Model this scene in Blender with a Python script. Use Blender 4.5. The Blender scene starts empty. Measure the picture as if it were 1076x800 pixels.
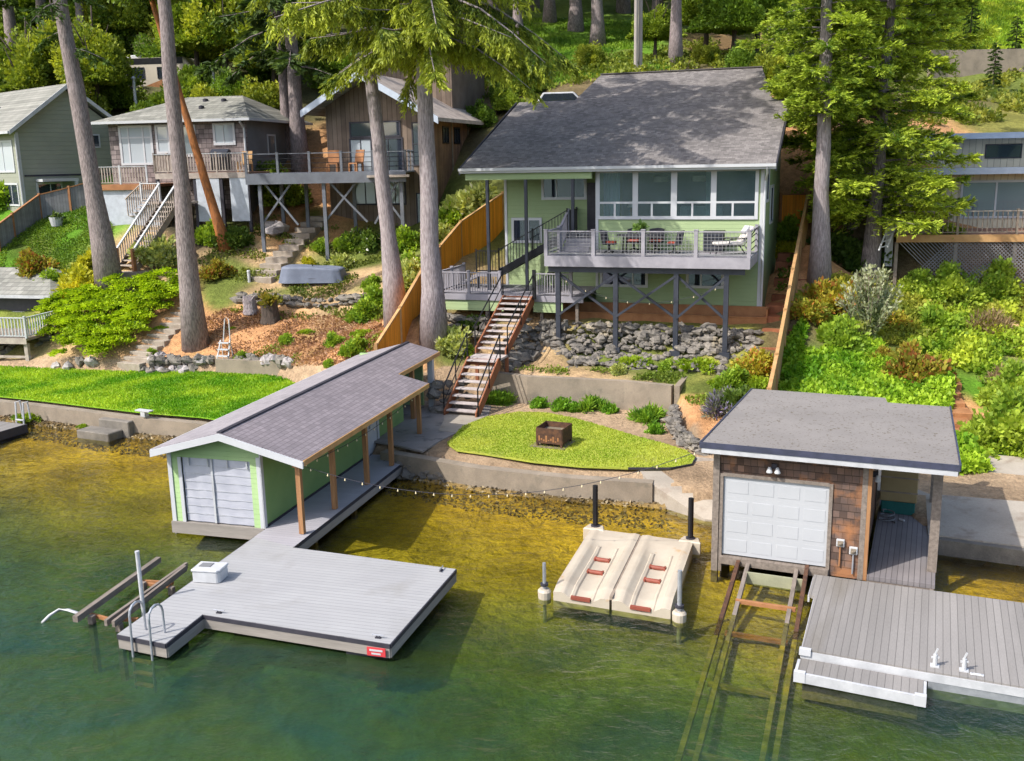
import bpy, math, random
import numpy as np
from mathutils import Vector, Matrix
random.seed(7); RNG = np.random.default_rng(11)
SC = bpy.context.scene; COL = SC.collection
R = math.radians
# ------------------------------------------------------------------ camera geometry (shared by layout helpers)
CP, CF, CR, CH = R(12.5), 1050.0, .02, 10.0
def ray(px, py):
    a, b = px-538, py-400
    x = (a*math.cos(CR)-b*math.sin(CR))/CF; y = (a*math.sin(CR)+b*math.cos(CR))/CF
    return x, math.cos(CP)-y*math.sin(CP), -math.sin(CP)-y*math.cos(CP)
def G(px, py, z):
    x, y, w = ray(px, py); t = (z-CH)/w
    return (x*t, y*t, z)
def D(px, py, Y):
    x, y, w = ray(px, py); t = Y/y
    return (x*t, Y, CH+w*t)
# ------------------------------------------------------------------ mesh helpers
class MB:
    def __init__(s): s.v = []; s.f = []
    def add(s, vs, fs):
        n = len(s.v); s.v += [tuple(p) for p in vs]; s.f += [tuple(i+n for i in q) for q in fs]; return s
    def box(s, a, b):
        x0, x1 = sorted((a[0], b[0])); y0, y1 = sorted((a[1], b[1])); z0, z1 = sorted((a[2], b[2]))
        return s.add([(x0,y0,z0),(x1,y0,z0),(x1,y1,z0),(x0,y1,z0),(x0,y0,z1),(x1,y0,z1),(x1,y1,z1),(x0,y1,z1)],
                     [(0,3,2,1),(4,5,6,7),(0,1,5,4),(1,2,6,5),(2,3,7,6),(3,0,4,7)])
    def bar(s, p, q, w, h=None):
        h = w if h is None else h
        p, q = Vector(p), Vector(q); d = (q-p).normalized()
        up = Vector((0,0,1)) if abs(d.z) < .98 else Vector((0,1,0))
        sd = d.cross(up).normalized(); up = sd.cross(d)
        vs = [c+sd*(i*w/2)+up*(j*h/2) for c in (p, q) for i, j in ((-1,-1),(1,-1),(1,1),(-1,1))]
        return s.add(vs, [(0,1,2,3),(7,6,5,4),(0,4,5,1),(1,5,6,2),(2,6,7,3),(3,7,4,0)])
    def tube(s, pts, r, n=8, cap=True):
        pts = [Vector(p) for p in pts]; m = len(pts)
        rs = r if isinstance(r, (list, tuple)) else [r]*m
        vs = []; ref = None
        for i, p in enumerate(pts):
            d = (pts[min(i+1, m-1)]-pts[max(i-1, 0)])
            d = d.normalized() if d.length > 1e-9 else Vector((0,0,1))
            if ref is None: ref = Vector((1,0,0)) if abs(d.x) < .9 else Vector((0,1,0))
            a = d.cross(ref).normalized(); b = d.cross(a).normalized(); ref = -b if False else ref
            vs += [p+(a*math.cos(2*math.pi*k/n)+b*math.sin(2*math.pi*k/n))*rs[i] for k in range(n)]
        fs = [(i*n+k, i*n+(k+1) % n, (i+1)*n+(k+1) % n, (i+1)*n+k) for i in range(m-1) for k in range(n)]
        if cap: fs += [tuple(range(n))[::-1], tuple(range((m-1)*n, m*n))]
        return s.add(vs, fs)
    def prism(s, poly, z0, z1):
        n = len(poly); f = z1 if callable(z1) else (lambda x, y: z1); g = z0 if callable(z0) else (lambda x, y: z0)
        if sum(poly[i][0]*poly[(i+1) % n][1]-poly[(i+1) % n][0]*poly[i][1] for i in range(n)) < 0: poly = poly[::-1]
        vs = [(x, y, g(x, y)) for x, y in poly]+[(x, y, f(x, y)) for x, y in poly]
        return s.add(vs, [tuple(range(n))[::-1], tuple(range(n, 2*n))]+[(i, (i+1) % n, n+(i+1) % n, n+i) for i in range(n)])
    def prism_s(s, poly, s0, s1):            # polygon in (d, z) extruded along s
        n = len(poly)
        if sum(poly[i][0]*poly[(i+1) % n][1]-poly[(i+1) % n][0]*poly[i][1] for i in range(n)) < 0: poly = poly[::-1]
        vs = [(s0, y, z) for y, z in poly]+[(s1, y, z) for y, z in poly]
        return s.add(vs, [tuple(range(n))[::-1], tuple(range(n, 2*n))]+[(i, (i+1) % n, n+(i+1) % n, n+i) for i in range(n)])
    def prism_d(s, poly, d0, d1):            # polygon in (s, z) extruded along d
        n = len(poly)
        if sum(poly[i][0]*poly[(i+1) % n][1]-poly[(i+1) % n][0]*poly[i][1] for i in range(n)) < 0: poly = poly[::-1]
        vs = [(x, d0, z) for x, z in poly]+[(x, d1, z) for x, z in poly]
        return s.add(vs, [tuple(range(n)), tuple(range(n, 2*n))[::-1]]+[(i, n+i, n+(i+1) % n, (i+1) % n) for i in range(n)])
    def lathe(s, prof, c=(0,0,0), n=14):
        m = len(prof)
        vs = [(c[0]+r*math.cos(2*math.pi*k/n), c[1]+r*math.sin(2*math.pi*k/n), c[2]+z) for r, z in prof for k in range(n)]
        fs = [(i*n+k, i*n+(k+1) % n, (i+1)*n+(k+1) % n, (i+1)*n+k) for i in range(m-1) for k in range(n)]
        return s.add(vs, fs+[tuple(range(n))[::-1], tuple(range((m-1)*n, m*n))])
    def sheet(s, fn, nu, nv):                # fn(u,v) -> point, u,v in 0..1
        vs = [fn(i/nu, j/nv) for j in range(nv+1) for i in range(nu+1)]
        return s.add(vs, [(j*(nu+1)+i, j*(nu+1)+i+1, (j+1)*(nu+1)+i+1, (j+1)*(nu+1)+i) for j in range(nv) for i in range(nu)])
def link(name, data, mat=None, parent=None, loc=None):
    o = bpy.data.objects.new(name, data); COL.objects.link(o)
    if mat is not None: data.materials.append(mat)
    if parent is not None: o.parent = parent
    if loc is not None: o.location = loc
    return o
def obj(name, mb, mat, parent=None, loc=None, smooth=False, bevel=0):
    me = bpy.data.meshes.new(name); me.from_pydata([tuple(v) for v in mb.v], [], mb.f); me.update()
    if smooth: me.polygons.foreach_set('use_smooth', [True]*len(me.polygons))
    o = link(name, me, mat, parent, loc)
    if bevel:
        m = o.modifiers.new('bevel', 'BEVEL'); m.width = bevel; m.segments = 1; m.limit_method = 'ANGLE'
    return o
def tag(o, label, cat, group=None):
    o['label'] = label; o['category'] = cat
    if group: o['group'] = group
    return o
def thing(name, label, cat, loc=(0,0,0), th=0, group=None):
    o = bpy.data.objects.new(name, None); COL.objects.link(o); o.empty_display_size = .2
    o.location = loc; o.rotation_euler = (0, 0, -R(th))
    return tag(o, label, cat, group)
def struct(name, mb, mat, **k):
    o = obj(name, mb, mat, **k); o['kind'] = 'structure'; return o
def dup(o, loc=None, rz=None, sc=None, label=None, parent=None):
    c = o.copy(); COL.objects.link(c)
    if parent is not None: c.parent = parent
    if loc is not None: c.location = loc
    if rz is not None: c.rotation_euler[2] = rz
    if sc is not None: c.scale = sc if isinstance(sc, (tuple, list)) else (sc, sc, sc)
    if label: c['label'] = label
    for ch in list(o.children): dup(ch, parent=c)
    return c
def pieces(name, mb, mat, parent, n=8, **k):
    """each box of n vertices in mb becomes a part of its own"""
    for i in range(0, len(mb.v), n):
        b = MB(); b.v = mb.v[i:i+n]; b.f = [tuple(q-i for q in f) for f in mb.f if i <= f[0] < i+n]; obj(name, b, mat, parent, **k)
class Frame:                                  # local frame: s along u=(cos,-sin), d along n=(sin,cos)
    def __init__(f, ox, oy, th): f.o = (ox, oy); f.th = th; f.c = math.cos(R(th)); f.s = math.sin(R(th))
    def w(f, s, d, z=0): return (f.o[0]+s*f.c+d*f.s, f.o[1]-s*f.s+d*f.c, z)
    def loc(f, z=0): return (f.o[0], f.o[1], z)
# ------------------------------------------------------------------ materials
def _nt(name):
    m = bpy.data.materials.new(name); m.use_nodes = True; nt = m.node_tree; nt.nodes.clear(); return m, nt
def nd(nt, t, **k):
    n = nt.nodes.new(t)
    for a, b in k.items():
        if a.startswith('i_'):
            key = a[2:]; key = int(key) if key.isdigit() else key.replace('_', ' ')
            n.inputs[key].default_value = b
        else: setattr(n, a, b)
    return n
def math_n(nt, op, a, b=None, c=None):
    n = nd(nt, 'ShaderNodeMath', operation=op)
    for i, v in enumerate((a, b, c)):
        if v is None: continue
        if isinstance(v, (int, float)): n.inputs[i].default_value = v
        else: nt.links.new(v, n.inputs[i])
    return n.outputs[0]
def mixc(nt, f, a, b, blend='MIX'):
    n = nd(nt, 'ShaderNodeMix', data_type='RGBA', blend_type=blend)
    for i, v in ((0, f), (6, a), (7, b)):
        if isinstance(v, (int, float)): n.inputs[i].default_value = v
        elif isinstance(v, (tuple, list)): n.inputs[i].default_value = (*v[:3], 1)
        else: nt.links.new(v, n.inputs[i])
    return n.outputs[2]
AX = {'x': 0, 'y': 1, 'z': 2}
def M(name, c, c2=None, ns=3., rough=.75, boards=None, brick=None, lap=None, grain=.25, gs=40., stretch=None,
      bump=.0, bs=25., metal=0., spec=.3, gapk=.25, spots=None, thr=(.35, .65)):
    """procedural surface: two-tone noise, optional boards (axis, spacing, gap, variation), bricks/shingles, lap siding, spots"""
    m, nt = _nt(name); L = nt.links.new
    tc = nd(nt, 'ShaderNodeTexCoord').outputs['Object']
    sep = nd(nt, 'ShaderNodeSeparateXYZ'); L(tc, sep.inputs[0])
    vec = tc
    if stretch:
        mp = nd(nt, 'ShaderNodeMapping'); mp.inputs['Scale'].default_value = stretch; L(tc, mp.inputs[0]); vec = mp.outputs[0]
    def noise(scale, detail=4, rgh=.6):
        n = nd(nt, 'ShaderNodeTexNoise', i_Scale=scale, i_Detail=detail, i_Roughness=rgh); L(vec, n.inputs['Vector']); return n.outputs['Fac']
    def ramp(f, lo, hi):
        n = nd(nt, 'ShaderNodeMapRange', i_1=lo, i_2=hi); L(f, n.inputs[0]); return n.outputs[0]
    col = mixc(nt, ramp(noise(ns), *thr), c, c2 if c2 else tuple(min(1, x*.8) for x in c))
    height = None
    if brick:
        (a, b), bw, bh, mc, var = brick
        cmb = nd(nt, 'ShaderNodeCombineXYZ'); L(sep.outputs[AX[a]], cmb.inputs[0]); L(sep.outputs[AX[b]], cmb.inputs[1])
        row = math_n(nt, 'FLOOR', math_n(nt, 'DIVIDE', sep.outputs[AX[b]], bh))
        off = math_n(nt, 'MULTIPLY', math_n(nt, 'SINE', math_n(nt, 'MULTIPLY', row, 12.9)), 4.7)
        xa = math_n(nt, 'ADD', math_n(nt, 'DIVIDE', sep.outputs[AX[a]], bw), off)
        cid = nd(nt, 'ShaderNodeCombineXYZ'); L(math_n(nt, 'FLOOR', xa), cid.inputs[0]); L(row, cid.inputs[1])
        wn = nd(nt, 'ShaderNodeTexWhiteNoise', noise_dimensions='2D'); L(cid.outputs[0], wn.inputs['Vector'])
        k = math_n(nt, 'MULTIPLY_ADD', wn.outputs['Value'], var*2, 1-var)
        v = nd(nt, 'ShaderNodeVectorMath', operation='SCALE'); L(col, v.inputs[0]); L(k, v.inputs['Scale'])
        fz = math_n(nt, 'FRACT', math_n(nt, 'DIVIDE', sep.outputs[AX[b]], bh)); fx = math_n(nt, 'FRACT', xa)
        g = math_n(nt, 'MAXIMUM', math_n(nt, 'LESS_THAN', fz, .1), math_n(nt, 'LESS_THAN', fx, .06))
        col = mixc(nt, g, v.outputs[0], mc)
        height = math_n(nt, 'MULTIPLY', math_n(nt, 'SUBTRACT', 1., fz), .6)
    if boards:
        a, sp, gap, var = boards
        q = math_n(nt, 'DIVIDE', sep.outputs[AX[a]], sp)
        wn = nd(nt, 'ShaderNodeTexWhiteNoise', noise_dimensions='1D'); L(math_n(nt, 'FLOOR', q), wn.inputs['W'])
        k = math_n(nt, 'MULTIPLY_ADD', wn.outputs['Value'], var*2, 1-var)
        v = nd(nt, 'ShaderNodeVectorMath', operation='SCALE'); L(col, v.inputs[0]); L(k, v.inputs['Scale'])
        g = math_n(nt, 'LESS_THAN', math_n(nt, 'FRACT', q), gap)
        col = mixc(nt, g, v.outputs[0], tuple(x*gapk for x in c))
        height = math_n(nt, 'SUBTRACT', 1., g)
    if lap:
        height = math_n(nt, 'SUBTRACT', 1., math_n(nt, 'FRACT', math_n(nt, 'DIVIDE', sep.outputs[2], lap)))
    if spots:
        sc_, lo, hi, sc2 = spots
        col = mixc(nt, ramp(noise(sc_, 5), lo, hi), col, sc2)
    if grain:
        k = math_n(nt, 'MULTIPLY_ADD', noise(gs, 3), grain*2, 1-grain)
        v = nd(nt, 'ShaderNodeVectorMath', operation='SCALE'); L(col, v.inputs[0]); L(k, v.inputs['Scale']); col = v.outputs[0]
    b = nd(nt, 'ShaderNodeBsdfPrincipled', i_Roughness=rough, i_Metallic=metal); b.inputs['Specular IOR Level'].default_value = spec
    L(col, b.inputs['Base Color'])
    nrm = None
    if bump:
        bn = nd(nt, 'ShaderNodeBump', i_Strength=min(1, bump), i_Distance=.04); L(noise(bs, 5), bn.inputs['Height']); nrm = bn.outputs[0]
    if height is not None:
        bn = nd(nt, 'ShaderNodeBump', i_Strength=.8, i_Distance=.06 if lap else .02); L(height, bn.inputs['Height'])
        if nrm: L(nrm, bn.inputs['Normal'])
        nrm = bn.outputs[0]
    if nrm: L(nrm, b.inputs['Normal'])
    o = nd(nt, 'ShaderNodeOutputMaterial'); L(b.outputs[0], o.inputs[0])
    return m
def M_leaf(name, tr=.35, rough=.55):
    m, nt = _nt(name); L = nt.links.new
    at = nd(nt, 'ShaderNodeAttribute', attribute_name='Col')
    b = nd(nt, 'ShaderNodeBsdfPrincipled', i_Roughness=rough); b.inputs['Specular IOR Level'].default_value = .25
    L(at.outputs['Color'], b.inputs['Base Color'])
    t = nd(nt, 'ShaderNodeBsdfTranslucent'); L(mixc(nt, 1., at.outputs['Color'], (1.3, 1.25, .6), 'MULTIPLY'), t.inputs['Color'])
    x = nd(nt, 'ShaderNodeMixShader', i_0=tr); L(b.outputs[0], x.inputs[1]); L(t.outputs[0], x.inputs[2])
    o = nd(nt, 'ShaderNodeOutputMaterial'); L(x.outputs[0], o.inputs[0]); return m
def M_glass(name, tint, refl=.25, rough=.03, see=0.):
    """window glass: reflective coat over a dark tint, partly see-through when see > 0"""
    m, nt = _nt(name); L = nt.links.new
    d = nd(nt, 'ShaderNodeBsdfDiffuse'); d.inputs[0].default_value = (*tint, 1)
    body = d.outputs[0]
    if see:
        t = nd(nt, 'ShaderNodeBsdfTransparent'); t.inputs[0].default_value = (.75, .83, .85, 1)
        x = nd(nt, 'ShaderNodeMixShader', i_0=see); L(body, x.inputs[1]); L(t.outputs[0], x.inputs[2]); body = x.outputs[0]
    g = nd(nt, 'ShaderNodeBsdfGlossy', i_Roughness=rough); g.inputs[0].default_value = (.78,.88,1,1)
    x = nd(nt, 'ShaderNodeMixShader', i_0=refl); L(body, x.inputs[1]); L(g.outputs[0], x.inputs[2])
    o = nd(nt, 'ShaderNodeOutputMaterial'); L(x.outputs[0], o.inputs[0]); return m
# ------------------------------------------------------------------ material library (linear albedos)
m_siding = M('green_siding', (.29,.37,.185), (.265,.345,.17), ns=.8, lap=.17, grain=.06, rough=.6)
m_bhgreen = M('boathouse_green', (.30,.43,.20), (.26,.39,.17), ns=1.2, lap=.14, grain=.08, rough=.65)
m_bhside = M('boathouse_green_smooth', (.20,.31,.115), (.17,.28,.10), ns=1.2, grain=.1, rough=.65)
m_white = M('white_paint', (.50,.51,.53), (.46,.47,.49), ns=2, grain=.05, rough=.5)
m_whiteold = M('weathered_white_paint', (.50,.51,.53), (.38,.39,.41), ns=2.5, grain=.12, rough=.65)
m_door = M('garage_white', (.425,.44,.465), (.395,.41,.435), ns=.8, grain=.03, rough=.45)
m_roof = M('roof_shingle', (.205,.186,.178), (.155,.141,.136), ns=1.0, brick=('xy', .2, .14, (.11,.10,.10), .28), grain=.25, gs=14, rough=.9)
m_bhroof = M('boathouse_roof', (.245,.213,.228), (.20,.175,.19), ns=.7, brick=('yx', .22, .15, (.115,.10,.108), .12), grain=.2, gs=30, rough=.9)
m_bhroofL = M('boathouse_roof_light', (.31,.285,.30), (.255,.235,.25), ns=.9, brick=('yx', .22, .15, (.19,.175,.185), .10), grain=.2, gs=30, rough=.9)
m_flatroof = M('mineral_roof', (.225,.208,.196), (.195,.18,.17), ns=.8, grain=.3, gs=70, rough=.95, spots=(13,.58,.66,(.10,.082,.055)))
m_nroof = M('neighbour_roof', (.27,.265,.235), (.19,.19,.165), ns=.8, brick=('xz', .35, .15, (.12,.12,.11), .22), grain=.2, rough=.9)
m_composite = M('grey_deck_boards', (.335,.335,.34), (.305,.305,.312), ns=.7, boards=('y', .14, .05, .03), gapk=.68, grain=.06, rough=.75, spots=(.9,.56,.8,(.265,.26,.255)))
m_dockR = M('weathered_dock_boards', (.255,.24,.228), (.205,.193,.183), ns=.9, boards=('x', .14, .07, .09), gapk=.5, grain=.22, gs=60, stretch=(1,.15,1), rough=.8, spots=(1.1,.55,.75,(.165,.15,.13)))
m_porch = M('porch_boards', (.22,.20,.20), (.17,.155,.16), ns=.9, boards=('x', .12, .1, .12), gapk=.4, grain=.2)
m_walk = M('walk_boards', (.34,.33,.355), (.31,.30,.325), ns=.8, boards=('y', .14, .04, .04), gapk=.6, grain=.08)
m_fascia = M('dock_fascia', (.30,.27,.245), (.22,.20,.18), ns=2, grain=.2, gs=15, stretch=(.2,.2,2), rough=.8)
m_dark = M('dark_trim', (.045,.042,.055), (.03,.03,.04), ns=4, grain=.1, rough=.6)
m_navy = M('navy_fascia', (.055,.06,.10), (.04,.045,.07), ns=4, grain=.1, rough=.45)
m_black = M('black_metal', (.018,.018,.022), (.012,.012,.014), rough=.4, grain=.05, metal=.2)
m_steelblue = M('dark_steel_paint', (.04,.045,.06), (.028,.032,.045), ns=3, rough=.5, grain=.08)
m_gdeck = M('house_deck_paint', (.33,.315,.35), (.26,.25,.28), ns=2, grain=.12, rough=.7)
m_gboard = M('house_deck_floor', (.33,.31,.34), (.26,.25,.27), ns=1, boards=('y', .14, .06, .08), grain=.1)
m_cedar = M('red_cedar', (.30,.115,.055), (.22,.08,.04), ns=3, grain=.25, gs=30, stretch=(1,1,.3), rough=.7)
m_post = M('fir_post', (.36,.19,.085), (.27,.13,.06), ns=5, grain=.2, gs=20, stretch=(4,4,.4), rough=.65)
m_tread = M('grey_tread', (.47,.42,.40), (.36,.31,.30), ns=2, grain=.15, rough=.8)
m_orange = M('orange_fence', (.85,.33,.03), (.72,.25,.02), ns=1.5, boards=('x', .14, .05, .12), grain=.2, gs=20, stretch=(3,3,.3), rough=.7)
m_tanwood = M('tan_fence_wood', (.50,.30,.13), (.38,.21,.09), ns=2, grain=.2, rough=.7)
m_greyfence = M('grey_fence_boards', (.23,.23,.235), (.17,.17,.175), ns=2, boards=('x', .15, .05, .14), grain=.2, rough=.8)
m_rustwood = M('rust_wood', (.36,.17,.075), (.27,.12,.05), ns=3, grain=.2)
m_concrete = M('concrete', (.29,.24,.185), (.21,.175,.135), ns=1.2, grain=.2, gs=25, rough=.9, bump=.3, spots=(2.2,.58,.75,(.17,.15,.12)))
m_concdark = M('damp_concrete', (.20,.18,.155), (.12,.11,.095), ns=1.5, grain=.25, gs=25, rough=.85, bump=.4)
m_patio = M('patio_concrete', (.28,.255,.24), (.24,.215,.2), ns=1.5, grain=.15, rough=.85, spots=(1.8,.55,.66,(.14,.13,.125)))
m_ramp = M('ramp_concrete', (.38,.335,.28), (.30,.265,.22), ns=.8, grain=.2, gs=20, rough=.9, spots=(1.3,.55,.7,(.24,.19,.15)))
m_rock = M('grey_rock', (.235,.21,.18), (.10,.093,.085), ns=2.5, grain=.35, gs=12, rough=.9, bump=.6, bs=8, spots=(1.7,.58,.68,(.34,.29,.21)))
m_rockl = M('pale_rock', (.42,.39,.38), (.26,.23,.23), ns=3, grain=.3, gs=14, rough=.9, bump=.5, bs=9)
m_shingle = M('cedar_shingle', (.165,.095,.065), (.085,.062,.055), ns=1.3, brick=('xz', .16, .17, (.045,.03,.022), .38), grain=.2, rough=.85, spots=(1.1,.52,.66,(.30,.135,.06)))
m_nshingle = M('neighbour_shingle', (.24,.20,.195), (.15,.125,.125), ns=1.4, brick=('xz', .3, .26, (.05,.042,.042), .35), grain=.2, rough=.9)
m_nsidewall = M('neighbour_grey_wall', (.19,.195,.205), None, ns=1, grain=.08)
m_ngreen = M('neighbour_sage', (.29,.30,.24), (.26,.27,.22), ns=1, boards=('z', .25, .03, .01), gapk=.8, grain=.06)
m_brown = M('brown_boards', (.205,.155,.12), (.15,.11,.085), ns=1.2, boards=('x', .28, .08, .18), grain=.2)
m_browns = M('brown_side_boards', (.27,.155,.09), (.19,.105,.065), ns=1.2, boards=('y', .28, .08, .18), grain=.2)
m_tan = M('tan_siding', (.62,.55,.41), (.55,.49,.37), ns=1, boards=('x', .3, .05, .04), grain=.06)
m_blueroof = M('metal_roof_edge', (.50,.56,.66), (.42,.48,.58), ns=2, grain=.08, rough=.4)
m_lattice = M('pale_lattice', (.50,.54,.60), None, grain=.08)
m_latticed = M('grey_lattice', (.24,.235,.24), None, grain=.1)
m_grating = M('blue_grey_deck', (.17,.185,.215), (.125,.135,.16), ns=2, grain=.12)
m_pickets = M('weathered_pickets', (.44,.38,.33), (.30,.25,.22), ns=3, grain=.2)
m_redboard = M('redwood_deck', (.38,.20,.13), (.28,.15,.10), ns=2, boards=('x', .14, .06, .15), grain=.15)
m_bark = M('fir_bark', (.33,.275,.27), (.15,.122,.12), ns=6, stretch=(5,5,.7), grain=.35, gs=9, bump=1., bs=7, rough=.95, thr=(.4,.6))
m_barkp = M('pale_bark', (.40,.345,.35), (.22,.185,.19), ns=6, stretch=(5,5,.6), grain=.3, gs=9, bump=1., bs=7, rough=.95, thr=(.4,.6))
m_barko = M('madrona_bark', (.42,.15,.04), (.2,.08,.03), ns=4, stretch=(3,3,.8), grain=.3, bump=.5, rough=.7)
m_barkd = M('dark_bark', (.11,.085,.07), (.06,.048,.04), ns=6, stretch=(4,4,.6), grain=.3, bump=.8, rough=.95)
m_leaf = M_leaf('leaves'); m_needle = M_leaf('needles', tr=.28)
m_glass = M_glass('window_glass', (.025,.032,.048), .16)
m_glasssee = M_glass('room_glass', (.03,.045,.07), .13, see=.9)
m_glassn = M_glass('neighbour_glass', (.16,.18,.20), .25)
m_glassl = M_glass('curtained_glass', (.42,.46,.50), .15)
m_meshw = M('galvanised_mesh', (.26,.26,.27), None, grain=.1, rough=.5)
m_room = M('room_wall', (.085,.10,.15), None, grain=.04)
m_curtain = M('teal_curtain', (.34,.44,.46), (.26,.36,.38), ns=1, stretch=(9,9,.3), grain=.1)
m_shade = M('cream_shade', (.75,.62,.48), None, grain=.04)
m_rust = M('rusty_steel', (.115,.055,.03), (.055,.03,.022), ns=8, grain=.3, gs=30, rough=.85, bump=.3)
m_ash = M('ember_ash', (.25,.20,.12), (.10,.09,.08), ns=12, grain=.3)
m_raft = M('beige_plastic', (.46,.405,.325), (.42,.36,.285), ns=1.8, grain=.06, rough=.5, spots=(2.4,.62,.75,(.40,.27,.15)))
m_raftpad = M('maroon_roller', (.26,.07,.045), None, grain=.1, rough=.6)
m_red = M('red_sign', (.60,.05,.06), None, grain=.05)
m_galv = M('galvanised_steel', (.45,.465,.50), (.36,.375,.41), ns=6, grain=.08, rough=.35, metal=.5)
m_plastic = M('white_plastic', (.52,.53,.55), None, grain=.03, rough=.4)
m_tarp = M('slate_tarp', (.17,.195,.26), (.13,.15,.205), ns=2, grain=.1, bump=.3, bs=6, rough=.6)
m_wetwood = M('weathered_beam', (.24,.20,.17), (.15,.125,.105), ns=3, grain=.25, gs=25, stretch=(4,.5,4))
m_algae = M('algae_timber', (.36,.27,.06), (.16,.15,.04), ns=3, grain=.3)
m_green_tread = M('mossy_beam', (.33,.33,.22), (.25,.25,.17), ns=2, grain=.15)
m_tanbox = M('tan_box', (.34,.26,.13), (.28,.21,.10), ns=2, grain=.1)
m_tealbox = M('teal_box', (.02,.13,.115), None, grain=.1)
m_metalchair = M('dark_wicker', (.05,.05,.058), (.03,.03,.035), ns=10, grain=.2)
m_redcush = M('red_cushion', (.50,.09,.05), None, grain=.08)
m_creamcush = M('cream_cushion', (.62,.58,.54), None, grain=.08)
m_bulb = M('glass_bulb', (.85,.72,.45), None, grain=.05, rough=.2)
m_curtplastic = M('door_curtain_vinyl', (.44,.45,.51), (.38,.39,.45), ns=1.4, stretch=(1,1,2.2), grain=.05, rough=.4, bump=.25, bs=3)
m_wood = M('old_wood', (.31,.25,.20), (.20,.16,.125), ns=3, grain=.25)
m_soilsteps = M('garden_step_timber', (.36,.31,.255), (.26,.215,.17), ns=3, grain=.25, gs=20)
m_rv = M('rv_panel', (.55,.49,.40), (.48,.43,.36), ns=.6, grain=.05, rough=.4)
m_utility = M('pole_wood', (.40,.36,.33), (.30,.27,.25), ns=4, stretch=(3,3,.4), grain=.2)
# ------------------------------------------------------------------ frames measured from the picture
HF = Frame(2.337, 42.137, 19)      # house, s=0 at deck left edge, d=0 at the window wall
DF = Frame(-2.51, 17.83, 16)       # left dock and long boathouse
RF = Frame(4.83, 22.6, 23)         # shingled boathouse and right dock
# ------------------------------------------------------------------ terrain height
SHX = [-90,-40,-25,-18.8,-14,-11.4,-6,-3,-1.1,1.66,4.05,5.2,6.5,8.5,10,10.6,13.4,24.4,60,110]
WL = .2                                        # lake level
SHY = [68,46.6,41.1,38.45,36.1,35.1,32.3,30.5,29.3,28.15,27.5,26.3,27.0,27.4,26.6,23.4,22.2,17.5,2,-20]
BKX = [-90,-30,-18,-13,-10,-7,-4.5,-2.6,-.5,.63,5.69,5.9,6.4,9,12,15,30,60,110]
BKY = [72,47.5,44.5,43.8,42.6,39.5,37.5,38.2,38.5,37.1,35.2,31.9,30.0,29.2,28.8,28.2,26,20,0]
def shoreY(X): return np.interp(X, SHX, SHY)
def backY(X): return np.interp(X, BKX, BKY)
CTRL = []
def cp(px, py, Y=None, z=None): CTRL.append(D(px, py, Y) if z is None else G(px, py, z))
for a in [(100,322,49),(115,305,50),(90,222,58),(0,262,54),(60,205,61),(140,290,51),(205,360,45.6),(310,322,48),(330,299,50),(400,330,45.5),
          (415,336,44.3),(345,284,52.5),(275,255,54.5),(430,237,57),(210,225,57),(300,203,60),(440,330,41.5),(470,395,37.5),(250,330,47.3)]: cp(*a)
CTRL += [(-5.05,38,1.2),(-3.8,43,3.55),(-3.2,45,4.3),(-2.3,48,5.3),(-.3,52,6.4),(-6.5,41,2.3),(-9.8,43.2,1.7),(-13.1,44.4,1.6),(-18,45.2,1.5),(-26,48.5,1.6),(-30,52,3.2),(-2.9,40.5,2.9)]
for s in (-3.5,-2,-.5,1.5,3.5,5.5,7.5,8.6):
    x, y, _ = HF.w(s, -3.0); CTRL.append((x, y, 2.25)); x, y, _ = HF.w(s, -1.9); CTRL.append((x, y, 3.3)); x, y, _ = HF.w(s, -1.0); CTRL.append((x, y, 3.45))
    x, y, _ = HF.w(s, 2.0); CTRL.append((x, y, 3.5)); x, y, _ = HF.w(s, 7); CTRL.append((x, y, 4.2)); x, y, _ = HF.w(s, 14); CTRL.append((x, y, 11.9))
    x, y, _ = HF.w(s, 18); CTRL.append((x, y, 13.0))
for s, d, z in ((-.6,-5.0,2.0),(2,-4.9,1.95),(4.5,-4.8,1.95),(6.3,-4.6,1.95),(9.3,-6,1.9),(9.6,0,4.4),(9.6,5,6.6),(9.6,9,8.0),(10.5,-8,1.9)):
    x, y, _ = HF.w(s, d); CTRL.append((x, y, z))
for a in [(840,382,36),(900,420,33),(1000,455,31.2),(945,308,44),(1076,308,43.5),(860,292,46),(900,350,39),(1000,370,37),(1076,400,34.5),(1000,250,46.5),(1010,88,74.5),(1076,85,74.5),
          (1000,125,60),(640,62,75),(668,77,66),(710,73,66),(610,97,61),(1030,20,84)]: cp(*a)
CTRL += [(15.3,29,.95),(30,27,1.1),(22,47,6.2),(35,45,6.5),(-25,66,12),(-15,68,13),(-5,68,13.5),(-40,70,11),(0,64,12.9),(-60,80,13),(20,62,12.9),(40,62,12.5),(60,60,12),
         (-80,110,30),(-40,110,30),(0,110,29),(40,110,30),(80,110,30),(0,150,42),(-90,150,42),(90,150,42),(-25,85,20),(-5,85,20.5),(60,30,3),(110,60,12),(-90,90,14),(-45,56,4),(-60,66,5)]
CA = np.array(CTRL); _n = len(CA)
_A = np.zeros((_n+3, _n+3)); _A[:_n,:_n] = np.linalg.norm(CA[:,None,:2]-CA[None,:,:2], axis=2)-np.eye(_n)*.25
_A[:_n,_n] = 1; _A[:_n,_n+1:] = CA[:,:2]; _A[_n,:_n] = 1; _A[_n+1:,:_n] = CA[:,:2].T
_W = np.linalg.solve(_A, np.concatenate([CA[:,2], np.zeros(3)]))
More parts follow.
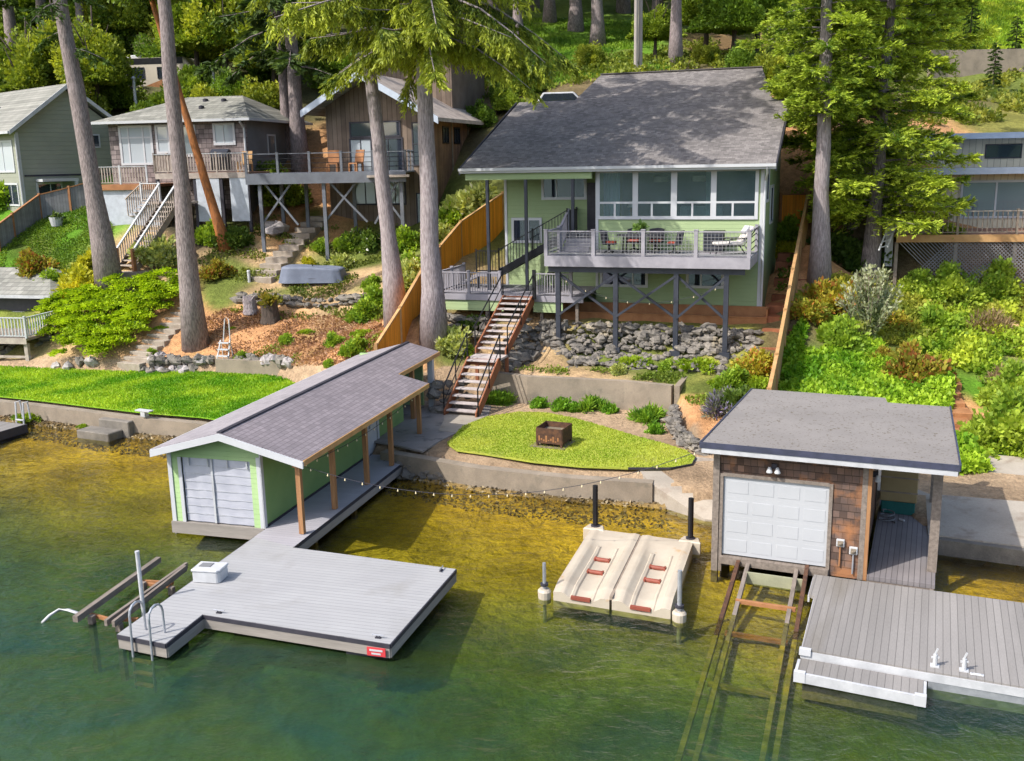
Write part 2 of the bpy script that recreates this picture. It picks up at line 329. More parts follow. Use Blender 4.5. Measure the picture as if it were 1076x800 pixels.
def rbf(X, Y):
    out = np.empty(len(X))
    for i in range(0, len(X), 4000):
        P = np.stack([X[i:i+4000], Y[i:i+4000]], 1)
        out[i:i+4000] = np.linalg.norm(P[:,None]-CA[None,:,:2], axis=2)@_W[:_n]+_W[_n]+P@_W[_n+1:]
    return out
def lakebed(X, Y):
    u = shoreY(X)-Y
    wob = .12*np.sin(X*.9+Y*.5)+.1*np.sin(X*.37-Y*.8+1)
    berm = np.where(X < 4.4, .32, 0)*np.clip(1-u/.8, 0, 1)
    return WL-.1-.045*np.clip(u,0,7.5)-.13*np.clip(u-7,0,40)+wob*np.clip(u/6,0,1)+berm
def height(X, Y):
    X = np.atleast_1d(np.asarray(X, float)); Y = np.atleast_1d(np.asarray(Y, float))
    sh, bk = shoreY(X), backY(X)
    plat = np.where(X < 7, .82+.13*np.clip((Y-sh-.3)/1.2, 0, 1), .95-.35*np.clip((X-7)/3, 0, 1)*np.clip(1-(Y-sh)/5, 0, 1))
    hill = rbf(X, Y); hill = np.maximum(hill, plat)
    return np.where(Y < sh+np.where(X < 4.2, .28, 0), lakebed(X, Y), np.where(Y < bk, plat, hill))
def hz(x, y): return float(height(x, y)[0])
def hit(px, py, lift=0.):
    x, y, w = ray(px, py); t = np.arange(12, 160, .05)
    H = height(x*t, y*t)+lift; k = np.argmax(CH+w*t < H)
    return (x*t[k], y*t[k], float(H[k])-lift)
# ------------------------------------------------------------------ terrain sheet (lake bed, yards and hillside in one mesh)
def axis(lo, hi, f0, f1, fine, coarse):
    return np.concatenate([np.arange(lo, f0, coarse), np.arange(f0, f1, fine), np.arange(f1, hi+.1, coarse)])
def cloud(X, Y, n=26, seed=3, lo=.2, hi=2.2):
    g = np.random.default_rng(seed); out = np.zeros_like(X)
    for _ in range(n):
        k = g.uniform(lo, hi); a = g.uniform(0, 6.28); out += np.sin(k*(X*math.cos(a)+Y*math.sin(a))+g.uniform(0, 6.28))/n**.5
    return out
MULCH, DIRT, GRASS, DRY, DARK, FLOOR, MOSS = (.50,.265,.125), (.50,.345,.19), (.11,.25,.02), (.25,.24,.06), (.05,.045,.03), (.15,.115,.06), (.13,.16,.035)
ZONES = [((300,350),MULCH),((250,365),MULCH),((370,360),MULCH),((420,370),MULCH),((240,340),MULCH),((360,330),DIRT),((300,305),DIRT),((350,300),DIRT),((240,300),MOSS),((260,250),DIRT),((310,235),MULCH),
 ((380,270),MOSS),((400,300),DIRT),((440,250),MOSS),((160,300),DIRT),((190,320),MULCH),((100,230),GRASS),((70,250),GRASS),((40,260),MOSS),((20,280),GRASS),((90,290),DRY),((60,300),DRY),((120,310),DIRT),((80,205),GRASS),
 ((150,260),DIRT),((200,240),DARK),((230,235),DARK),((320,205),MULCH),((50,215),GRASS),((470,390),DIRT),((470,350),DARK),((500,350),DIRT),((560,385),DIRT),((650,380),MOSS),((740,385),DRY),((620,395),DIRT),((690,390),MOSS),((730,430),MULCH),((760,400),MOSS),
 ((780,370),DRY),((815,360),FLOOR),((822,300),MULCH),((830,240),MULCH),((850,390),GRASS),((900,420),GRASS),((960,440),GRASS),((1010,440),MULCH),((1030,470),GRASS),((900,350),DRY),((960,360),MOSS),((1060,340),DIRT),((870,330),DARK),((1060,420),GRASS),((920,270),FLOOR),((1000,300),FLOOR),((1060,300),MULCH),
 ((1050,20),(.19,.30,.03)),((1060,100),MOSS),((1000,110),FLOOR),((1060,125),DRY),((640,60),GRASS),((660,45),(.14,.25,.03)),((700,70),FLOOR),((760,50),(.24,.16,.08)),((600,100),FLOOR),((560,90),FLOOR),((800,60),FLOOR),((500,60),FLOOR),((300,90),(.085,.085,.04)),((160,100),(.085,.085,.04)),((220,95),(.085,.09,.04)),((100,90),(.08,.09,.035)),((40,60),(.085,.09,.04)),((250,60),(.08,.085,.04)),((150,40),(.08,.085,.04)),((930,120),MULCH)]
def build_terrain():
    xs = axis(-100, 112, -33, 27, .3, 2.); ys = axis(-10, 170, 14, 63, .3, 1.6)
    X, Y = np.meshgrid(xs, ys); X = X.ravel(); Y = Y.ravel()
    H = height(X, Y); sh, bk = shoreY(X), backY(X)
    hillm = Y > bk+.5
    H = H+np.where(hillm, .05*cloud(X, Y, seed=5, lo=.8, hi=4)+.2*cloud(X, Y, seed=8)*np.clip((Y-62)/10, 0, 1), 0)
    zp = np.array([hit(*p)[:2] for p, c in ZONES]); zc = np.array([c for p, c in ZONES])
    wx = X+.5*cloud(X, Y, seed=21); wy = Y+.5*cloud(X, Y, seed=22)
    C = np.empty((len(X), 3))
    for i in range(0, len(X), 5000):
        d = (wx[i:i+5000,None]-zp[None,:,0])**2+(wy[i:i+5000,None]-zp[None,:,1])**2+.3
        w = d**-3; C[i:i+5000] = (w@zc)/w.sum(1, keepdims=True)
    t = cloud(X, Y, seed=31, lo=.5, hi=3)
    C = C*(1+.22*t[:,None]); mo = np.clip(cloud(X, Y, seed=33, lo=.6, hi=3)*.8-.45, 0, 1)[:,None]
    C = np.where(hillm[:,None], C*(1-mo)+np.array(MOSS)*mo, C)
    plat = (Y >= sh) & (Y < bk+.5)
    C = np.where(plat[:,None], np.array((.35,.25,.16))*(1+.2*t[:,None]), C)
    # lake bed: golden gravel and algae near the shore, green weed further out
    u = sh-Y; q = np.clip((u-1.2)/9, 0, 1)[:,None]; al = np.clip(.5+.55*cloud(X, Y, seed=41, lo=.5, hi=2.6), 0, 1)[:,None]
    bed = np.array((.66,.44,.07))*(1-q)+np.array((.12,.165,.04))*q
    bed = bed*(.62+.5*al)+np.array((.03,.02,.0))*(1-q)
    gr = np.clip(1.3-u/1.0, 0, 1)[:,None]; bed = bed*(1-gr)+np.array((.13,.092,.05))*(.55+.7*al)*gr
    east = np.clip((X-9)/4, 0, 1)[:,None]; bed = bed*(1-.45*east)
    C = np.where((Y < sh)[:,None], bed, C)
    C = np.clip(C, .005, 1)
    nx, ny = len(xs), len(ys)
    me = bpy.data.meshes.new('terrain'); v = np.stack([X, Y, H], 1)
    i = np.arange(nx*ny).reshape(ny, nx); f = np.stack([i[:-1,:-1], i[:-1,1:], i[1:,1:], i[1:,:-1]], -1).reshape(-1, 4)
    fill(me, v, f, C); me.polygons.foreach_set('use_smooth', np.ones(len(f), bool))
    m, nt = _nt('ground'); L = nt.links.new
    at = nd(nt, 'ShaderNodeAttribute', attribute_name='Col'); tc = nd(nt, 'ShaderNodeTexCoord').outputs['Object']
    def nz(s, dt=5):
        n = nd(nt, 'ShaderNodeTexNoise', i_Scale=s, i_Detail=dt, i_Roughness=.65); L(tc, n.inputs['Vector']); return n.outputs['Fac']
    k = math_n(nt, 'MULTIPLY_ADD', nz(3.2), 1.3, .35); k2 = math_n(nt, 'MULTIPLY_ADD', nz(14), 1.0, .5)
    s1 = nd(nt, 'ShaderNodeVectorMath', operation='SCALE'); L(at.outputs['Color'], s1.inputs[0]); L(math_n(nt, 'MULTIPLY', k, k2), s1.inputs['Scale'])
    b = nd(nt, 'ShaderNodeBsdfPrincipled', i_Roughness=.95); b.inputs['Specular IOR Level'].default_value = .1
    L(s1.outputs[0], b.inputs['Base Color'])
    bn = nd(nt, 'ShaderNodeBump', i_Strength=.9, i_Distance=.12); L(nz(7, 6), bn.inputs['Height']); L(bn.outputs[0], b.inputs['Normal'])
    o = nd(nt, 'ShaderNodeOutputMaterial'); L(b.outputs[0], o.inputs[0])
    t = link('terrain', me, m); t['kind'] = 'structure'
def fill(me, v, f, C=None):
    nv, nf, k = len(v), len(f), f.shape[1]
    me.vertices.add(nv); me.vertices.foreach_set('co', np.ascontiguousarray(v, np.float32).ravel())
    me.loops.add(nf*k); me.loops.foreach_set('vertex_index', np.ascontiguousarray(f, np.int32).ravel())
    me.polygons.add(nf); me.polygons.foreach_set('loop_start', np.arange(0, nf*k, k, dtype=np.int32))
    me.update(calc_edges=True)
    if C is not None:
        a = me.attributes.new('Col', 'FLOAT_COLOR', 'POINT')
        a.data.foreach_set('color', np.concatenate([C, np.ones((nv, 1))], 1).astype(np.float32).ravel())
build_terrain()
# ------------------------------------------------------------------ water: tinted see-through sheet, more turbid where the lake is deep
def build_water():
    xs = np.concatenate([np.arange(-500,-100,40.), axis(-100, 112, -33, 27, .6, 4.), np.arange(140,520,40.)]); ys = np.concatenate([np.arange(-500,-60,40.), axis(-60, 50, 8, 44, .6, 4.)])
    X, Y = np.meshgrid(xs, ys); X = X.ravel(); Y = Y.ravel()
    dep = np.clip(WL-lakebed(X, Y), 0, 6)
    nx, ny = len(xs), len(ys); i = np.arange(nx*ny).reshape(ny, nx)
    f = np.stack([i[:-1,:-1], i[:-1,1:], i[1:,1:], i[1:,:-1]], -1).reshape(-1, 4)
    me = bpy.data.meshes.new('lake_water'); fill(me, np.stack([X, Y, X*0+WL], 1), f, np.stack([dep/6]*3, 1))
    m, nt = _nt('lake_water'); L = nt.links.new
    at = nd(nt, 'ShaderNodeAttribute', attribute_name='Col'); tc = nd(nt, 'ShaderNodeTexCoord').outputs['Object']
    dp = math_n(nt, 'MULTIPLY', at.outputs['Fac'], 6.)
    def nz(s, dt, sc=(1,1,1), ds=0.):
        mp = nd(nt, 'ShaderNodeMapping'); mp.inputs['Scale'].default_value = sc; mp.inputs['Rotation'].default_value = (0,0,.5); L(tc, mp.inputs[0])
        n = nd(nt, 'ShaderNodeTexNoise', i_Scale=s, i_Detail=dt, i_Roughness=.55, i_Distortion=ds); L(mp.outputs[0], n.inputs['Vector']); return n.outputs['Fac']
    turb = math_n(nt, 'SUBTRACT', 1., math_n(nt, 'EXPONENT', math_n(nt, 'MULTIPLY', math_n(nt, 'SUBTRACT', dp, .5), -.6)))
    turb = math_n(nt, 'MINIMUM', math_n(nt, 'MAXIMUM', turb, .0), .9)
    tcol = nd(nt, 'ShaderNodeMix', data_type='RGBA'); tcol.inputs[6].default_value = (.97,.92,.50,1); tcol.inputs[7].default_value = (.55,.75,.40,1)
    L(math_n(nt, 'MINIMUM', math_n(nt, 'DIVIDE', dp, 1.5), 1.), tcol.inputs[0])
    tr = nd(nt, 'ShaderNodeBsdfTransparent'); L(tcol.outputs[2], tr.inputs[0])
    df = nd(nt, 'ShaderNodeBsdfDiffuse')
    pt = nd(nt, 'ShaderNodeMapRange', i_1=.3, i_2=.7); L(nz(.25, 5, (1,1.6,1), 1.), pt.inputs[0])
    st = math_n(nt, 'MULTIPLY_ADD', nz(1.6, 5, (1.6,.6,1), 1.4), .9, .55)
    sv = nd(nt, 'ShaderNodeVectorMath', operation='SCALE'); L(mixc(nt, pt.outputs[0], (.022,.076,.064), (.066,.105,.018)), sv.inputs[0]); L(st, sv.inputs['Scale']); L(sv.outputs[0], df.inputs[0])
    body = nd(nt, 'ShaderNodeMixShader'); L(turb, body.inputs[0]); L(tr.outputs[0], body.inputs[1]); L(df.outputs[0], body.inputs[2])
    h = math_n(nt, 'ADD', math_n(nt, 'MULTIPLY', nz(.75, 6, (1,1.5,1), 1.6), 1.), math_n(nt, 'MULTIPLY', nz(2.7, 5, (1,1.3,1), 1.4), .55))
    bn = nd(nt, 'ShaderNodeBump', i_Strength=.5, i_Distance=.16); L(h, bn.inputs['Height'])
    gl = nd(nt, 'ShaderNodeBsdfGlossy', i_Roughness=.05); L(bn.outputs[0], gl.inputs['Normal'])
    fr = nd(nt, 'ShaderNodeFresnel', i_IOR=1.33); L(bn.outputs[0], fr.inputs['Normal'])
    x = nd(nt, 'ShaderNodeMixShader'); L(fr.outputs[0], x.inputs[0]); L(body.outputs[0], x.inputs[1]); L(gl.outputs[0], x.inputs[2])
    o = nd(nt, 'ShaderNodeOutputMaterial'); L(x.outputs[0], o.inputs[0])
    w = link('lake_water', me, m); w['kind'] = 'structure'
build_water()
# ------------------------------------------------------------------ leaves: quads in one mesh per crown
def quads(P, Dv, S, L, W, C):
    n = len(P); L = L[:,None]; W = W[:,None]
    bend = np.cross(Dv, S)*L*.12
    v = np.empty((n, 4, 3)); v[:,0] = P; v[:,1] = P+Dv*L*.5+S*W+bend; v[:,2] = P+Dv*L; v[:,3] = P+Dv*L*.5-S*W+bend
    f = np.arange(n*4).reshape(n, 4)
    return v.reshape(-1, 3), f, np.repeat(C, 4, axis=0)
def unit(v): return v/np.maximum(np.linalg.norm(v, axis=1, keepdims=True), 1e-9)
def leafmesh(name, P, Dv, L, W, C, g):
    S = unit(np.cross(Dv, g.normal(size=P.shape))); v, f, c = quads(P, unit(Dv), S, L, W, C)
    me = bpy.data.meshes.new(name); fill(me, v, f, np.clip(c, .004, 1)); return me
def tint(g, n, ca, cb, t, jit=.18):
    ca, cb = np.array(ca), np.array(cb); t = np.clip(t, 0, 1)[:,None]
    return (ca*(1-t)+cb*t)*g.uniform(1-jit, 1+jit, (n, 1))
def bush_mesh(name, rx, ry, rz, n, L, ca, cb, K=30, up=.3, seed=0, spread=.2, wr=.32, low=0., acc=None):
    """leaves gathered in K clumps inside a dome"""
    g = np.random.default_rng(seed); q = unit(g.normal(size=(K, 3))); q[:,2] = np.abs(q[:,2])*1.0-low
    cen = q*(g.uniform(.35, .95, (K, 1)))*g.uniform(.8, 1.1, (K, 1)); size = g.uniform(.6, 1.35, K); hue = g.uniform(0, 1, K)
    k = g.integers(0, K, n); off = unit(g.normal(size=(n, 3)))*(g.uniform(0, 1, (n, 1))**.5)*spread*size[k][:,None]*1.6
    P = (cen[k]+off)*np.array((rx, ry, rz)); P[:,2] = np.maximum(P[:,2], .02)
    Dv = unit(unit(off)*.7+cen[k]*.5+g.normal(size=(n, 3))*.45+np.array((0, 0, up)))
    C = tint(g, n, ca, cb, hue[k]*.8+g.uniform(-.1, .3, n))
    if acc is not None:
        a = g.uniform(0, 1, n) < acc[1]; C[a] = np.array(acc[0])*g.uniform(.8, 1.2, (a.sum(), 1))
    l = L*g.uniform(.6, 1.3, n)
    return leafmesh(name, P, Dv, l, l*wr, C, g)
def conifer_parts(H, z0, Rm, nl, nleaf, L, ca, cb, seed, droop=.25, hang=0., prof=.7, lean=(0, 0), wr=.13, rmin=.25, fan=.36, thick=1., skew=1.):
    """limb polylines and needle sprays (side twigs carrying needles) for a trunk rising from the origin to height H"""
    g = np.random.default_rng(seed); limbs = []; per = 22; Ps, Ds, Cs = [], [], []; tw = max(3, nleaf/(per*nl))
    for i in range(nl):
        t = ((i+g.uniform(0, 1))/nl)**skew; z = z0+(H-z0)*t; az = i*2.39996+g.uniform(-.6, .6)
        ln = Rm*(rmin+(1-rmin)*(1-t)**prof)*g.uniform(.6, 1.12)
        if t < .08: ln *= .75
        a = np.array((math.cos(az), math.sin(az), 0.)); b = np.array((-a[1], a[0], 0.)); base = np.array((lean[0]*z/H, lean[1]*z/H, z)); Z = np.array((0, 0, 1.))
        dr = droop*g.uniform(.5, 1.6)
        def pt(u):
            u = np.asarray(u)[:,None]; return base+a*ln*u+Z*ln*(.12*u-dr*u*u*1.4+.16*u**4)
        limbs.append((pt(np.linspace(0, .96, 5)), .010*ln+.012))
        k = int(tw*max(.4, ln/Rm)*1.4)+1; u = g.uniform(.06, 1, k)**.75; side = g.choice((-1., 1.), k); hue = g.uniform(0, 1)*.35
        w = fan*ln*(1.08-u)**.7*g.uniform(.35, 1.1, k)+.12
        td = a*g.uniform(.35, .8, k)[:,None]+b*(side*.8)[:,None]+Z*(g.normal(.08, .22*thick, k))[:,None]
        if hang:
            hm = (hang*g.uniform(.6, 1, k))[:,None]; td = td*(1-hm*.86)-Z*hm*.95; w = w*(1-.4*hang)+hang*g.uniform(.15, .65, k)
        td = unit(td); o = pt(u)
        v = g.uniform(0, 1, (k, per)); p = o[:,None]+td[:,None]*(w[:,None]*v)[:,:,None]+Z*(-.10*(1-hang)*w[:,None]*v*v)[:,:,None]
        cr = unit(np.cross(td, Z+g.normal(0, .25, (k, 3)))); sg = g.choice((-1., 1.), (k, per))
        d = td[:,None]*g.uniform(.5, 1.1, (k, per, 1))+cr[:,None]*(sg*g.uniform(.3, .9, (k, per))*(1-.55*hang))[:,:,None]+g.normal(0, .13, (k, per, 3))
        p = p+g.normal(0, .02, p.shape)
        n = k*per; Ps.append(p.reshape(n, 3)); Ds.append(d.reshape(n, 3))
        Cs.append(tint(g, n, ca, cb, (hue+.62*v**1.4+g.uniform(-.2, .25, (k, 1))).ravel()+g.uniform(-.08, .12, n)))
    P, Dv, C = np.concatenate(Ps), unit(np.concatenate(Ds)), np.concatenate(Cs)
    l = L*g.uniform(.6, 1.25, len(P)); return limbs, (P, Dv, l, l*wr, C, g)
def trunk_mb(pts, r0, r1, limbs=(), n=12, flare=1.55, seed=0):
    g = random.Random(seed); b = MB(); pts = [Vector(p) for p in pts]; m = 14; line = []; rr = []
    for i in range(m+1):
        t = i/m*(len(pts)-1); k = min(int(t), len(pts)-2); p = pts[k].lerp(pts[k+1], t-k)
        j = r0*.10; line.append(p+Vector((g.uniform(-j, j), g.uniform(-j, j), 0)) if i else p-Vector((0,0,.5)))
        q = i/m; rr.append((r0*(1-q)+r1*q)*(1+(flare-1)*max(0, 1-q*9))*g.uniform(.96, 1.05))
    b.tube(line, rr, n)
    for pl, r in limbs: b.tube([tuple(x) for x in pl], [r*(1-.8*i/(len(pl)-1)) for i in range(len(pl))], 5)
    return b
def conifer(name, label, base, top, r0, spec, bark=None, group=None, leafmat=None):
    """base and top are world points; spec feeds conifer_parts with heights measured from the base"""
    H = top[2]-base[2]; lean = (top[0]-base[0], top[1]-base[1])
    t = thing(name, label, 'tree', base, 0, group)
    limbs, lf = conifer_parts(H, lean=lean, **spec)
    obj('trunk', trunk_mb([(0,0,0), (lean[0]*.5, lean[1]*.5, H*.5), (lean[0], lean[1], H)], r0, r0*.12, limbs, seed=spec['seed']), bark or m_bark, t, smooth=True)
    link('crown', leafmesh('crown', *lf), leafmat or m_needle, t)
    return t
_SH = {}
def shrub(label, pos, key, sc=1., cat='shrub', name='garden_shrub', group=None, stems=True, rz=None):
    """a shrub thing: crown of leaves over a few stems; crowns of one key share a mesh"""
    t = thing(name, label, cat, pos, 0, group)
    t.rotation_euler[2] = random.uniform(0, 6.28) if rz is None else rz; t.scale = sc if isinstance(sc, tuple) else (sc,)*3
    link('foliage', _SH[key], m_leaf, t)
    return t
# ------------------------------------------------------------------ building helpers in a local frame
def window(par, a0, a1, z0, z1, at, axis='s', out=-1, mull=(), bars=(), frame=None, glass=None, fw=.11, name='window', label=None, slim=.045):
    """frame proud of the wall, with a pane as its sub-part. axis 's': wall along s at d=at; axis 'd': wall along d at s=at"""
    def bx(b, p0, p1, q0, q1, o0, o1):
        if axis == 's': b.box((p0, at+out*o0, q0), (p1, at+out*o1, q1))
        else: b.box((at+out*o0, p0, q0), (at+out*o1, p1, q1))
    f = MB()
    bx(f, a0-fw, a0, z0-fw, z1+fw, -.02, .05); bx(f, a1, a1+fw, z0-fw, z1+fw, -.02, .05)
    bx(f, a0, a1, z1, z1+fw, -.02, .05); bx(f, a0, a1, z0-fw, z0, -.02, .06)
    for x, w in [(q if isinstance(q, tuple) else (q, slim)) for q in mull]: bx(f, x-w/2, x+w/2, z0, z1, -.01, .045)
    for x0, x1, z in bars: bx(f, x0, x1, z-slim/2, z+slim/2, -.008, .04)
    fo = obj(name, f, frame or m_white, par)
    if label: fo['label'] = label
    g = MB(); bx(g, a0, a1, z0, z1, .004, .016); obj('pane', g, glass or m_glass, fo)
    return fo
def railing(par, pts, h=.95, mats=None, sp=1.9, style='baluster', post=.09, bal=.11, balw=.028, cap=.10, low=.1):
    """posts, rails and infill along a polyline of 3D points (deck level)"""
    mp, mr, mi = mats
    done = []
    for a, b in zip(pts[:-1], pts[1:]):
        r = MB(); f = MB()
        a, b = Vector(a), Vector(b); n = max(1, round((b-a).length/sp)); up = Vector((0,0,1))
        for i in range(n+1):
            p = a.lerp(b, i/n)
            if any((p-q).length < .05 for q in done): continue
            done.append(p)
            pb = MB().bar(p, p+up*(h+.05), post); pb.box((p.x-post*.62, p.y-post*.62, p.z+h+.05), (p.x+post*.62, p.y+post*.62, p.z+h+.085)); obj('post', pb, mp, par)
        r.bar(a+up*h, b+up*h, cap, .04)
        if style in ('baluster', 'mesh'): f.bar(a+up*low, b+up*low, .045, .045)
        L = (b-a).length
        if style == 'baluster':
            k = max(2, int(L/bal))
            for i in range(1, k): p = a.lerp(b, i/k); f.bar(p+up*low, p+up*h, balw)
        elif style == 'mesh':
            k = max(2, int(L/bal))
            for i in range(1, k): p = a.lerp(b, i/k); f.bar(p+up*low, p+up*(h-.03), .014)
            z = low+bal
            while z < h-.05: f.bar(a+up*z, b+up*z, .014); z += bal
        elif style == 'rails':
            for z in (.25, .5, .75): f.bar(a+up*z*h, b+up*z*h, .03)
        obj('handrail', r, mr, par); obj('infill', f, mi, par)
def rock_mb(b, c, r, g, flat=.7):
    """a lumpy stone added to mesh b"""
    n, m = 8, 5; ph = g.uniform(0, 6.28, 6); rot = g.uniform(0, 6.28); sx, sy, sz = r*g.uniform(.8, 1.35), r*g.uniform(.7, 1.05), r*flat*g.uniform(.75, 1.2)
    vs = []
    for j in range(m+1):
        th = math.pi*j/m
        for i in range(n):
            a = 2*math.pi*i/n; k = 1+.16*math.sin(2*a+ph[0]+j)+.14*math.sin(3*a+ph[1]-j*2)+.13*g.normal()
            x, y, z = math.sin(th)*math.cos(a)*sx*k, math.sin(th)*math.sin(a)*sy*k, math.cos(th)*sz*k
            vs.append((c[0]+x*math.cos(rot)-y*math.sin(rot), c[1]+x*math.sin(rot)+y*math.cos(rot), c[2]+z))
    b.add(vs, [(j*n+i, j*n+(i+1) % n, (j+1)*n+(i+1) % n, (j+1)*n+i) for j in range(m) for i in range(n)][::1])
# ------------------------------------------------------------------ the green house
def green_house():
    h = thing('house', 'green lap-sided house with big grey shingle roof and a row of lake windows', 'house', HF.loc(), HF.th)
    zr = lambda d: 9.43+.39*(d+.6)                    # underside of the roof
    w = MB()
    w.box((1.33,0,3.42),(8.03,.2,7.63)); w.box((1.33,0,9.37),(8.03,.2,zr(0)))
    w.box((1.33,0,7.63),(1.5,.2,9.37)); w.box((7.72,0,7.63),(8.03,.2,9.37))
    obj('front_wall', w, m_siding, h)
    obj('side_wall', MB().prism_s([(.2,3.42),(.2,zr(.2)),(6.4,zr(6.4)),(8.6,zr(6.4)-.86),(8.6,3.42)], 7.84, 8.03), m_siding, h)
    s = MB(); s.prism_s([(.2,3.42),(.2,zr(.2)),(1.6,zr(1.6)),(1.6,3.42)], 1.33, 1.5); pieces('side_wall', s, m_siding, h)
    l = MB().box((-3.2,1.6,3.42),(1.33,1.8,zr(1.6))); obj('side_wall', MB().prism_s([(1.8,3.42),(1.8,zr(1.8)),(7.2,zr(7.2)),(9.4,zr(7.2)-.86),(9.4,3.42)], -3.2, -3.0), m_siding, h); pieces('porch_wall', l, m_siding, h)
    b = MB().box((-3.0,9.2,3.42),(-.9,9.4,zr(5))).box((6.8,8.4,3.42),(7.84,8.6,zr(4))).prism_s([(8,3.42),(8,zr(8)),(10.6,zr(10.6)),(10.6,3.42)], -.9, 6.8); pieces('back_wall', b, m_siding, h)
    b = MB().box((1.5,.2,6.72),(7.84,7.8,6.86)).box((1.5,.2,9.42),(7.84,4.4,9.5)).box((1.5,4.2,6.86),(7.84,4.4,9.42)); obj('room_shell', b, m_room, h)
    zt = lambda x, d: 9.63+.39*(d+.6)
    rf = MB().prism([(-4.4,-.6),(8.5,-.6),(8.45,6.4),(7.72,6.45),(6.85,10.8),(-1.08,10.8),(-1.5,7.2),(-4.3,7.2)], lambda x, d: zt(x, d)-.2, zt)
    ro = obj('roof', rf, m_roof, h)
    bk = MB().prism([(8.45,6.403),(7.72,6.453),(7.3,8.9),(8.45,8.9)], lambda x, d: zt(x,6.4)-.39*(d-6.4)-.2, lambda x, d: zt(x,6.4)-.39*(d-6.4))
    obj('rear_slope', bk, m_roof, ro)
    bk = MB().prism([(-4.3,7.203),(-1.5,7.203),(-1.2,9.8),(-4.3,9.8)], lambda x, d: zt(x,7.2)-.39*(d-7.2)-.2, lambda x, d: zt(x,7.2)-.39*(d-7.2))
    obj('rear_slope', bk, m_roof, ro)
    f = MB().box((-4.43,-.64,9.44),(8.53,-.603,9.64)); obj('fascia', f, m_white, ro)
    g = MB().box((-4.43,-.74,9.53),(8.53,-.644,9.645)); obj('gutter', g, m_white, ro)
    rk = MB()
    for s0, s1, e in ((8.50,8.55,6.4),(-4.46,-4.41,7.2)):
        rk.prism_s([(-.6,zt(0,-.6)-.26),(-.6,zt(0,-.6)+.015),(e,zt(0,e)+.015),(e,zt(0,e)-.26)], s0, s1)
    pieces('rake_board', rk, m_dark, ro)
    c = MB().bar((-1.1,10.8,zt(0,10.8)+.02),(6.85,10.8,zt(0,10.8)+.02),.3,.05); obj('ridge_cap', c, m_roof, ro)
    bm = MB().box((-4.2,-.5,9.16),(1.28,-.38,9.43)); obj('porch_beam', bm, m_siding, h)
    for s_ in (-3.25,-1.55,.47):
        obj('porch_post', MB().box((s_-.06,-.5,4.5 if s_ < 0 else 6.95),(s_+.06,-.38,9.16)), m_steelblue, h)
    tr = MB()
    for x, y, z0, z1 in ((1.33,0,4.6,9.4),(7.93,0,4.0,9.4),(-3.2,1.6,4.5,zr(1.6))): tr.box((x-.005,y-.03,z0),(x+.11,y-.002,z1))
    tr.box((8.032,-.03,4.0),(8.06,.1,9.4)); pieces('corner_trim', tr, m_white, h)
    ds = MB().tube([(8.2,-.68,9.5),(8.2,-.5,9.3),(8.1,-.06,9.0),(8.1,-.06,3.6)],.045,8); obj('downspout', ds, m_white, h)
    us = (1.49,2.87,3.09,4.43,4.67,6.01,6.23,7.72)
    bars = [(us[2*i],us[2*i+1],8.17) for i in range(4)]
    window(h, 1.5, 7.72, 7.63, 9.37, 0, mull=[(2.98,.22),(4.55,.24),(6.12,.22)], bars=bars, glass=m_glasssee, fw=.13, slim=.08)
    v = MB()
    for i in range(4):
        m_ = (us[2*i]+us[2*i+1])/2-(.1 if i % 2 else .05); v.box((m_-.04,-.035,7.63),(m_+.04,-.018,8.17))
    obj('sash_divider', v, m_white, h)
    window(h, 1.62, 3.42, 4.83, 5.42, 0, mull=[2.9], name='basement_window'); window(h, 5.2, 6.5, 4.85, 5.45, 0, mull=[5.7], name='basement_window')
    window(h, -1.38, .42, 8.35, 9.22, 1.6, mull=[-.8,-.1]); window(h, -2.78, -1.6, 6.48, 7.36, 1.6, mull=[-2.1])
    window(h, 1.2, 2.2, 8.2, 9.4, 8.03, axis='d', out=1); window(h, 3.4, 4.6, 7.2, 8.6, 8.03, axis='d', out=1)
    d = MB().box((.55,1.56,6.9),(1.25,1.595,8.95)); obj('entry_door', d, m_dark, h)
    # things in the lit room
    for k, x in enumerate((3.75, 5.35)):
        p = HF.w(x, 1.4); t = thing('pendant_lamp', ('cream drum pendant lampshade behind the second big lake window','cream drum pendant lampshade behind the third big lake window')[k], 'lamp', (p[0],p[1],8.95), 0, 'drum pendant lamps in the lake room')
        obj('lamp_shade', MB().lathe([(.3,0),(.3,.22)], n=18), m_shade, t); obj('cord', MB().tube([(0,0,.2),(0,0,.47)],.012,5), m_dark, t)
    p = HF.w(2.6, 1.1); t = thing('table_lamp', 'small cream table lamp behind the leftmost big lake window', 'lamp', (p[0],p[1],7.55))
    obj('lamp_base', MB().lathe([(.09,0),(.05,.06),(.1,.25),(.03,.4)]), m_cedar, t); obj('lamp_shade', MB().lathe([(.2,.38),(.11,.64)]), m_shade, t)
    p = HF.w(2.6, 1.1); t = thing('cabinet', 'brown side cabinet under the lamp behind the leftmost lake window', 'cabinet', (p[0],p[1],6.86), HF.th)
    obj('carcass', MB().box((-.5,-.2,.06),(.5,.2,.69)), m_cedar, t); obj('door', MB().box((-.48,-.22,.1),(-.02,-.203,.64)).box((.02,-.22,.1),(.48,-.203,.64)), m_rustwood, t)
    for k, (a, bb) in enumerate(((1.55,2.25),(5.75,6.05))):
        cu = MB().sheet(lambda u, v: (a+(bb-a)*u, .45+.05*math.sin(u*36), 6.95+2.4*v), 40, 1); o = obj('curtain', cu, m_curtain, None, smooth=True)
        o.location = HF.loc(); o.rotation_euler = (0,0,-R(HF.th)); tag(o, ('teal curtain hanging at the left end of the lake windows','narrow teal curtain between the third and fourth lake windows')[k], 'curtain')
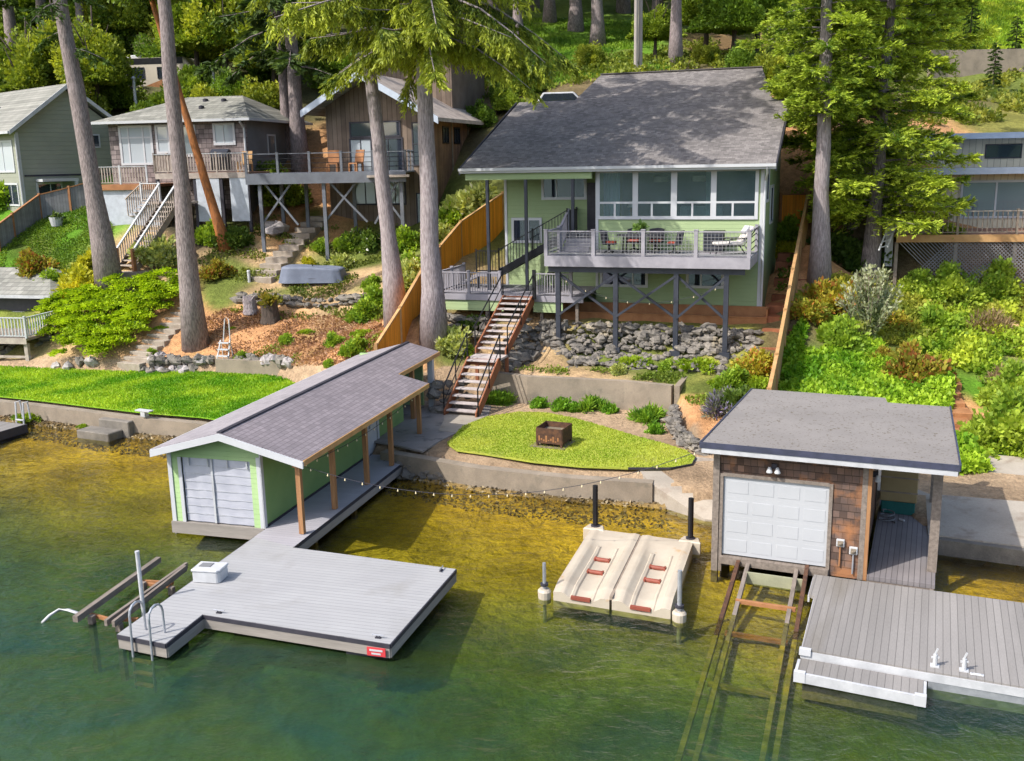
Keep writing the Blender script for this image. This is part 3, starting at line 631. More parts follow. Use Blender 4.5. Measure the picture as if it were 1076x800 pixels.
    p = HF.w(5.3, 2.0); t = thing('sofa', 'grey sofa in the room behind the third lake window', 'sofa', (p[0],p[1],6.86), HF.th)
    obj('seat', MB().box((-.9,-.4,.1),(.9,.35,.5)), m_room, t, bevel=.05); obj('backrest', MB().box((-.9,.36,.1),(.9,.55,1.05)), m_curtain, t, bevel=.05)
green_house()
# ------------------------------------------------------------------ raised lake deck of the house
def raised_deck():
    k = thing('raised_deck', 'grey raised deck on dark steel posts in front of the green house', 'deck', HF.loc(), HF.th)
    fl = MB().box((.02,-2.96,6.22),(7.86,-.02,6.27)); obj('floor', fl, m_gboard, k)
    fa = MB().box((0,-3.0,5.86),(7.9,-2.962,6.275)).box((0,-2.96,5.86),(.04,-.02,6.22)).box((7.86,-2.96,5.86),(7.9,-.02,6.22)); obj('fascia', fa, m_gdeck, k)
    be = MB().box((.1,-2.78,5.62),(7.7,-2.62,5.855)); 
    for i in range(14): be.box((.2+i*.58,-2.95,5.88),(.25+i*.58,-.05,6.2))
    obj('beam', be, m_steelblue, k)
    ps = (.47,2.8,5.15,7.03)
    for s in ps:
        x, y, _ = HF.w(s,-2.7); z = hz(x, y)-.2
        obj('post', MB().box((s-.09,-2.79,z),(s+.09,-2.61,5.62)).box((s-.2,-2.9,z-.1),(s+.2,-2.5,z+.28)), m_steelblue, k)
    for a, b in zip(ps[:-1], ps[1:]):
        for p, q, o in (((a,3.9),(b,5.55),-.06),((a,5.55),(b,3.9),.06)):
            obj('brace', MB().bar((p[0],-2.7+o,p[1]),(q[0],-2.7+o,q[1]),.09), m_steelblue, k)
    railing(k, [(.06,-2.93,6.27),(1.97,-2.93,6.27),(3.91,-2.93,6.27),(5.9,-2.93,6.27),(7.84,-2.93,6.27)], mats=(m_gdeck,m_gdeck,m_meshw), style='mesh', sp=2.5, post=.14, bal=.13)
    railing(k, [(7.84,-2.9,6.27),(7.84,-.12,6.27)], mats=(m_gdeck,m_gdeck,m_black), style='rails', sp=2.7, post=.12)
    railing(k, [(.06,-2.9,6.27),(.06,-1.1,6.27)], mats=(m_gdeck,m_gdeck,m_meshw), style='mesh', sp=2.2, post=.12, bal=.13)
    # steps up to the porch landing
    st = MB()
    for i in range(4): st.box((.15,-.95+i*.27,6.27+.155*i),(1.28,-.95+(i+1)*.27,6.27+.155*(i+1)))
    st.box((.15,.13,6.7),(1.28,1.55,6.9)); obj('porch_steps', st, m_gboard, k)
    railing(k, [(.1,-1.0,6.3),(.1,.15,6.9)], mats=(m_gdeck,m_gdeck,m_gdeck), style='baluster', sp=1.5, post=.09)
    railing(k, [(.1,.2,6.9),(.1,1.5,6.9)], mats=(m_black,m_black,m_black), style='baluster', sp=1.5, post=.06)
raised_deck()
def metal_stair():
    t = thing('metal_stair', 'black metal stair rising across the house front to the raised deck', 'stair', HF.loc(), HF.th)
    p, q = (-2.95,.35,5.25), (.1,.35,6.92)
    for y in (.0,.9): obj('stringer', MB().bar((p[0],y,p[2]-.05),(q[0],y,q[2]-.05),.05,.24), m_black, t)
    n = 9
    for i in range(n):
        f = (i+.5)/n; x = p[0]+(q[0]-p[0])*f; z = p[2]+(q[2]-p[2])*(i+1)/n
        obj('tread', MB().box((x-.16,.03,z-.05),(x+.16,.87,z)), m_gboard, t)
    railing(t, [(p[0],0,p[2]),(q[0],0,q[2])], mats=(m_black,m_black,m_black), sp=1.7, post=.05, bal=.15, balw=.022, cap=.05)
    l = MB().box((-4.0,-.05,5.05),(-2.96,1.0,5.2)); obj('landing', l, m_gboard, t)
    obj('landing_leg', MB().box((-3.98,-.03,4.5),(-3.9,.05,5.05)).box((-3.05,-.03,4.5),(-2.97,.05,5.05)), m_black, t)
    railing(t, [(-4.0,0,5.2),(-2.96,0,5.2)], mats=(m_black,m_black,m_black), sp=1.1, post=.05, bal=.13, balw=.022, cap=.05)
    st = MB()
    for i in range(4): st.box((-4.0-.28*(i+1),.05,5.02-.16*i),(-4.0-.28*i,.95,5.06-.16*i))
    obj('lower_step', st, m_gboard, t)
metal_stair()
def lower_deck():
    t = thing('porch_deck', 'low grey porch deck with green skirt at the foot of the house', 'deck', HF.loc(), HF.th)
    obj('floor', MB().box((-5.15,-1.85,4.46),(1.25,1.58,4.52)), m_gboard, t)
    obj('fascia', MB().box((-5.18,-1.9,4.28),(1.28,-1.853,4.525)), m_gdeck, t)
    obj('skirt', MB().box((-5.1,-1.83,3.84),(-2.15,-1.78,4.278)).box((-.85,-1.83,3.84),(.4,-1.78,4.278)), m_siding, t)
    mm = (m_gdeck,m_gdeck,m_gdeck)
    railing(t, [(-5.05,-1.8,4.52),(-2.3,-1.8,4.52)], mats=mm, sp=1.35, post=.11, h=.9)
    railing(t, [(-.8,-1.8,4.52),(.75,-1.8,4.52)], mats=mm, sp=1.6, post=.11, h=.9)
    railing(t, [(-5.05,-1.7,4.52),(-5.05,1.2,4.52)], mats=mm, sp=1.5, post=.11, h=.9)
    ft = MB()
    for x in (-4.9,-3,-.6,.9): ft.box((x,-1.7,2.6),(x+.12,-1.58,4.28))
    obj('support_post', ft, m_wetwood, t)
    b = MB(); b.box((-.5,.2,4.52),(.2,.6,4.56)); c = thing('bar_stool', 'small dark metal stool standing on the porch deck', 'stool', HF.w(-.9,.9,4.52), HF.th)
    obj('seat', MB().lathe([(.17,.62),(.17,.66)]), m_black, c); 
    for x, y in ((-.13,-.13),(.13,-.13),(.13,.13),(-.13,.13)): obj('leg', MB().bar((x*1.3,y*1.3,0),(x,y,.62),.03), m_black, c)
    obj('backrest', MB().bar((-.15,.16,.66),(-.15,.16,1.0),.03).bar((.15,.16,.66),(.15,.16,1.0),.03).bar((-.15,.16,.98),(.15,.16,.98),.03,.08), m_black, c)
lower_deck()
def wooden_stair():
    fr = Frame(-1.86, 35.0, 21)
    t = thing('wooden_stair', 'long red cedar stair with grey treads and black handrails from lawn to porch', 'stair', fr.loc(), fr.th)
    W = .62; segs = [((0,.95),(2.25,2.62)),((3.05,2.72),(6.1,4.46))]
    for (d0,z0),(d1,z1) in segs:
        for sx in (-1,1): obj('stringer', MB().prism_s([(d0-.12,z0-.02),(d0+.18,z0-.02),(d1+.1,z1-.28),(d1+.1,z1+.06),(d1-.1,z1+.08),(d0-.12,z0+.2)], sx*W-.025, sx*W+.025), m_cedar, t)
        n = 8 if z0 < 1 else 10
        for i in range(n):
            z = z0+(z1-z0)*(i+1)/n-.0; d = d0+(d1-d0)*(i+.5)/n
            obj('tread', MB().box((-W+.03,d-.16,z-.05),(W-.03,d+.14,z)), m_tread, t, bevel=.008)
    obj('landing', MB().box((-W-.03,2.3,2.58),(W+.03,3.12,2.66)), m_tread, t)
    fb = MB().box((-W-.035,2.26,2.38),(W+.035,2.297,2.62)).box((-W-.03,6.16,4.24),(W+.03,6.2,4.5)); obj('face_board', fb, m_cedar, t)
    lg = MB()
    for x in (-W,W): lg.box((x-.06,3.0,1.6),(x+.06,3.1,2.58))
    obj('landing_post', lg, m_cedar, t)
    for sx in (-1,1):
        for (d0,z0),(d1,z1) in segs:
            x = sx*(W+.05); h = .92
            obj('handrail', MB().tube([(x,d0,z0),(x,d0,z0+h+.12),(x,d1,z1+h+.05),(x,d1,z1)],.028,6).tube([(x,d0,z0+.5),(x,d1,z1+.48)],.018,6).tube([(x,(d0+d1)/2,(z0+z1)/2),(x,(d0+d1)/2,(z0+z1)/2+h+.08)],.022,6), m_black, t)
    # porch side posts at the top
    obj('top_post', MB().box((W+.02,6.02,4.4),(W+.14,6.14,5.6)), m_black, t)
wooden_stair()
# ------------------------------------------------------------------ deck furniture
def chair(label, s, d, rz, cush):
    x, y, _ = HF.w(s, d); t = thing('patio_chair', label, 'chair', (x,y,6.27), 0, 'patio chairs round the deck table'); t.rotation_euler[2] = rz
    b = MB().sheet(lambda u, v: (.27*math.sin((u-.5)*2.6)*1.05, .27*math.cos((u-.5)*2.6)-.02+.1*v, .36+.55*v-.1*abs(u-.5)*v), 10, 4)
    o = obj('backrest', b, m_metalchair, t, smooth=True); md = o.modifiers.new('thick','SOLIDIFY'); md.thickness = .04
    obj('seat', MB().box((-.26,-.27,.33),(.26,.22,.38)), m_metalchair, t, bevel=.02)
    obj('cushion', MB().box((-.24,-.26,.385),(.24,.17,.46)), cush, t, bevel=.03)
    for a in range(4):
        an = a*math.pi/2+.78; obj('leg', MB().bar((0,0,.12),(.26*math.cos(an),.26*math.sin(an),.02),.04), m_black, t)
    obj('pedestal', MB().lathe([(.05,.08),(.04,.34)]), m_black, t); return t
q = -R(HF.th)
chair('dark wicker chair with red cushion at the left end of the deck table', 2.25, -1.5, q+math.pi/2, m_redcush)
chair('dark wicker chair behind the table left of the potted plant', 3.05, -.55, q, m_redcush)
chair('dark wicker chair behind the table right of the potted plant', 3.95, -.55, q, m_redcush)
chair('dark wicker chair with red cushion at the right end of the deck table', 4.85, -1.5, q-math.pi/2, m_redcush)
def deck_things():
    t = thing('dining_table', 'dark oval patio table on the raised deck', 'table', HF.w(3.5,-1.5,6.27), HF.th)
    obj('tabletop', MB().prism([(.95*math.cos(a*.2618),.5*math.sin(a*.2618)) for a in range(24)], .69, .73), m_metalchair, t)
    for x, y in ((-.6,-.3),(.6,-.3),(.6,.3),(-.6,.3)): obj('leg', MB().bar((x*1.05,y*1.05,0),(x,y,.69),.05), m_black, t)
    p = thing('potted_plant', 'small leafy plant in a pale pot on the deck table', 'plant', HF.w(3.45,-1.4,7.0))
    obj('pot', MB().lathe([(.07,0),(.1,.16),(.085,.16)]), m_whiteold, p)
    link('foliage', bush_mesh('foliage',.28,.28,.34,240,.16,(.10,.2,.04),(.25,.36,.10),K=9,seed=5), m_leaf, p, (0,0,.14))
    g = thing('deck_box', 'dark slatted storage box behind the deck railing', 'box', HF.w(6.25,-.6,6.27), HF.th)
    obj('box_body', MB().box((-.38,-.3,.03),(.38,.3,.78)), m_metalchair, g); obj('lid', MB().box((-.4,-.32,.783),(.4,.32,.83)), m_black, g)
    for i in range(6): obj('slat', MB().box((-.38,-.33,.1+i*.11),(.38,-.303,.16+i*.11)), m_steelblue, g)
    l = thing('lounge_chair', 'reclining lounge chair with cream cushions at the right of the deck', 'chair', HF.w(7.2,-1.55,6.27), HF.th+62)
    fr = MB()
    for x in (-.3,.3): fr.tube([(x,-.9,0),(x,-.85,.36),(x,.2,.34),(x,.7,1.0)],.025,6).tube([(x,.25,.34),(x,.5,0)],.025,6).tube([(x,-.4,.36),(x,-.35,.6),(x,.4,.62)],.025,6)
    obj('frame', fr, m_black, l)
    obj('seat_cushion', MB().box((-.28,-.85,.37),(.28,.2,.49)), m_creamcush, l, bevel=.04)
    obj('back_cushion', MB().prism_s([(.2,.38),(.1,.46),(.55,1.08),(.66,1.02)],-.28,.28), m_creamcush, l, bevel=.03)
    obj('pillow', MB().prism_s([(.33,.75),(.24,.83),(.42,1.1),(.52,1.03)],-.2,.2), m_whiteold, l, bevel=.03)
deck_things()
# ------------------------------------------------------------------ long green boathouse with porch walk
def boathouse():
    t = thing('boathouse', 'long light green gabled boathouse with vinyl curtain doors and purple-grey shingle roof', 'boathouse', DF.loc(), DF.th)
    A, B, d0, d1 = -8.65, -5.9, 5.72, 18.0
    RS, RZ = -6.75, 3.2                                  # ridge
    zl = lambda s: RZ-(RS-s)*.27 if s < RS else RZ-(s-RS)*.255
    w = MB()
    w.box((A,d0,.6),(A+.3,d0+.12,2.42)); w.box((-6.2,d0,.6),(B,d0+.12,2.42))
    w.prism_d([(A,2.42),(B,2.42),(B,zl(B)-.02),(RS,RZ-.02),(A,zl(A)-.02)], d0, d0+.12); obj('front_wall', w, m_bhgreen, t)
    s = MB().box((B-.12,d0+.12,.6),(B,15.6,2.93)); obj('side_wall', s, m_bhside, t)
    s = MB().box((A,d0+.12,.6),(A+.12,d1,2.6)).box((A+.12,d1-.12,.6),(B-.12,d1,2.9)); pieces('lake_wall', s, m_bhgreen, t)
    fl = MB().box((A+.12,d0+.1,.52),(B-.12,d1,.6)); obj('floor', fl, m_walk, t)
    sk = MB().box((A-.05,d0-.06,.27),(B+.0,d0+.06,.595)).box((A-.06,d0+.06,.18),(A+.0,d1,.59)).box((A+.8,d0+1,-.9),(A+1.0,d0+1.2,.5)).box((-7,d0+1,-.9),(-6.8,d0+1.2,.5)); obj('skirt', sk, m_fascia, t)
    rl = MB().prism([(-8.82,5.28),(RS,5.28),(RS,18.4),(-8.82,18.4)], lambda x, y: zl(x)+.0, lambda x, y: zl(x)+.09)
    r1 = obj('roof', rl, m_bhroofL, t)
    rr = MB().prism([(RS+.003,5.28),(-4.42,5.28),(-4.42,14.3),(-5.5,14.3),(-5.5,18.4),(RS+.003,18.4)], lambda x, y: zl(x), lambda x, y: zl(x)+.09)
    r2 = obj('roof', rr, m_bhroof, t)
    cpb = MB().bar((RS,5.27,RZ+.10),(RS,18.41,RZ+.10),.13,.03); obj('ridge_cap', cpb, m_dark, r2)
    ra = MB().prism_d([(-8.84,zl(-8.84)-.11),(-8.84,zl(-8.84)+.07),(RS,RZ+.07),(RS,RZ-.11)],5.22,5.277).prism_d([(RS,RZ-.11),(RS,RZ+.07),(-4.4,zl(-4.4)+.07),(-4.4,zl(-4.4)-.11)],5.22,5.277)
    obj('barge_board', ra, m_white, r2)
    ev = MB().box((-4.417,5.28,zl(-4.42)-.06),(-4.385,14.3,zl(-4.42)+.085)).box((-5.497,14.33,zl(-5.5)-.06),(-5.465,18.4,zl(-5.5)+.085)); obj('eave_trim', ev, m_tanwood, r2)
    ev = MB().box((-8.86,5.28,zl(-8.82)-.08),(-8.822,18.4,zl(-8.82)+.08)); obj('eave_trim', ev, m_white, r1)
    bm = MB().box((-4.8,5.4,2.45),(-4.66,14.3,2.58)); obj('porch_beam', bm, m_post, t)
    for d in (5.58,7.5,9.7,11.6,14.1): obj('porch_post', MB().box((-4.79,d-.065,.62),(-4.66,d+.065,2.448)), m_post, t)
    tr = MB()
    for x in (A-.02,B-.1): tr.box((x,d0-.03,.6),(x+.12,d0-.001,2.55))
    tr.box((A+.3,d0-.035,.6),(A+.4,d0-.002,2.42)); tr.box((B+.001,d0-.03,.6),(B+.03,d0+.1,2.72)); pieces('corner_trim', tr, m_white, t)
    c = obj('post_trim', MB().box((-5.7,17.6,.9),(-5.5,17.8,2.85)), m_white, t)
    obj('end_post', MB().box((-5.75,15.9,.9),(-5.6,16.05,2.85)), m_post, t)
    # vinyl roll curtains closing the boat door
    for a, b in ((A+.41,-7.36),(-7.34,-6.21)):
        cu = MB().sheet(lambda u, v: (a+(b-a)*u, d0+.03+.006*math.sin(u*13+v*4)+.007*math.sin((u-.6)*9*(1-v)+v*8), .63+1.8*v), 24, 30)
        o = obj('door_curtain', cu, m_curtplastic, t, smooth=True)
        ln = MB()
        for i in range(1,8): ln.box((a+.02,d0+.008,.63+i*.225),(b-.02,d0+.015,.637+i*.225))
        obj('seam', ln, m_whiteold, o)
    st = MB().box((-7.38,d0-.012,.63),(-7.32,d0+.02,2.42))
    for i in range(4): st.box((A+.6+i*.58,d0-.015,2.2),(A+.63+i*.58,d0+.01,2.42))
    pieces('curtain_strap', st, m_whiteold, t)
    dr = obj('side_door', MB().box((B+.001,12.45,.62),(B+.03,13.15,2.55)), m_white, t)
    obj('door_trim', MB().box((B+.031,13.17,.62),(B+.06,13.3,2.6)).box((B+.031,12.32,.62),(B+.05,12.44,2.6)), m_white, dr)
    obj('door_handle', MB().box((B+.031,12.53,1.5),(B+.07,12.59,1.6)), m_galv, dr)
    b = MB().box((B+.002,d0+.12,.58),(B+.03,15.5,.66)); obj('base_trim', b, m_dark, t)
boathouse()
def left_dock():
    t = thing('dock', 'pale grey L-shaped composite dock and walk beside the green boathouse', 'dock', DF.loc(), DF.th)
    poly = [(-.17,.49),(-.1,4.33),(-4.54,4.68),(-4.54,13.9),(-5.9,13.9),(-5.83,-.44),(-4.6,-.57),(-4.62,.79)]
    obj('deck_boards', MB().prism(poly,.52,.6), m_composite, t)
    w = obj('walk_boards', MB().prism([(-4.52,4.7),(-4.52,13.88),(-5.86,13.88),(-5.86,6.6),(-5.86,5.1)],.601,.605), m_walk, t)
    tr = MB(); fa = MB()
    n = len(poly)
    for i in range(n):
        a, b = poly[i], poly[(i+1) % n]
        if i == 3: continue
        tr.bar((a[0],a[1],.545),(b[0],b[1],.545),.05,.09)
        fa.bar((a[0]*.995-.012,a[1]*.995+.012,.395),(b[0]*.995-.012,b[1]*.995+.012,.395),.05,.21)
    obj('edge_trim', tr, m_dark, t); obj('fascia', fa, m_fascia, t)
    fl = MB()
    for x, y in ((-.7,1.0),(-.7,3.2),(-3.6,1.5),(-3.6,3.6),(-5.3,.2),(-5.25,3.4)): fl.box((x-.5,y-.4,-.15),(x+.4,y+.4,.5))
    pieces('float', fl, m_dark, t)
    pl = MB()
    for y in (6,8.5,11): pl.box((-4.75,y,-2.5),(-4.6,y+.15,.5))
    pieces('piling', pl, m_wetwood, t)
    s = thing('dock_sign', 'small red sign with white marks on the dock corner facing the lake', 'sign', DF.w(-.45,.452,.42), DF.th)
    obj('plate', MB().box((-.2,-.035,-.09),(.2,-.015,.09)), m_red, s); obj('marks', MB().box((-.14,-.042,.015),(.14,-.036,.055)).box((-.1,-.042,-.055),(.1,-.036,-.02)), m_white, s)
    for k, (x, y, a) in enumerate(((-4.3,.92,0),(-.5,.66,0),(-.4,4.15,90))):
        c = thing('cleat', ('dark metal cleat on the inner corner of the pale dock','dark metal cleat above the red dock sign','dark metal cleat at the far right corner of the pale dock')[k], 'cleat', DF.w(x,y,.6), DF.th+a, 'cleats on the pale dock')
        obj('cleat_horn', MB().tube([(-.13,0,.07),(0,0,.06),(.13,0,.07)],.016,6), m_galv, c); obj('cleat_base', MB().box((-.06,-.03,0),(.06,.03,.02)).bar((-.03,0,.02),(-.03,0,.06),.025).bar((.03,0,.02),(.03,0,.06),.025), m_dark, c)
    b = thing('dock_box', 'white plastic box with grey hatch standing on the pale dock', 'box', DF.w(-5.47,2.45,.6), DF.th-6)
    obj('box_body', MB().prism([(-.33,-.22),(.27,-.22),(.33,-.15),(.33,.25),(-.33,.25)],0,.27), m_plastic, b, bevel=.02)
    li = obj('lid', MB().prism([(-.35,-.24),(.28,-.24),(.35,-.16),(.35,.27),(-.35,.27)],.272,.33), m_plastic, b, bevel=.015); obj('hatch', MB().box((-.24,-.05,.331),(.04,.16,.345)), m_nsidewall, li)
    l = thing('swim_ladder', 'bent steel swim ladder hooked over the end of the pale dock', 'ladder', DF.w(-5.17,-.56,.6), DF.th+4)
    for x in (-.24,.24):
        pts = [(x,.42,0),(x,.42,.5)]+[(x,.21+.21*math.cos(a*math.pi/6),.5+.21*math.sin(a*math.pi/6)) for a in range(1,6)]+[(x,0,.5),(x,-.03,-1.1)]
        obj('side_rail', MB().tube(pts,.025,8), m_galv, l)
    for z in (-.45,-.72,-.98): obj('step', MB().box((-.23,-.08,z-.02),(.23,.02,z+.02)), m_tanwood, l)
left_dock()
def lift():
    t = thing('boat_lift', 'pair of weathered bunk beams on posts in the water left of the dock', 'boat lift', DF.w(-6.6,0,0), DF.th)
    # beams follow pixels measured on the photo at beam height
    z = .46
    f = lambda px, py, z: (lambda P: ((P[0]-DF.o[0])*DF.c-(P[1]-DF.o[1])*DF.s+6.6, (P[0]-DF.o[0])*DF.s+(P[1]-DF.o[1])*DF.c, z))(G(px, py, z))
    for a, b in (((79,651),(167,588)),((111,655),(196,594)),((119,656),(195,597))): obj('bunk_beam', MB().bar(f(*a,z),f(*b,z),.12 if a[0] < 100 else .07,.14), m_wetwood, t)
    for a in ((96,647),(180,617),(125,655),(150,612)):
        p = f(*a,.38); obj('post', MB().box((p[0]-.06,p[1]-.06,-1.6),(p[0]+.06,p[1]+.06,.38)), m_wetwood, t)
    for a, b in (((123,651),(145,651)),((155,614),(180,616)),((96,646),(125,654)),((150,611),(182,613))): obj('cross_beam', MB().bar(f(*a,.3),f(*b,.3),.07), m_rustwood, t)
    P = G(151,645,.3); p = thing('lift_pole', 'tall white pole standing at the left edge of the pale dock', 'pole', (P[0],P[1],-1))
    obj('shaft', MB().tube([(0,0,0),(0,0,2.75)],.045,10), m_plastic, p); obj('cap', MB().lathe([(.05,2.73),(.05,2.78)]), m_plastic, p)
    pts = [G(px,py,zz) for px,py,zz in ((44,655,.17),(52,647,.33),(62,641,.4),(72,641,.4),(83,645,.4))]
    o = obj('curved_pipe', MB().tube([(a-pts[0][0],b-pts[0][1],c) for a,b,c in pts],.035,8), m_plastic, None, (pts[0][0],pts[0][1],0), smooth=True); tag(o,'bent white pipe rising from the water beside the bunk beams','pipe')
lift()
# ------------------------------------------------------------------ floating drive-on port
def raft():
    P = G(580,620,.45); Q = G(706,640,.45); U = G(620,557,.45); th = math.degrees(math.atan2(-(Q[1]-P[1]),Q[0]-P[0]))
    F = Frame(P[0],P[1],th); W = math.hypot(Q[0]-P[0],Q[1]-P[1]); Ld = (U[0]-P[0])*F.s+(U[1]-P[1])*F.c
    sh = ((U[0]-P[0])*F.c-(U[1]-P[1])*F.s)/Ld                # small shear: outer edges lean
    t = thing('floating_ramp', 'beige twin floating drive-on ramp with maroon rollers moored in the cove', 'floating dock', (P[0],P[1],WL), th)
    global RAFT_SHEAR
    RAFT_SHEAR = sh; hw = W/2
    for k in range(2):
        x0 = k*hw+.03; x1 = (k+1)*hw-.03; cx = (x0+x1)/2+.02
        def top(u, v):
            x = x0+(x1-x0)*u; d = Ld*v; a = abs(x-cx)/(hw*.5)
            gro = max(0,1-(a/.62)**2)*(min(1,max(0,(.88-v)*4)))          # cradle hollow open at the lake end
            z = .30-.15*gro-(.09*max(0,.12-v)/.12)+.02*math.exp(-((a-.75)/.12)**2)
            if abs(a-.34) < .06: z += .03*(v < .75)
            return (x+sh*d*.0, d, z)
        b = MB().sheet(top, 44, 44)
        n = len(b.v); ring = [0+i for i in range(45)]+[45*j+44 for j in range(1,45)]+[45*44+i for i in range(43,-1,-1)]+[45*j for j in range(43,0,-1)]
        low = [(b.v[i][0],b.v[i][1],-.12) for i in ring]; m = len(ring); b.v += low
        b.f += [(ring[i],n+i,n+(i+1) % m,ring[(i+1) % m]) for i in range(m)]
        hull = obj('port_hull', b, m_raft, t, smooth=False)
        for v in (.36,.56):
            r = MB().tube([(cx-.16,Ld*v,.2),(cx+.16,Ld*v,.2)],.055,10).box((cx-.2,Ld*v-.08,.15),(cx-.16,Ld*v+.08,.24)).box((cx+.16,Ld*v-.08,.15),(cx+.2,Ld*v+.08,.24)); obj('roller', r, m_raftpad, hull)
        obj('bow_roller', MB().box((cx-.26,-.03,.1),(cx+.2,.06,.17)), m_raftpad, hull)
    obj('joint', MB().box((hw-.035,.05,.2),(hw+.035,Ld-.02,.285)), m_wood, t)
    for i,(x,y) in enumerate(((.12,Ld+.0),(W-.12,Ld-.0))): obj('corner_lug', MB().prism([(x-.3,y-.1),(x+.3,y-.1),(x+.2,y+.26),(x-.2,y+.26)],-.1,.33), m_raft, t, bevel=.03)
    for i,(x,y) in enumerate(((-.2,.06),(W+.16,.03))): obj('corner_lug', MB().lathe([(.15,-.1),(.16,.17),(.12,.22)],(x,y,0)), m_raft, t, smooth=False)
    for i, (x, y, h, m_, r, lb) in enumerate(((.12,Ld+.12,1.35,m_black,.07,'black pile at the far left corner of the beige raft'),(W-.12,Ld+.12,1.3,m_black,.07,'black pile at the far right corner of the beige raft'),
            (-.2,.06,.75,m_galv,.04,'thin steel pile at the near left corner of the beige raft'),(W+.16,.03,1.05,m_galv,.05,'steel pile at the near right corner of the beige raft'))):
        p = thing('mooring_pile', lb, 'pile', F.w(x+sh*y,y,-1.8), th, 'piles holding the beige raft')
        obj('shaft', MB().tube([(0,0,0),(0,0,2.1+h)],r,10), m_, p); obj('collar', MB().lathe([(r+.05,2.3),(r+.05,2.36)],n=12), m_dark, p)
raft()
for o_ in [o for o in COL.objects if o.parent and (o.parent.name == 'floating_ramp' or (o.parent.parent and o.parent.parent.name == 'floating_ramp'))]:
    for v_ in o_.data.vertices: v_.co.x += RAFT_SHEAR*v_.co.y
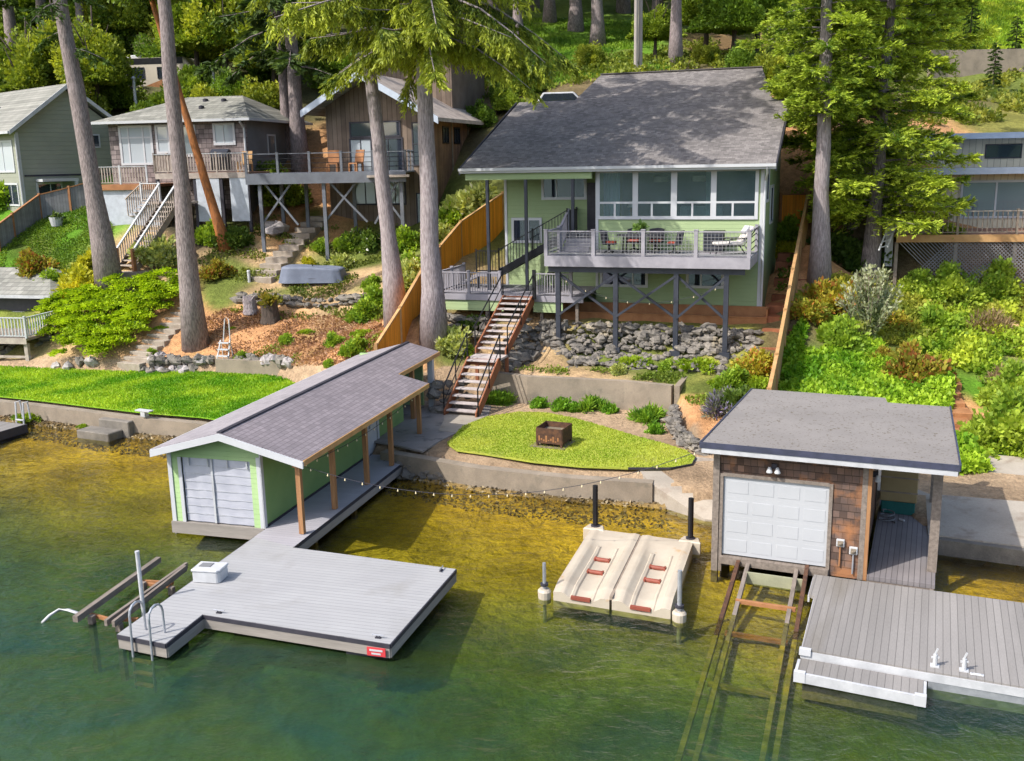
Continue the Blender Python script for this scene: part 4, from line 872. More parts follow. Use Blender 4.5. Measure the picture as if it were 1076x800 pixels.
# ------------------------------------------------------------------ shingled boathouse on the right and its dock
def shingle_house():
    t = thing('shingle_boathouse', 'brown shingled boathouse with white overhead door under a flat grey roof', 'boathouse', RF.loc(), RF.th)
    w = MB(); w.box((0,0,.45),(.1,.14,3.12)); w.box((.1,0,2.64),(3.36,.14,3.12)); w.box((2.58,0,.45),(3.36,.14,2.64)); obj('front_wall', w, m_shingle, t)
    s = MB().box((3.22,.14,.45),(3.36,5.3,3.2)); obj('porch_wall', s, m_shingle, t); s = MB().box((0,.14,.4),(.14,5.3,3.2)).box((.14,5.16,.4),(3.22,5.3,3.2)); obj('back_wall', s, m_shingle, t)
    r = MB().prism([(-.33,-.4),(5.17,-.4),(5.0,4.75),(3.5,4.75),(3.42,5.25),(-.1,5.25)], lambda x,y: 3.26+.012*y, lambda x,y: 3.47+.012*y); ro = obj('roof', r, m_flatroof, t)
    f = MB().box((-.35,-.44,3.36),(5.19,-.403,3.495)); obj('roof_edge', f, m_navy, ro); f = MB().box((-.31,-.425,3.24),(5.15,-.403,3.357)); obj('fascia', f, m_whiteold, ro)
    f = MB().bar((5.19,-.4,3.42),(5.02,4.75,3.48),.04,.14).bar((-.35,-.4,3.42),(-.12,5.25,3.48),.04,.14); pieces('side_edge', f, m_navy, ro)
    dv = obj('overhead_door', MB().box((.14,.02,.64),(2.54,.07,2.6)), m_door, t)
    p = MB()
    for r_ in range(4):
        for c in range(4):
            x0 = .24+c*.585; z0 = .73+r_*.485
            p.box((x0,.0135,z0),(x0+.48,.0195,z0+.3))
    pp = obj('panel', p, m_door, dv, bevel=.012); g = MB()
    for r_ in range(1,4): g.box((.14,.0195,.635+r_*.485),(2.54,.0199,.645+r_*.485))
    obj('panel_joint', g, m_whiteold, dv)
    tr = MB().box((.06,-.035,.2),(.14,-.002,2.66)).box((2.54,-.035,.45),(2.62,-.002,2.66)).box((.14,-.035,2.6),(2.54,-.002,2.68)); obj('door_frame', tr, m_wetwood, t)
    obj('corner_post', MB().box((-.1,-.06,-.6),(.05,.1,3.2)), m_wetwood, t); obj('corner_trim', MB().box((3.36,-.03,.45),(3.44,.12,3.2)), m_post, t); obj('corner_trim', MB().box((3.24,-.035,.45),(3.357,-.003,3.2)), m_wetwood, t)
    pf = MB().box((3.45,-.1,.5),(4.88,5.5,.6)); obj('porch_floor', pf, m_porch, t)
    obj('floor_beam', MB().box((3.45,-.09,.2),(4.86,-.02,.495)).box((4.78,-.2,.2),(4.86,3,.495)).box((3.4,0,-1),(3.6,.2,.2)).box((4.66,.7,-1),(4.86,.9,.2)), m_wetwood, t)
    for d in (.7,5.2): obj('porch_post', MB().box((4.7,d-.09,.602),(4.9,d+.09,3.27)), m_wetwood, t)
    obj('header_beam', MB().box((3.36,.62,3.02),(4.92,.78,3.262)), m_wetwood, t)
    sl = MB().box((.1,-.1,.42),(2.6,.12,.6)); obj('door_sill', sl, m_wetwood, t)
    ub = MB().box((.05,.3,-1.2),(.25,.5,.4)).box((3.0,.3,-1.2),(3.2,.5,.4)).box((.2,2.5,-.9),(3.2,2.7,.4)); pieces('underbeam', ub, m_dark, t)
    def w2(s,d,z): return RF.w(s,d,z)
    for k,(s,d,z,lb) in enumerate(((1.3,-.02,2.9,'white two-headed flood lamp above the white overhead door'),(3.48,.5,2.78,'white bulb lamp on the porch side of the shingled boathouse'))):
        l = thing('wall_lamp', lb, 'lamp', w2(s,d,z), RF.th, 'lamps on the shingled boathouse')
        obj('mount', MB().box((-.06,-.05,0),(.06,.02,.12)), m_dark, l)
        for x in ((-.09,.09) if k == 0 else (.05,)): obj('lamp_head', MB().lathe([(.03,.06),(.075,-.06),(.06,-.08)],(x,-.12,.0)), m_white, l)
    for k,(s,z,mt,lb) in enumerate(((2.84,1.28,m_whiteold,'grey meter box on the shingles right of the white door'),(3.13,1.13,m_white,'white electrical box on the shingles beside the porch corner'))):
        b = thing('meter_box', lb, 'meter box', w2(s,-.002,z), RF.th); obj('box_body', MB().box((-.09,-.07,-.08),(.09,-.003,.1)), mt, b, bevel=.01)
        obj('box_cover', MB().lathe([(.05,-.0),(.05,.02)],(0,-.09,-.0)).box((-.06,-.08,-.06),(.06,-.071,.07)), m_concrete, b)
        obj('conduit', MB().tube([(0,-.04,-.08),(0,-.04,-.55)],.02,6), m_rustwood if k == 0 else m_galv, b)
    b = thing('storage_box', 'tan storage box on a teal base at the back of the porch', 'box', w2(3.85,4.7,.6), RF.th)
    obj('base', MB().box((-.34,-.35,0),(.5,.35,.35)), m_tealbox, b, bevel=.02); bb = obj('box_body', MB().box((-.38,-.38,.352),(.54,.38,1.5)), m_tanbox, b, bevel=.02)
    obj('lid_strip', MB().box((-.39,-.39,1.0),(.55,-.382,1.04)).box((-.39,-.39,.6),(.55,-.382,.64)), m_wood, bb)
    c = thing('hose_coil', 'tangled pale hose lying on the porch floor by the wall', 'hose', w2(3.7,3.6,.6), RF.th)
    obj('hose', MB().tube([(.22*math.cos(i*.5)*(1-.01*i),.17*math.sin(i*.5)+.02*i,.02+.003*i) for i in range(34)],.018,6), m_nsidewall, c); obj('nozzle', MB().tube([(.3,.3,.03),(.42,.22,.03)],.03,6), m_whiteold, c)
    # launching rails running down into the lake
    q = thing('launch_rails', 'rusty and weathered launching rails running from the white door into the lake', 'boat rails', RF.loc(), RF.th)
    for (a, b, mt) in (((.55,.2,.55),(.85,-9.2,-.85),m_rust),((.78,.1,.5),(1.15,-9.2,-.9),m_wetwood),((1.9,.0,.5),(2.25,-8.6,-.85),m_wetwood),((2.12,.2,.6),(2.45,-8.4,-.8),m_rust)):
        m_ = tuple(a[i]+(b[i]-a[i])*.36 for i in range(3)); obj('rail', MB().bar(a,m_,.09,.12), mt, q); obj('rail', MB().bar(m_,b,.1,.12), m_algae, q)
    for d, z, mt in ((-.5,.32,m_green_tread),(-1.7,.26,m_rustwood),(-2.9,.05,m_rustwood),(-4.6,-.25,m_algae),(-6.6,-.55,m_algae)): obj('tie', MB().bar((.8,d,z),(2.1,d,z),.1 if d < -1 else .05,.08 if d < -1 else .3), mt, q)
shingle_house()
def right_dock():
    t = thing('dock', 'weathered grey board dock with a lower front step at the right edge', 'dock', RF.loc(), RF.th)
    poly = [(2.32,-.3),(2.33,-1.4),(2.46,-1.5),(2.5,-4.03),(4.65,-4.1),(11,-4.15),(11,-.32)]
    obj('deck_boards', MB().prism(poly,.47,.55), m_dockR, t)
    tr = MB()
    for a,b in ((3,4),(4,5)): tr.bar((*poly[a],.43),(*poly[b],.43),.05,.16)
    tr.bar((*poly[0],.42),(*poly[1],.42),.04,.14).bar((*poly[2],.42),(*poly[3],.42),.04,.14); obj('edge_trim', tr, m_whiteold, t)
    st = MB().prism([(2.5,-4.14),(4.72,-4.2),(4.72,-4.8),(2.5,-4.7)],.32,.40); so = obj('lower_step', st, m_dockR, t)
    obj('step_edge', MB().bar((2.48,-4.73,.31),(4.74,-4.83,.31),.06,.19).bar((2.48,-4.73,.31),(2.48,-4.2,.31),.05,.19).bar((4.75,-4.83,.31),(4.75,-4.25,.31),.05,.19), m_whiteold, so)
    pieces('corner_bumper', MB().box((2.45,-4.78,.22),(2.66,-4.68,.43)).box((4.58,-4.88,.22),(4.78,-4.77,.43)).box((2.46,-4.1,.44),(2.68,-4.0,.57)), m_white, t)
    fl = MB()
    for x in (3.2,5.2,7.4,9.6): fl.box((x-.7,-3.9,-.25),(x+.7,-.4,.465))
    fl.box((2.6,-4.6,-.2),(4.65,-4.2,.2)); pieces('float', fl, m_wetwood, t)
    fb = MB().box((4.8,-4.12,.02),(11,-4.06,.345)).box((2.36,-.42,.1),(11,-.34,.465)); obj('fascia', fb, m_galv, t)
    for k,(s,d) in enumerate(((4.9,-3.87),(5.4,-3.86))):
        c = thing('mooring_bitt', ('left one of two white upright bitts on the weathered dock','right one of two white upright bitts on the weathered dock')[k], 'cleat', RF.w(s,d,.55), RF.th, 'white bitts on the weathered dock')
        obj('stem', MB().tube([(0,0,0),(0,0,.24)],.04,8), m_plastic, c); obj('foot', MB().box((-.08,-.07,0),(.08,.07,.02)), m_plastic, c); obj('horn', MB().bar((-.02,0,.22),(.03,0,.36),.03).bar((-.07,0,.17),(.07,0,.19),.03), m_plastic, c)
    c = thing('dock_plate', 'small flat white plate on the weathered dock right of the bitts', 'plate', RF.w(5.62,-3.95,.55), RF.th)
    obj('plate', MB().box((-.12,-.04,0),(.12,.04,.02)), m_plastic, c, bevel=.01); obj('bolt', MB().lathe([(.012,.02),(.012,.03)],(-.08,0,0),6).lathe([(.012,.02),(.012,.03)],(.08,0,0),6), m_galv, c)
right_dock()
# ------------------------------------------------------------------ yard walls and hard surfaces
def wallpoly(name, label, pts, zt, zb, th=.3, mat=None, cap=None, cat='wall'):
    """wall along ground points; pts [(x,y)], local to the first point"""
    o0 = pts[0]; t = thing(name, label, cat, (o0[0],o0[1],0)); b = MB(); c = MB()
    L, Rr = [], []
    for i,p in enumerate(pts):
        a = Vector(pts[max(i-1,0)][:2]); q = Vector(pts[min(i+1,len(pts)-1)][:2]); d = (q-a).normalized(); n = Vector((-d.y,d.x))
        L.append((p[0]+n.x*th/2-o0[0],p[1]+n.y*th/2-o0[1])); Rr.append((p[0]-n.x*th/2-o0[0],p[1]-n.y*th/2-o0[1]))
    zt = zt if isinstance(zt,(list,tuple)) else [zt]*len(pts); zb = zb if isinstance(zb,(list,tuple)) else [zb]*len(pts)
    k = len(pts)
    vs = [(*L[i],zb[i]) for i in range(k)]+[(*Rr[i],zb[i]) for i in range(k)]+[(*L[i],zt[i]) for i in range(k)]+[(*Rr[i],zt[i]) for i in range(k)]
    fs = []
    for i in range(k-1): fs += [(i,i+1,2*k+i+1,2*k+i),(k+i,3*k+i,3*k+i+1,k+i+1),(2*k+i,2*k+i+1,3*k+i+1,3*k+i)]
    fs += [(0,2*k,3*k,k),(k-1,2*k-1,4*k-1,3*k-1)]; b.add(vs,fs); obj('wall_body', b, mat or m_concrete, t)
    if cap:
        cb = MB()
        for i in range(k-1): cb.bar((pts[i][0]-o0[0],pts[i][1]-o0[1],zt[i]+.025),(pts[i+1][0]-o0[0],pts[i+1][1]-o0[1],zt[i+1]+.025),th+.06,.05)
        obj('cap', cb, cap, t)
    return t
lp = [(x,float(shoreY(x))) for x in (-40,-25,-18.8,-14,-11.4,-9.4)]
wallpoly('seawall','weathered concrete seawall along the bright left lawn',lp,.9,-1.2,.35)
lp = [(x,float(shoreY(x))-.12) for x in (-4.2,-3,-1.1,1.66,4.0)]
wallpoly('seawall','low concrete seawall along the oval lawn of the green house',lp,.87,-1.0,.36)
lp = [G(540,404,1.75)[:2],(.63,36.75),(2.2,36.25),(4.13,35.6),(5.72,34.7)]
wallpoly('retaining_wall','long concrete retaining wall behind the row of round shrubs',[(-.75,37.7)]+lp[1:],2.02,.4,.28,cap=None)
wallpoly('retaining_wall','short concrete return wall sloping down beside the curved stone wall',[(5.86,34.62),(6.3,35.9),(6.6,36.6)],[2.0,1.98,2.05],.4,.2)
# low grey wall behind the left lawn
a = G(228,392,1.0); b = G(360,398,1.0)
wallpoly('retaining_wall','low concrete wall with loose rocks in front behind the left lawn',[(a[0],a[1]+.1),(b[0],b[1]+.1),(-6.6,40.4)],1.62,.3,.25)
def slab(name, mat, pts, z, th=.06):
    struct(name, MB().prism(pts, -th, 0), mat, loc=(0,0,z))
slab('patio', m_patio, [(-6.6,33.0),(-4.0,31.5),(-2.9,30.6),(-2.5,31.6),(-.9,34.7),(-.8,36.4),(-2.2,37.2),(-4.6,37.6),(-7.5,38.8)], .975)
slab('path', m_ramp, [(-2.55,33.0),(-1.75,32.6),(-1.0,34.8),(-1.2,35.3),(-2.5,35.4),(-2.45,34.3)], .985, .03)
# boat launch slab between lawn and shingled boathouse
b = MB().add([(3.6,29.2,.97),(5.6,29.4,.97),(7.0,28.8,.97),(8.0,27.2,.85),(7.0,25.4,.3),(5.2,25.9,.25),(3.9,27.4,.84),
              (3.6,29.0,-1),(5.6,29.4,-1),(7.0,28.8,-1),(8.0,27.2,-1),(7.0,25.4,-1),(5.2,25.9,-1),(3.9,27.4,-1)],
             [(0,6,3,1),(1,3,2),(6,5,4,3)]+[(i,(i+1)%7,7+(i+1)%7,7+i) for i in range(7)]); struct('launch_slab', b, m_ramp)
# big sloped ramp right of the shingled boathouse
q = [RF.w(4.7,3.05),RF.w(7.2,2.95),RF.w(16,2.7),RF.w(16,9.6),RF.w(6.3,9.4),RF.w(4.6,8.6),RF.w(3.0,7.2),RF.w(3.0,5.6),RF.w(4.6,5.6)]
zz = [.62,.62,.62,1.05,1.05,.98,.92,.8,.8]; n = len(q)
b = MB().add([(p[0],p[1],z) for p,z in zip(q,zz)]+[(p[0],p[1],-1.5) for p in q],[tuple(range(n))[::-1]]+[(i,(i+1)%n,n+(i+1)%n,n+i) for i in range(n)])
struct('ramp', b, m_ramp)
wallpoly('seawall','damp concrete seawall under the ramp at the right edge',[RF.w(4.92,2.9)[:2],RF.w(7.2,2.8)[:2],RF.w(16,2.55)[:2]],.6,-1.2,.2,mat=m_concdark)
# ------------------------------------------------------------------ lawns
m_lawn = M('lawn', (.31,.375,.045), (.38,.41,.06), ns=.9, grain=.3, gs=30, rough=.95, bump=.5, bs=40, spots=(.7,.55,.75,(.28,.29,.07)))
m_lawn2 = M('left_lawn', (.16,.36,.012), (.25,.43,.02), ns=.5, grain=.3, gs=30, rough=.95, bump=.5, bs=40, spots=(.8,.55,.75,(.30,.40,.05)))
OV = [G(px,py,1.0)[:2] for px,py in [(470,466),(486,448),(512,438),(545,433),(575,434),(605,440),(640,450),(670,459),(700,467),(722,474),(731,481),(727,488),(705,492),(660,492),(610,490),(560,485),(510,477),(480,473)]]
struct('lawn', MB().prism(OV,-.06,0), m_lawn, loc=(0,0,1.01))
ed = MB()
for i in range(9,13):
    p, q_ = OV[i], OV[i+1]; ed.bar((p[0],p[1],.99),(q_[0],q_[1],.99),.03,.06)
e = thing('lawn_edging','thin dark edging strip round the right end of the oval lawn','edging',(OV[9][0],OV[9][1],0))
obj('strip', MB().add([(x-OV[9][0],y-OV[9][1],z) for x,y,z in ed.v],ed.f), m_dark, e)
LL = [(-40,46.4),(-25,40.9),(-18.8,38.25),(-14,35.95),(-11.4,35.0),(-9.4,33.9),(-8.0,36),(-7.4,38),(-9.9,42.3),(-13,43.55),(-18,44.2),(-26,46.5),(-40,50)]; LL = [(x,y+.45) if i < 6 else (x,y) for i,(x,y) in enumerate(LL)]
struct('lawn', MB().prism(LL,-.02,0), m_lawn2, loc=(0,0,.985))
def inside(P, poly):
    x, y = P[:,0], P[:,1]; c = np.zeros(len(P), bool); j = len(poly)-1
    for i in range(len(poly)):
        xi, yi = poly[i]; xj, yj = poly[j]
        c ^= ((yi > y) != (yj > y)) & (x < (xj-xi)*(y-yi)/(yj-yi+1e-12)+xi); j = i
    return c
def turf(name, poly, n, ca, cb, seed, h=.07, z=1.0, zfn=None, wr=.2):
    g = np.random.default_rng(seed); A = np.array(poly); lo, hi = A.min(0), A.max(0)
    P = g.uniform(lo, hi, (int(n), 2)); P = P[inside(P, poly)]; k = len(P)
    Z = np.full(k, z) if zfn is None else zfn(P[:,0], P[:,1])
    Dv = unit(np.stack([g.normal(0,.5,k), g.normal(0,.5,k), np.ones(k)],1)); l = h*g.uniform(.5,1.4,k)
    me = leafmesh(name, np.stack([P[:,0],P[:,1],Z],1), Dv, l, l*wr, tint(g,k,ca,cb,.45+.5*cloud(P[:,0],P[:,1],seed=seed,lo=.4,hi=3.5)+g.uniform(-.3,.3,k),.2), g)
    o = link(name, me, m_leaf); o['kind'] = 'stuff'; return o
turf('grass', OV, 60000, (.26,.37,.025), (.46,.50,.065), 51, .05, 1.0)
turf('grass', [p for p in LL if p[0] > -27]+[(-27,47),(-27,41.7)][::1] if False else [(-26,41.8),(-18.8,38.7),(-14,36.4),(-11.4,35.45),(-9.4,34.35),(-8.0,36),(-7.4,38),(-9.9,42.3),(-13,43.55),(-18,44.2),(-26,46.5)], 110000, (.10,.27,.006), (.38,.52,.03), 52, .09, .985)
# ------------------------------------------------------------------ stone walls and rocks
g = np.random.default_rng(77)
def stonewall(label, pts, z0, z1, n, r, out=.25, cat='stone wall', name='stone_wall', mat=None, lean=.5):
    """dry-stacked stones along a polyline from z0 (foot) to z1 (top), leaning back up the slope"""
    o0 = pts[0]; P = np.array([p[:2] for p in pts]); seg = np.linalg.norm(np.diff(P,axis=0),axis=1); cum = np.concatenate([[0],np.cumsum(seg)])
    b = MB(); rows = max(2,int(round((np.mean(z1)-np.mean(z0))/(r*.95)))); per = max(3,int(cum[-1]/(r*1.42)))
    for j in range(rows):
        for i in range(per):
            t = (i+.5*(j%2)+g.uniform(-.2,.2))/per*cum[-1]; k = min(max(np.searchsorted(cum,t)-1,0),len(seg)-1); f = (t-cum[k])/seg[k]
            p = P[k]+(P[k+1]-P[k])*f; d = (P[k+1]-P[k])/seg[k]; nn = np.array((-d[1],d[0]))
            v = (j+.5)/rows+g.uniform(-.06,.06); zf = np.interp(t,cum,z0) if not np.isscalar(z0) else z0; zt_ = np.interp(t,cum,z1) if not np.isscalar(z1) else z1
            q_ = p+nn*(lean*v-.12+g.uniform(-.05,.08)); rock_mb(b,(q_[0]-o0[0],q_[1]-o0[1],zf+(zt_-zf)*v),r*(g.uniform(.5,1.05) if g.uniform() < .72 else g.uniform(1.1,1.6)),g,.55)
    o = obj(name, b, mat or m_rock, None, (o0[0],o0[1],0)); tag(o,label,cat); return o
hw = lambda s,d: HF.w(s,d)[:2]
stonewall('tall dry-stacked grey stone wall under the raised deck',[hw(-.9,-3.0),hw(.5,-3.2),hw(3,-3.15),hw(5.5,-3.1),hw(8.3,-2.9)],2.05,[3.4,3.6,3.55,3.55,3.45],0,.2,lean=1.15)
stonewall('low row of stones on the ledge above the concrete wall',[hw(1.2,-3.9),hw(3.2,-3.75),hw(4.6,-3.9),hw(5.4,-3.9)],1.9,2.35,0,.2,lean=.25)
stonewall('short stone row in front of the right deck posts',[hw(5.6,-3.6),hw(7.2,-3.7)],1.95,2.3,0,.2,lean=.2)
stonewall('rough rock bank beside the top of the cedar stair',[hw(-1.0,-4.6),hw(-.4,-3.6),hw(-.3,-2.4)],[1.95,2.1,2.3],[2.6,3.2,3.9],0,.3,lean=.9)
stonewall('low stone wall under the porch deck left of the cedar stair',[hw(-5.0,-2.6),hw(-3.5,-2.7),hw(-2.2,-2.7)],2.9,3.6,0,.26,lean=.8)
stonewall('stone wall between the boathouse end and the cedar stair',[G(462,415,1.6)[:2],G(480,412,1.6)[:2],G(497,405,1.8)[:2]],.95,2.0,0,.26,lean=.7)
stonewall('curved pale stone wall at the right end of the oval lawn',[G(707,440,1.0)[:2],G(708,452,1.0)[:2],G(716,464,1.0)[:2],G(730,472,1.0)[:2],G(745,478,1.0)[:2]][::1],.95,[1.55,1.5,1.4,1.35,1.35],0,.17,lean=.2)
stonewall('dark rubble bank at the water under the seawall beside the walk',[(-4.1,30.85),(-3.2,30.3),(-2.0,29.6)],-.05,.6,0,.26,lean=.35,mat=m_concdark)
stonewall('dark stacked rocks under the small left deck',[G(4,378,1.1)[:2],G(25,376,1.1)[:2],G(50,378,1.1)[:2]],1.0,2.2,0,.3,lean=.5)
stonewall('low stone edging under the tarp terrace',[hit(250,318)[:2],hit(300,322)[:2],hit(345,325)[:2],hit(385,318)[:2]],[hit(250,318)[2],hit(300,322)[2],hit(345,325)[2],hit(385,318)[2]],[hit(250,318)[2]+.45,hit(300,322)[2]+.5,hit(345,325)[2]+.5,hit(385,318)[2]+.45],0,.22,lean=.3)
rk = []
for k in range(6):
    b = MB(); rock_mb(b,(0,0,.12),.3,g,.75); me = bpy.data.meshes.new('rock'); me.from_pydata([tuple(v) for v in b.v],[],b.f); me.materials.append(m_rockl if k % 2 else m_rock); rk.append(me)
def rocks(pixels, label, group, lo=.7, hi=1.2, z=0.):
    for px,py in pixels:
        p = hit(px,py); o = link('rock', rk[random.randrange(6)], None, None, (p[0],p[1],p[2]-.03+z)); o.rotation_euler = (0,0,random.uniform(0,6.28)); o.scale = (random.uniform(lo,hi),)*3
        tag(o,label,'rock',group)
rocks([(152,391),(158,393),(163,387),(168,391),(173,393),(178,388),(183,391),(188,386),(193,392),(198,389),(204,391),(209,386),(214,390),(222,388),(160,381),(171,383),(185,382),(197,381),(210,380),(168,378),(180,378)],'pale loose rock in the heap between the garden steps and the small stepladder','rocks left of the stepladder')
rocks([(252,392),(259,390),(266,392),(272,389),(279,391),(285,387),(291,392),(297,388),(303,391),(283,383),(291,382),(298,384)],'pale loose rock heaped against the low concrete wall right of the stepladder','rocks right of the stepladder')
rocks([(60,388),(72,389),(85,388),(97,389)],'grey rock at the lawn edge below the juniper','rocks below the juniper',.8,1.3)
for px,py,sc,lb in ((290,246,2.6,'large pale boulder beside the deck posts above the stone stair'),(200,270,1.3,'grey boulder by the lower end of the white railed stair'),(183,300,1.5,'dark rock below the green shrub near the big left trunk'),(402,250,1.2,'pale rock among the shrubs under the brown house'),
                    (520,499,2.0,'flat mossy rock at the waterline below the oval lawn'),(495,487,1.0,'small rock at the foot of the seawall near the walk')):
    p = hit(px,py) if py < 480 else G(px,py,.35); o = link('boulder', rk[1 if sc > 2 else 2], None, None, (p[0],p[1],p[2]-.05)); o.scale = (sc,sc,sc*.85 if py < 480 else sc*.55); tag(o,lb,'boulder')
for px,py in ((262,433),):
    pass
# timber planter round the house foot
t = thing('planter','long red-brown timber planter edge at the foot of the green house','planter',HF.loc(),HF.th)
obj('front_boards', MB().box((.0,-.86,3.2),(8.4,-.8,3.72)), m_rustwood, t); obj('rear_boards', MB().box((.05,-.16,3.5),(8.36,-.1,4.08)), m_rustwood, t)
obj('cap', MB().box((-.02,-.9,3.723),(8.42,-.76,3.77)).box((8.34,-.76,3.5),(8.42,-.1,4.06)).box((0,-.76,3.5),(.07,-.1,4.06)), m_rustwood, t)
obj('soil', MB().box((.08,-.79,3.3),(8.33,-.17,3.68)), m_wood, t)
# fire pit
t = thing('fire_pit','square rusty steel fire pit full of ash on the oval lawn','fire pit',(1.32,31.0,1.01),24)
fp = MB(); h = .62; w_ = .44
for sx,sy in ((1,0),(-1,0),(0,1),(0,-1)):
    if sx: fp.box((sx*w_-.012,-w_,.12),(sx*w_+.012,w_,h))
    else: fp.box((-w_+.012,sy*w_-.012,.12),(w_-.012,sy*w_+.012,h))
obj('side_panels', fp, m_rust, t); obj('ash_bed', MB().prism([(-.42,-.42),(.42,-.42),(.42,.42),(-.42,.42)],.12,.44), m_ash, t)
for sx in (-1,1):
    for sy in (-1,1): obj('leg', MB().box((sx*(w_-.03)-.035,sy*(w_-.03)-.035,0),(sx*(w_-.03)+.035,sy*(w_-.03)+.035,.12)), m_rust, t)
mk = MB(); 
for i in range(9): mk.box((-.36+i*.08,-w_-.018,.2+.03*math.sin(i*1.7)),(-.31+i*.08,-w_-.0125,.3+.08*math.sin(i*2.3+1)))
obj('cut_pattern', mk, m_rustwood, t); obj('hearth_slab', MB().box((-.62,-.58,0),(.55,.5,.02)), m_ash, t)
# stone and concrete steps at the left seawall, small bench on lawn edge
p = G(106,449,.62); t = thing('water_steps','two weathered concrete steps against the left seawall','steps',(p[0],p[1]+.1,0),25)
obj('lower_step', MB().box((-.9,-.4,-.6),(.7,.3,.5)), m_concdark, t, bevel=.03); obj('upper_step', MB().box((-.5,.303,-.6),(1.0,.8,.8)), m_concdark, t, bevel=.03)
p = G(152,437,1.0); t = thing('metal_stand','small white metal stand at the edge of the left lawn','stand',(p[0],p[1],.98),25)
obj('plate', MB().box((-.34,-.12,.2),(.34,.12,.24)), m_whiteold, t); obj('foot', MB().box((-.1,-.1,0),(.1,.1,.2)), m_whiteold, t)
# little white stepladder by the low wall
p = hit(238,391); t = thing('stepladder','small white metal stepladder leaning on the low wall at the left lawn','stepladder',p,20)
for x in (-.3,.3): obj('rail', MB().bar((x,-.25,0),(x*.8,.1,.95),.05,.04).bar((x*.8,.1,.95),(x*.9,.25,0),.03), m_plastic, t)
for i in range(3): obj('tread', MB().box((-.3+.02*i,-.28+.1*i,.28*(i+1)-.02),(.3-.02*i,-.08+.1*i,.28*(i+1)+.02)), m_plastic, t)
obj('hoop', MB().tube([(.24,.12,.9),(.2,.2,1.85),(.05,.22,2.0),(-.02,.2,1.85),(-.1,.1,.9)],.025,6), m_plastic, t)
# garden steps up the left slope
def steps(label, px0, px1, n, w, mat, th, name='garden_steps', rise=.16):
    a, b = hit(*px0), hit(*px1); d = math.hypot(b[0]-a[0],b[1]-a[1]); ang = math.degrees(math.atan2(b[0]-a[0],b[1]-a[1]))
    t = thing(name,label,'steps',(a[0],a[1],0),ang)
    for i in range(n):
        f = (i+.5)/n; z = max(a[2]+(b[2]-a[2])*f, hz(a[0]+(b[0]-a[0])*f,a[1]+(b[1]-a[1])*f))+.08
        wd = w*random.uniform(.9,1.08); x = random.uniform(-.06,.06)
        obj('step', MB().box((x-wd/2,d*i/n-.02,z-.45),(x+wd/2,d*(i+1)/n+.04,z)), mat, t, bevel=.02)
    return t
steps('pale timber garden steps climbing beside the spreading juniper',(136,391),(202,322),11,1.35,m_soilsteps,0)
steps('weathered stone stair climbing under the blue-grey deck',(272,296),(338,226),11,1.3,m_soilsteps,0)
steps('short flat steps at the foot of the white railed stair',(152,312),(140,284),4,1.3,m_soilsteps,0)
steps('overgrown earth steps on the right slope below the shrubs',(1012,474),(985,398),7,1.2,m_rustwood,0)
# tarp covered bench
p = hit(330,296); t = thing('covered_couch','low outdoor couch under a slate blue tarp on the gravel terrace','furniture cover',p,4)
def tarp(u,v):
    a = 2*math.pi*u; cx = math.copysign(abs(math.cos(a))**.35,math.cos(a)); cy = math.copysign(abs(math.sin(a))**.35,math.sin(a))
    k = min(1,v*1.6); zt = .86-.16*(.5+.5*math.cos(a))*(1 if cx > 0 else .2)
    if v < .6: r = 1.12-.13*k+.03*math.sin(a*9)*(1-k); z = zt*k
    else: r = .99-(v-.6)/.4*.95; z = zt-.04+.06*math.sin(r*6+a)*(v-.6)
    return (1.5*r*cx,.75*r*cy,max(0,z))
obj('tarp', MB().sheet(tarp,48,14), m_tarp, t, smooth=True); obj('tie_cord', MB().tube([(1.55*math.copysign(abs(math.cos(i*.2618))**.35,math.cos(i*.2618)),.79*math.copysign(abs(math.sin(i*.2618))**.35,math.sin(i*.2618)),.22) for i in range(25)],.015,5), m_dark, t)
# stumps
for (px,py,hh,r,lb) in ((263,328,.75,.3,'short grey tree stump on the mulch slope'),(284,338,1.0,.38,'broken brown stump topped with ferns on the mulch slope')):
    p = hit(px,py); t = thing('tree_stump',lb,'stump',p); b = MB(); nn = 14
    for j in range(4):
        z = hh*j/3; rr = r*(1.35-.35*min(1,j/1.5))
        b.v += [(rr*(1+.12*math.sin(3*k*.449+j))*math.cos(k*2*math.pi/nn),rr*(1+.12*math.cos(2*k*.449))*math.sin(k*2*math.pi/nn),z-.1+(.18*math.sin(k*2.1) if j == 3 else 0)) for k in range(nn)]
    b.f += [(j*nn+k,j*nn+(k+1)%nn,(j+1)*nn+(k+1)%nn,(j+1)*nn+k) for j in range(3) for k in range(nn)]+[tuple(range(3*nn,4*nn))]
    obj('trunk', b, m_barkp if hh < .9 else m_barkd, t)
    if hh > .9: link('fern', bush_mesh('fern',.55,.5,.45,350,.28,(.15,.2,.03),(.42,.30,.05),K=9,seed=9), m_leaf, t, (0,0,.75))
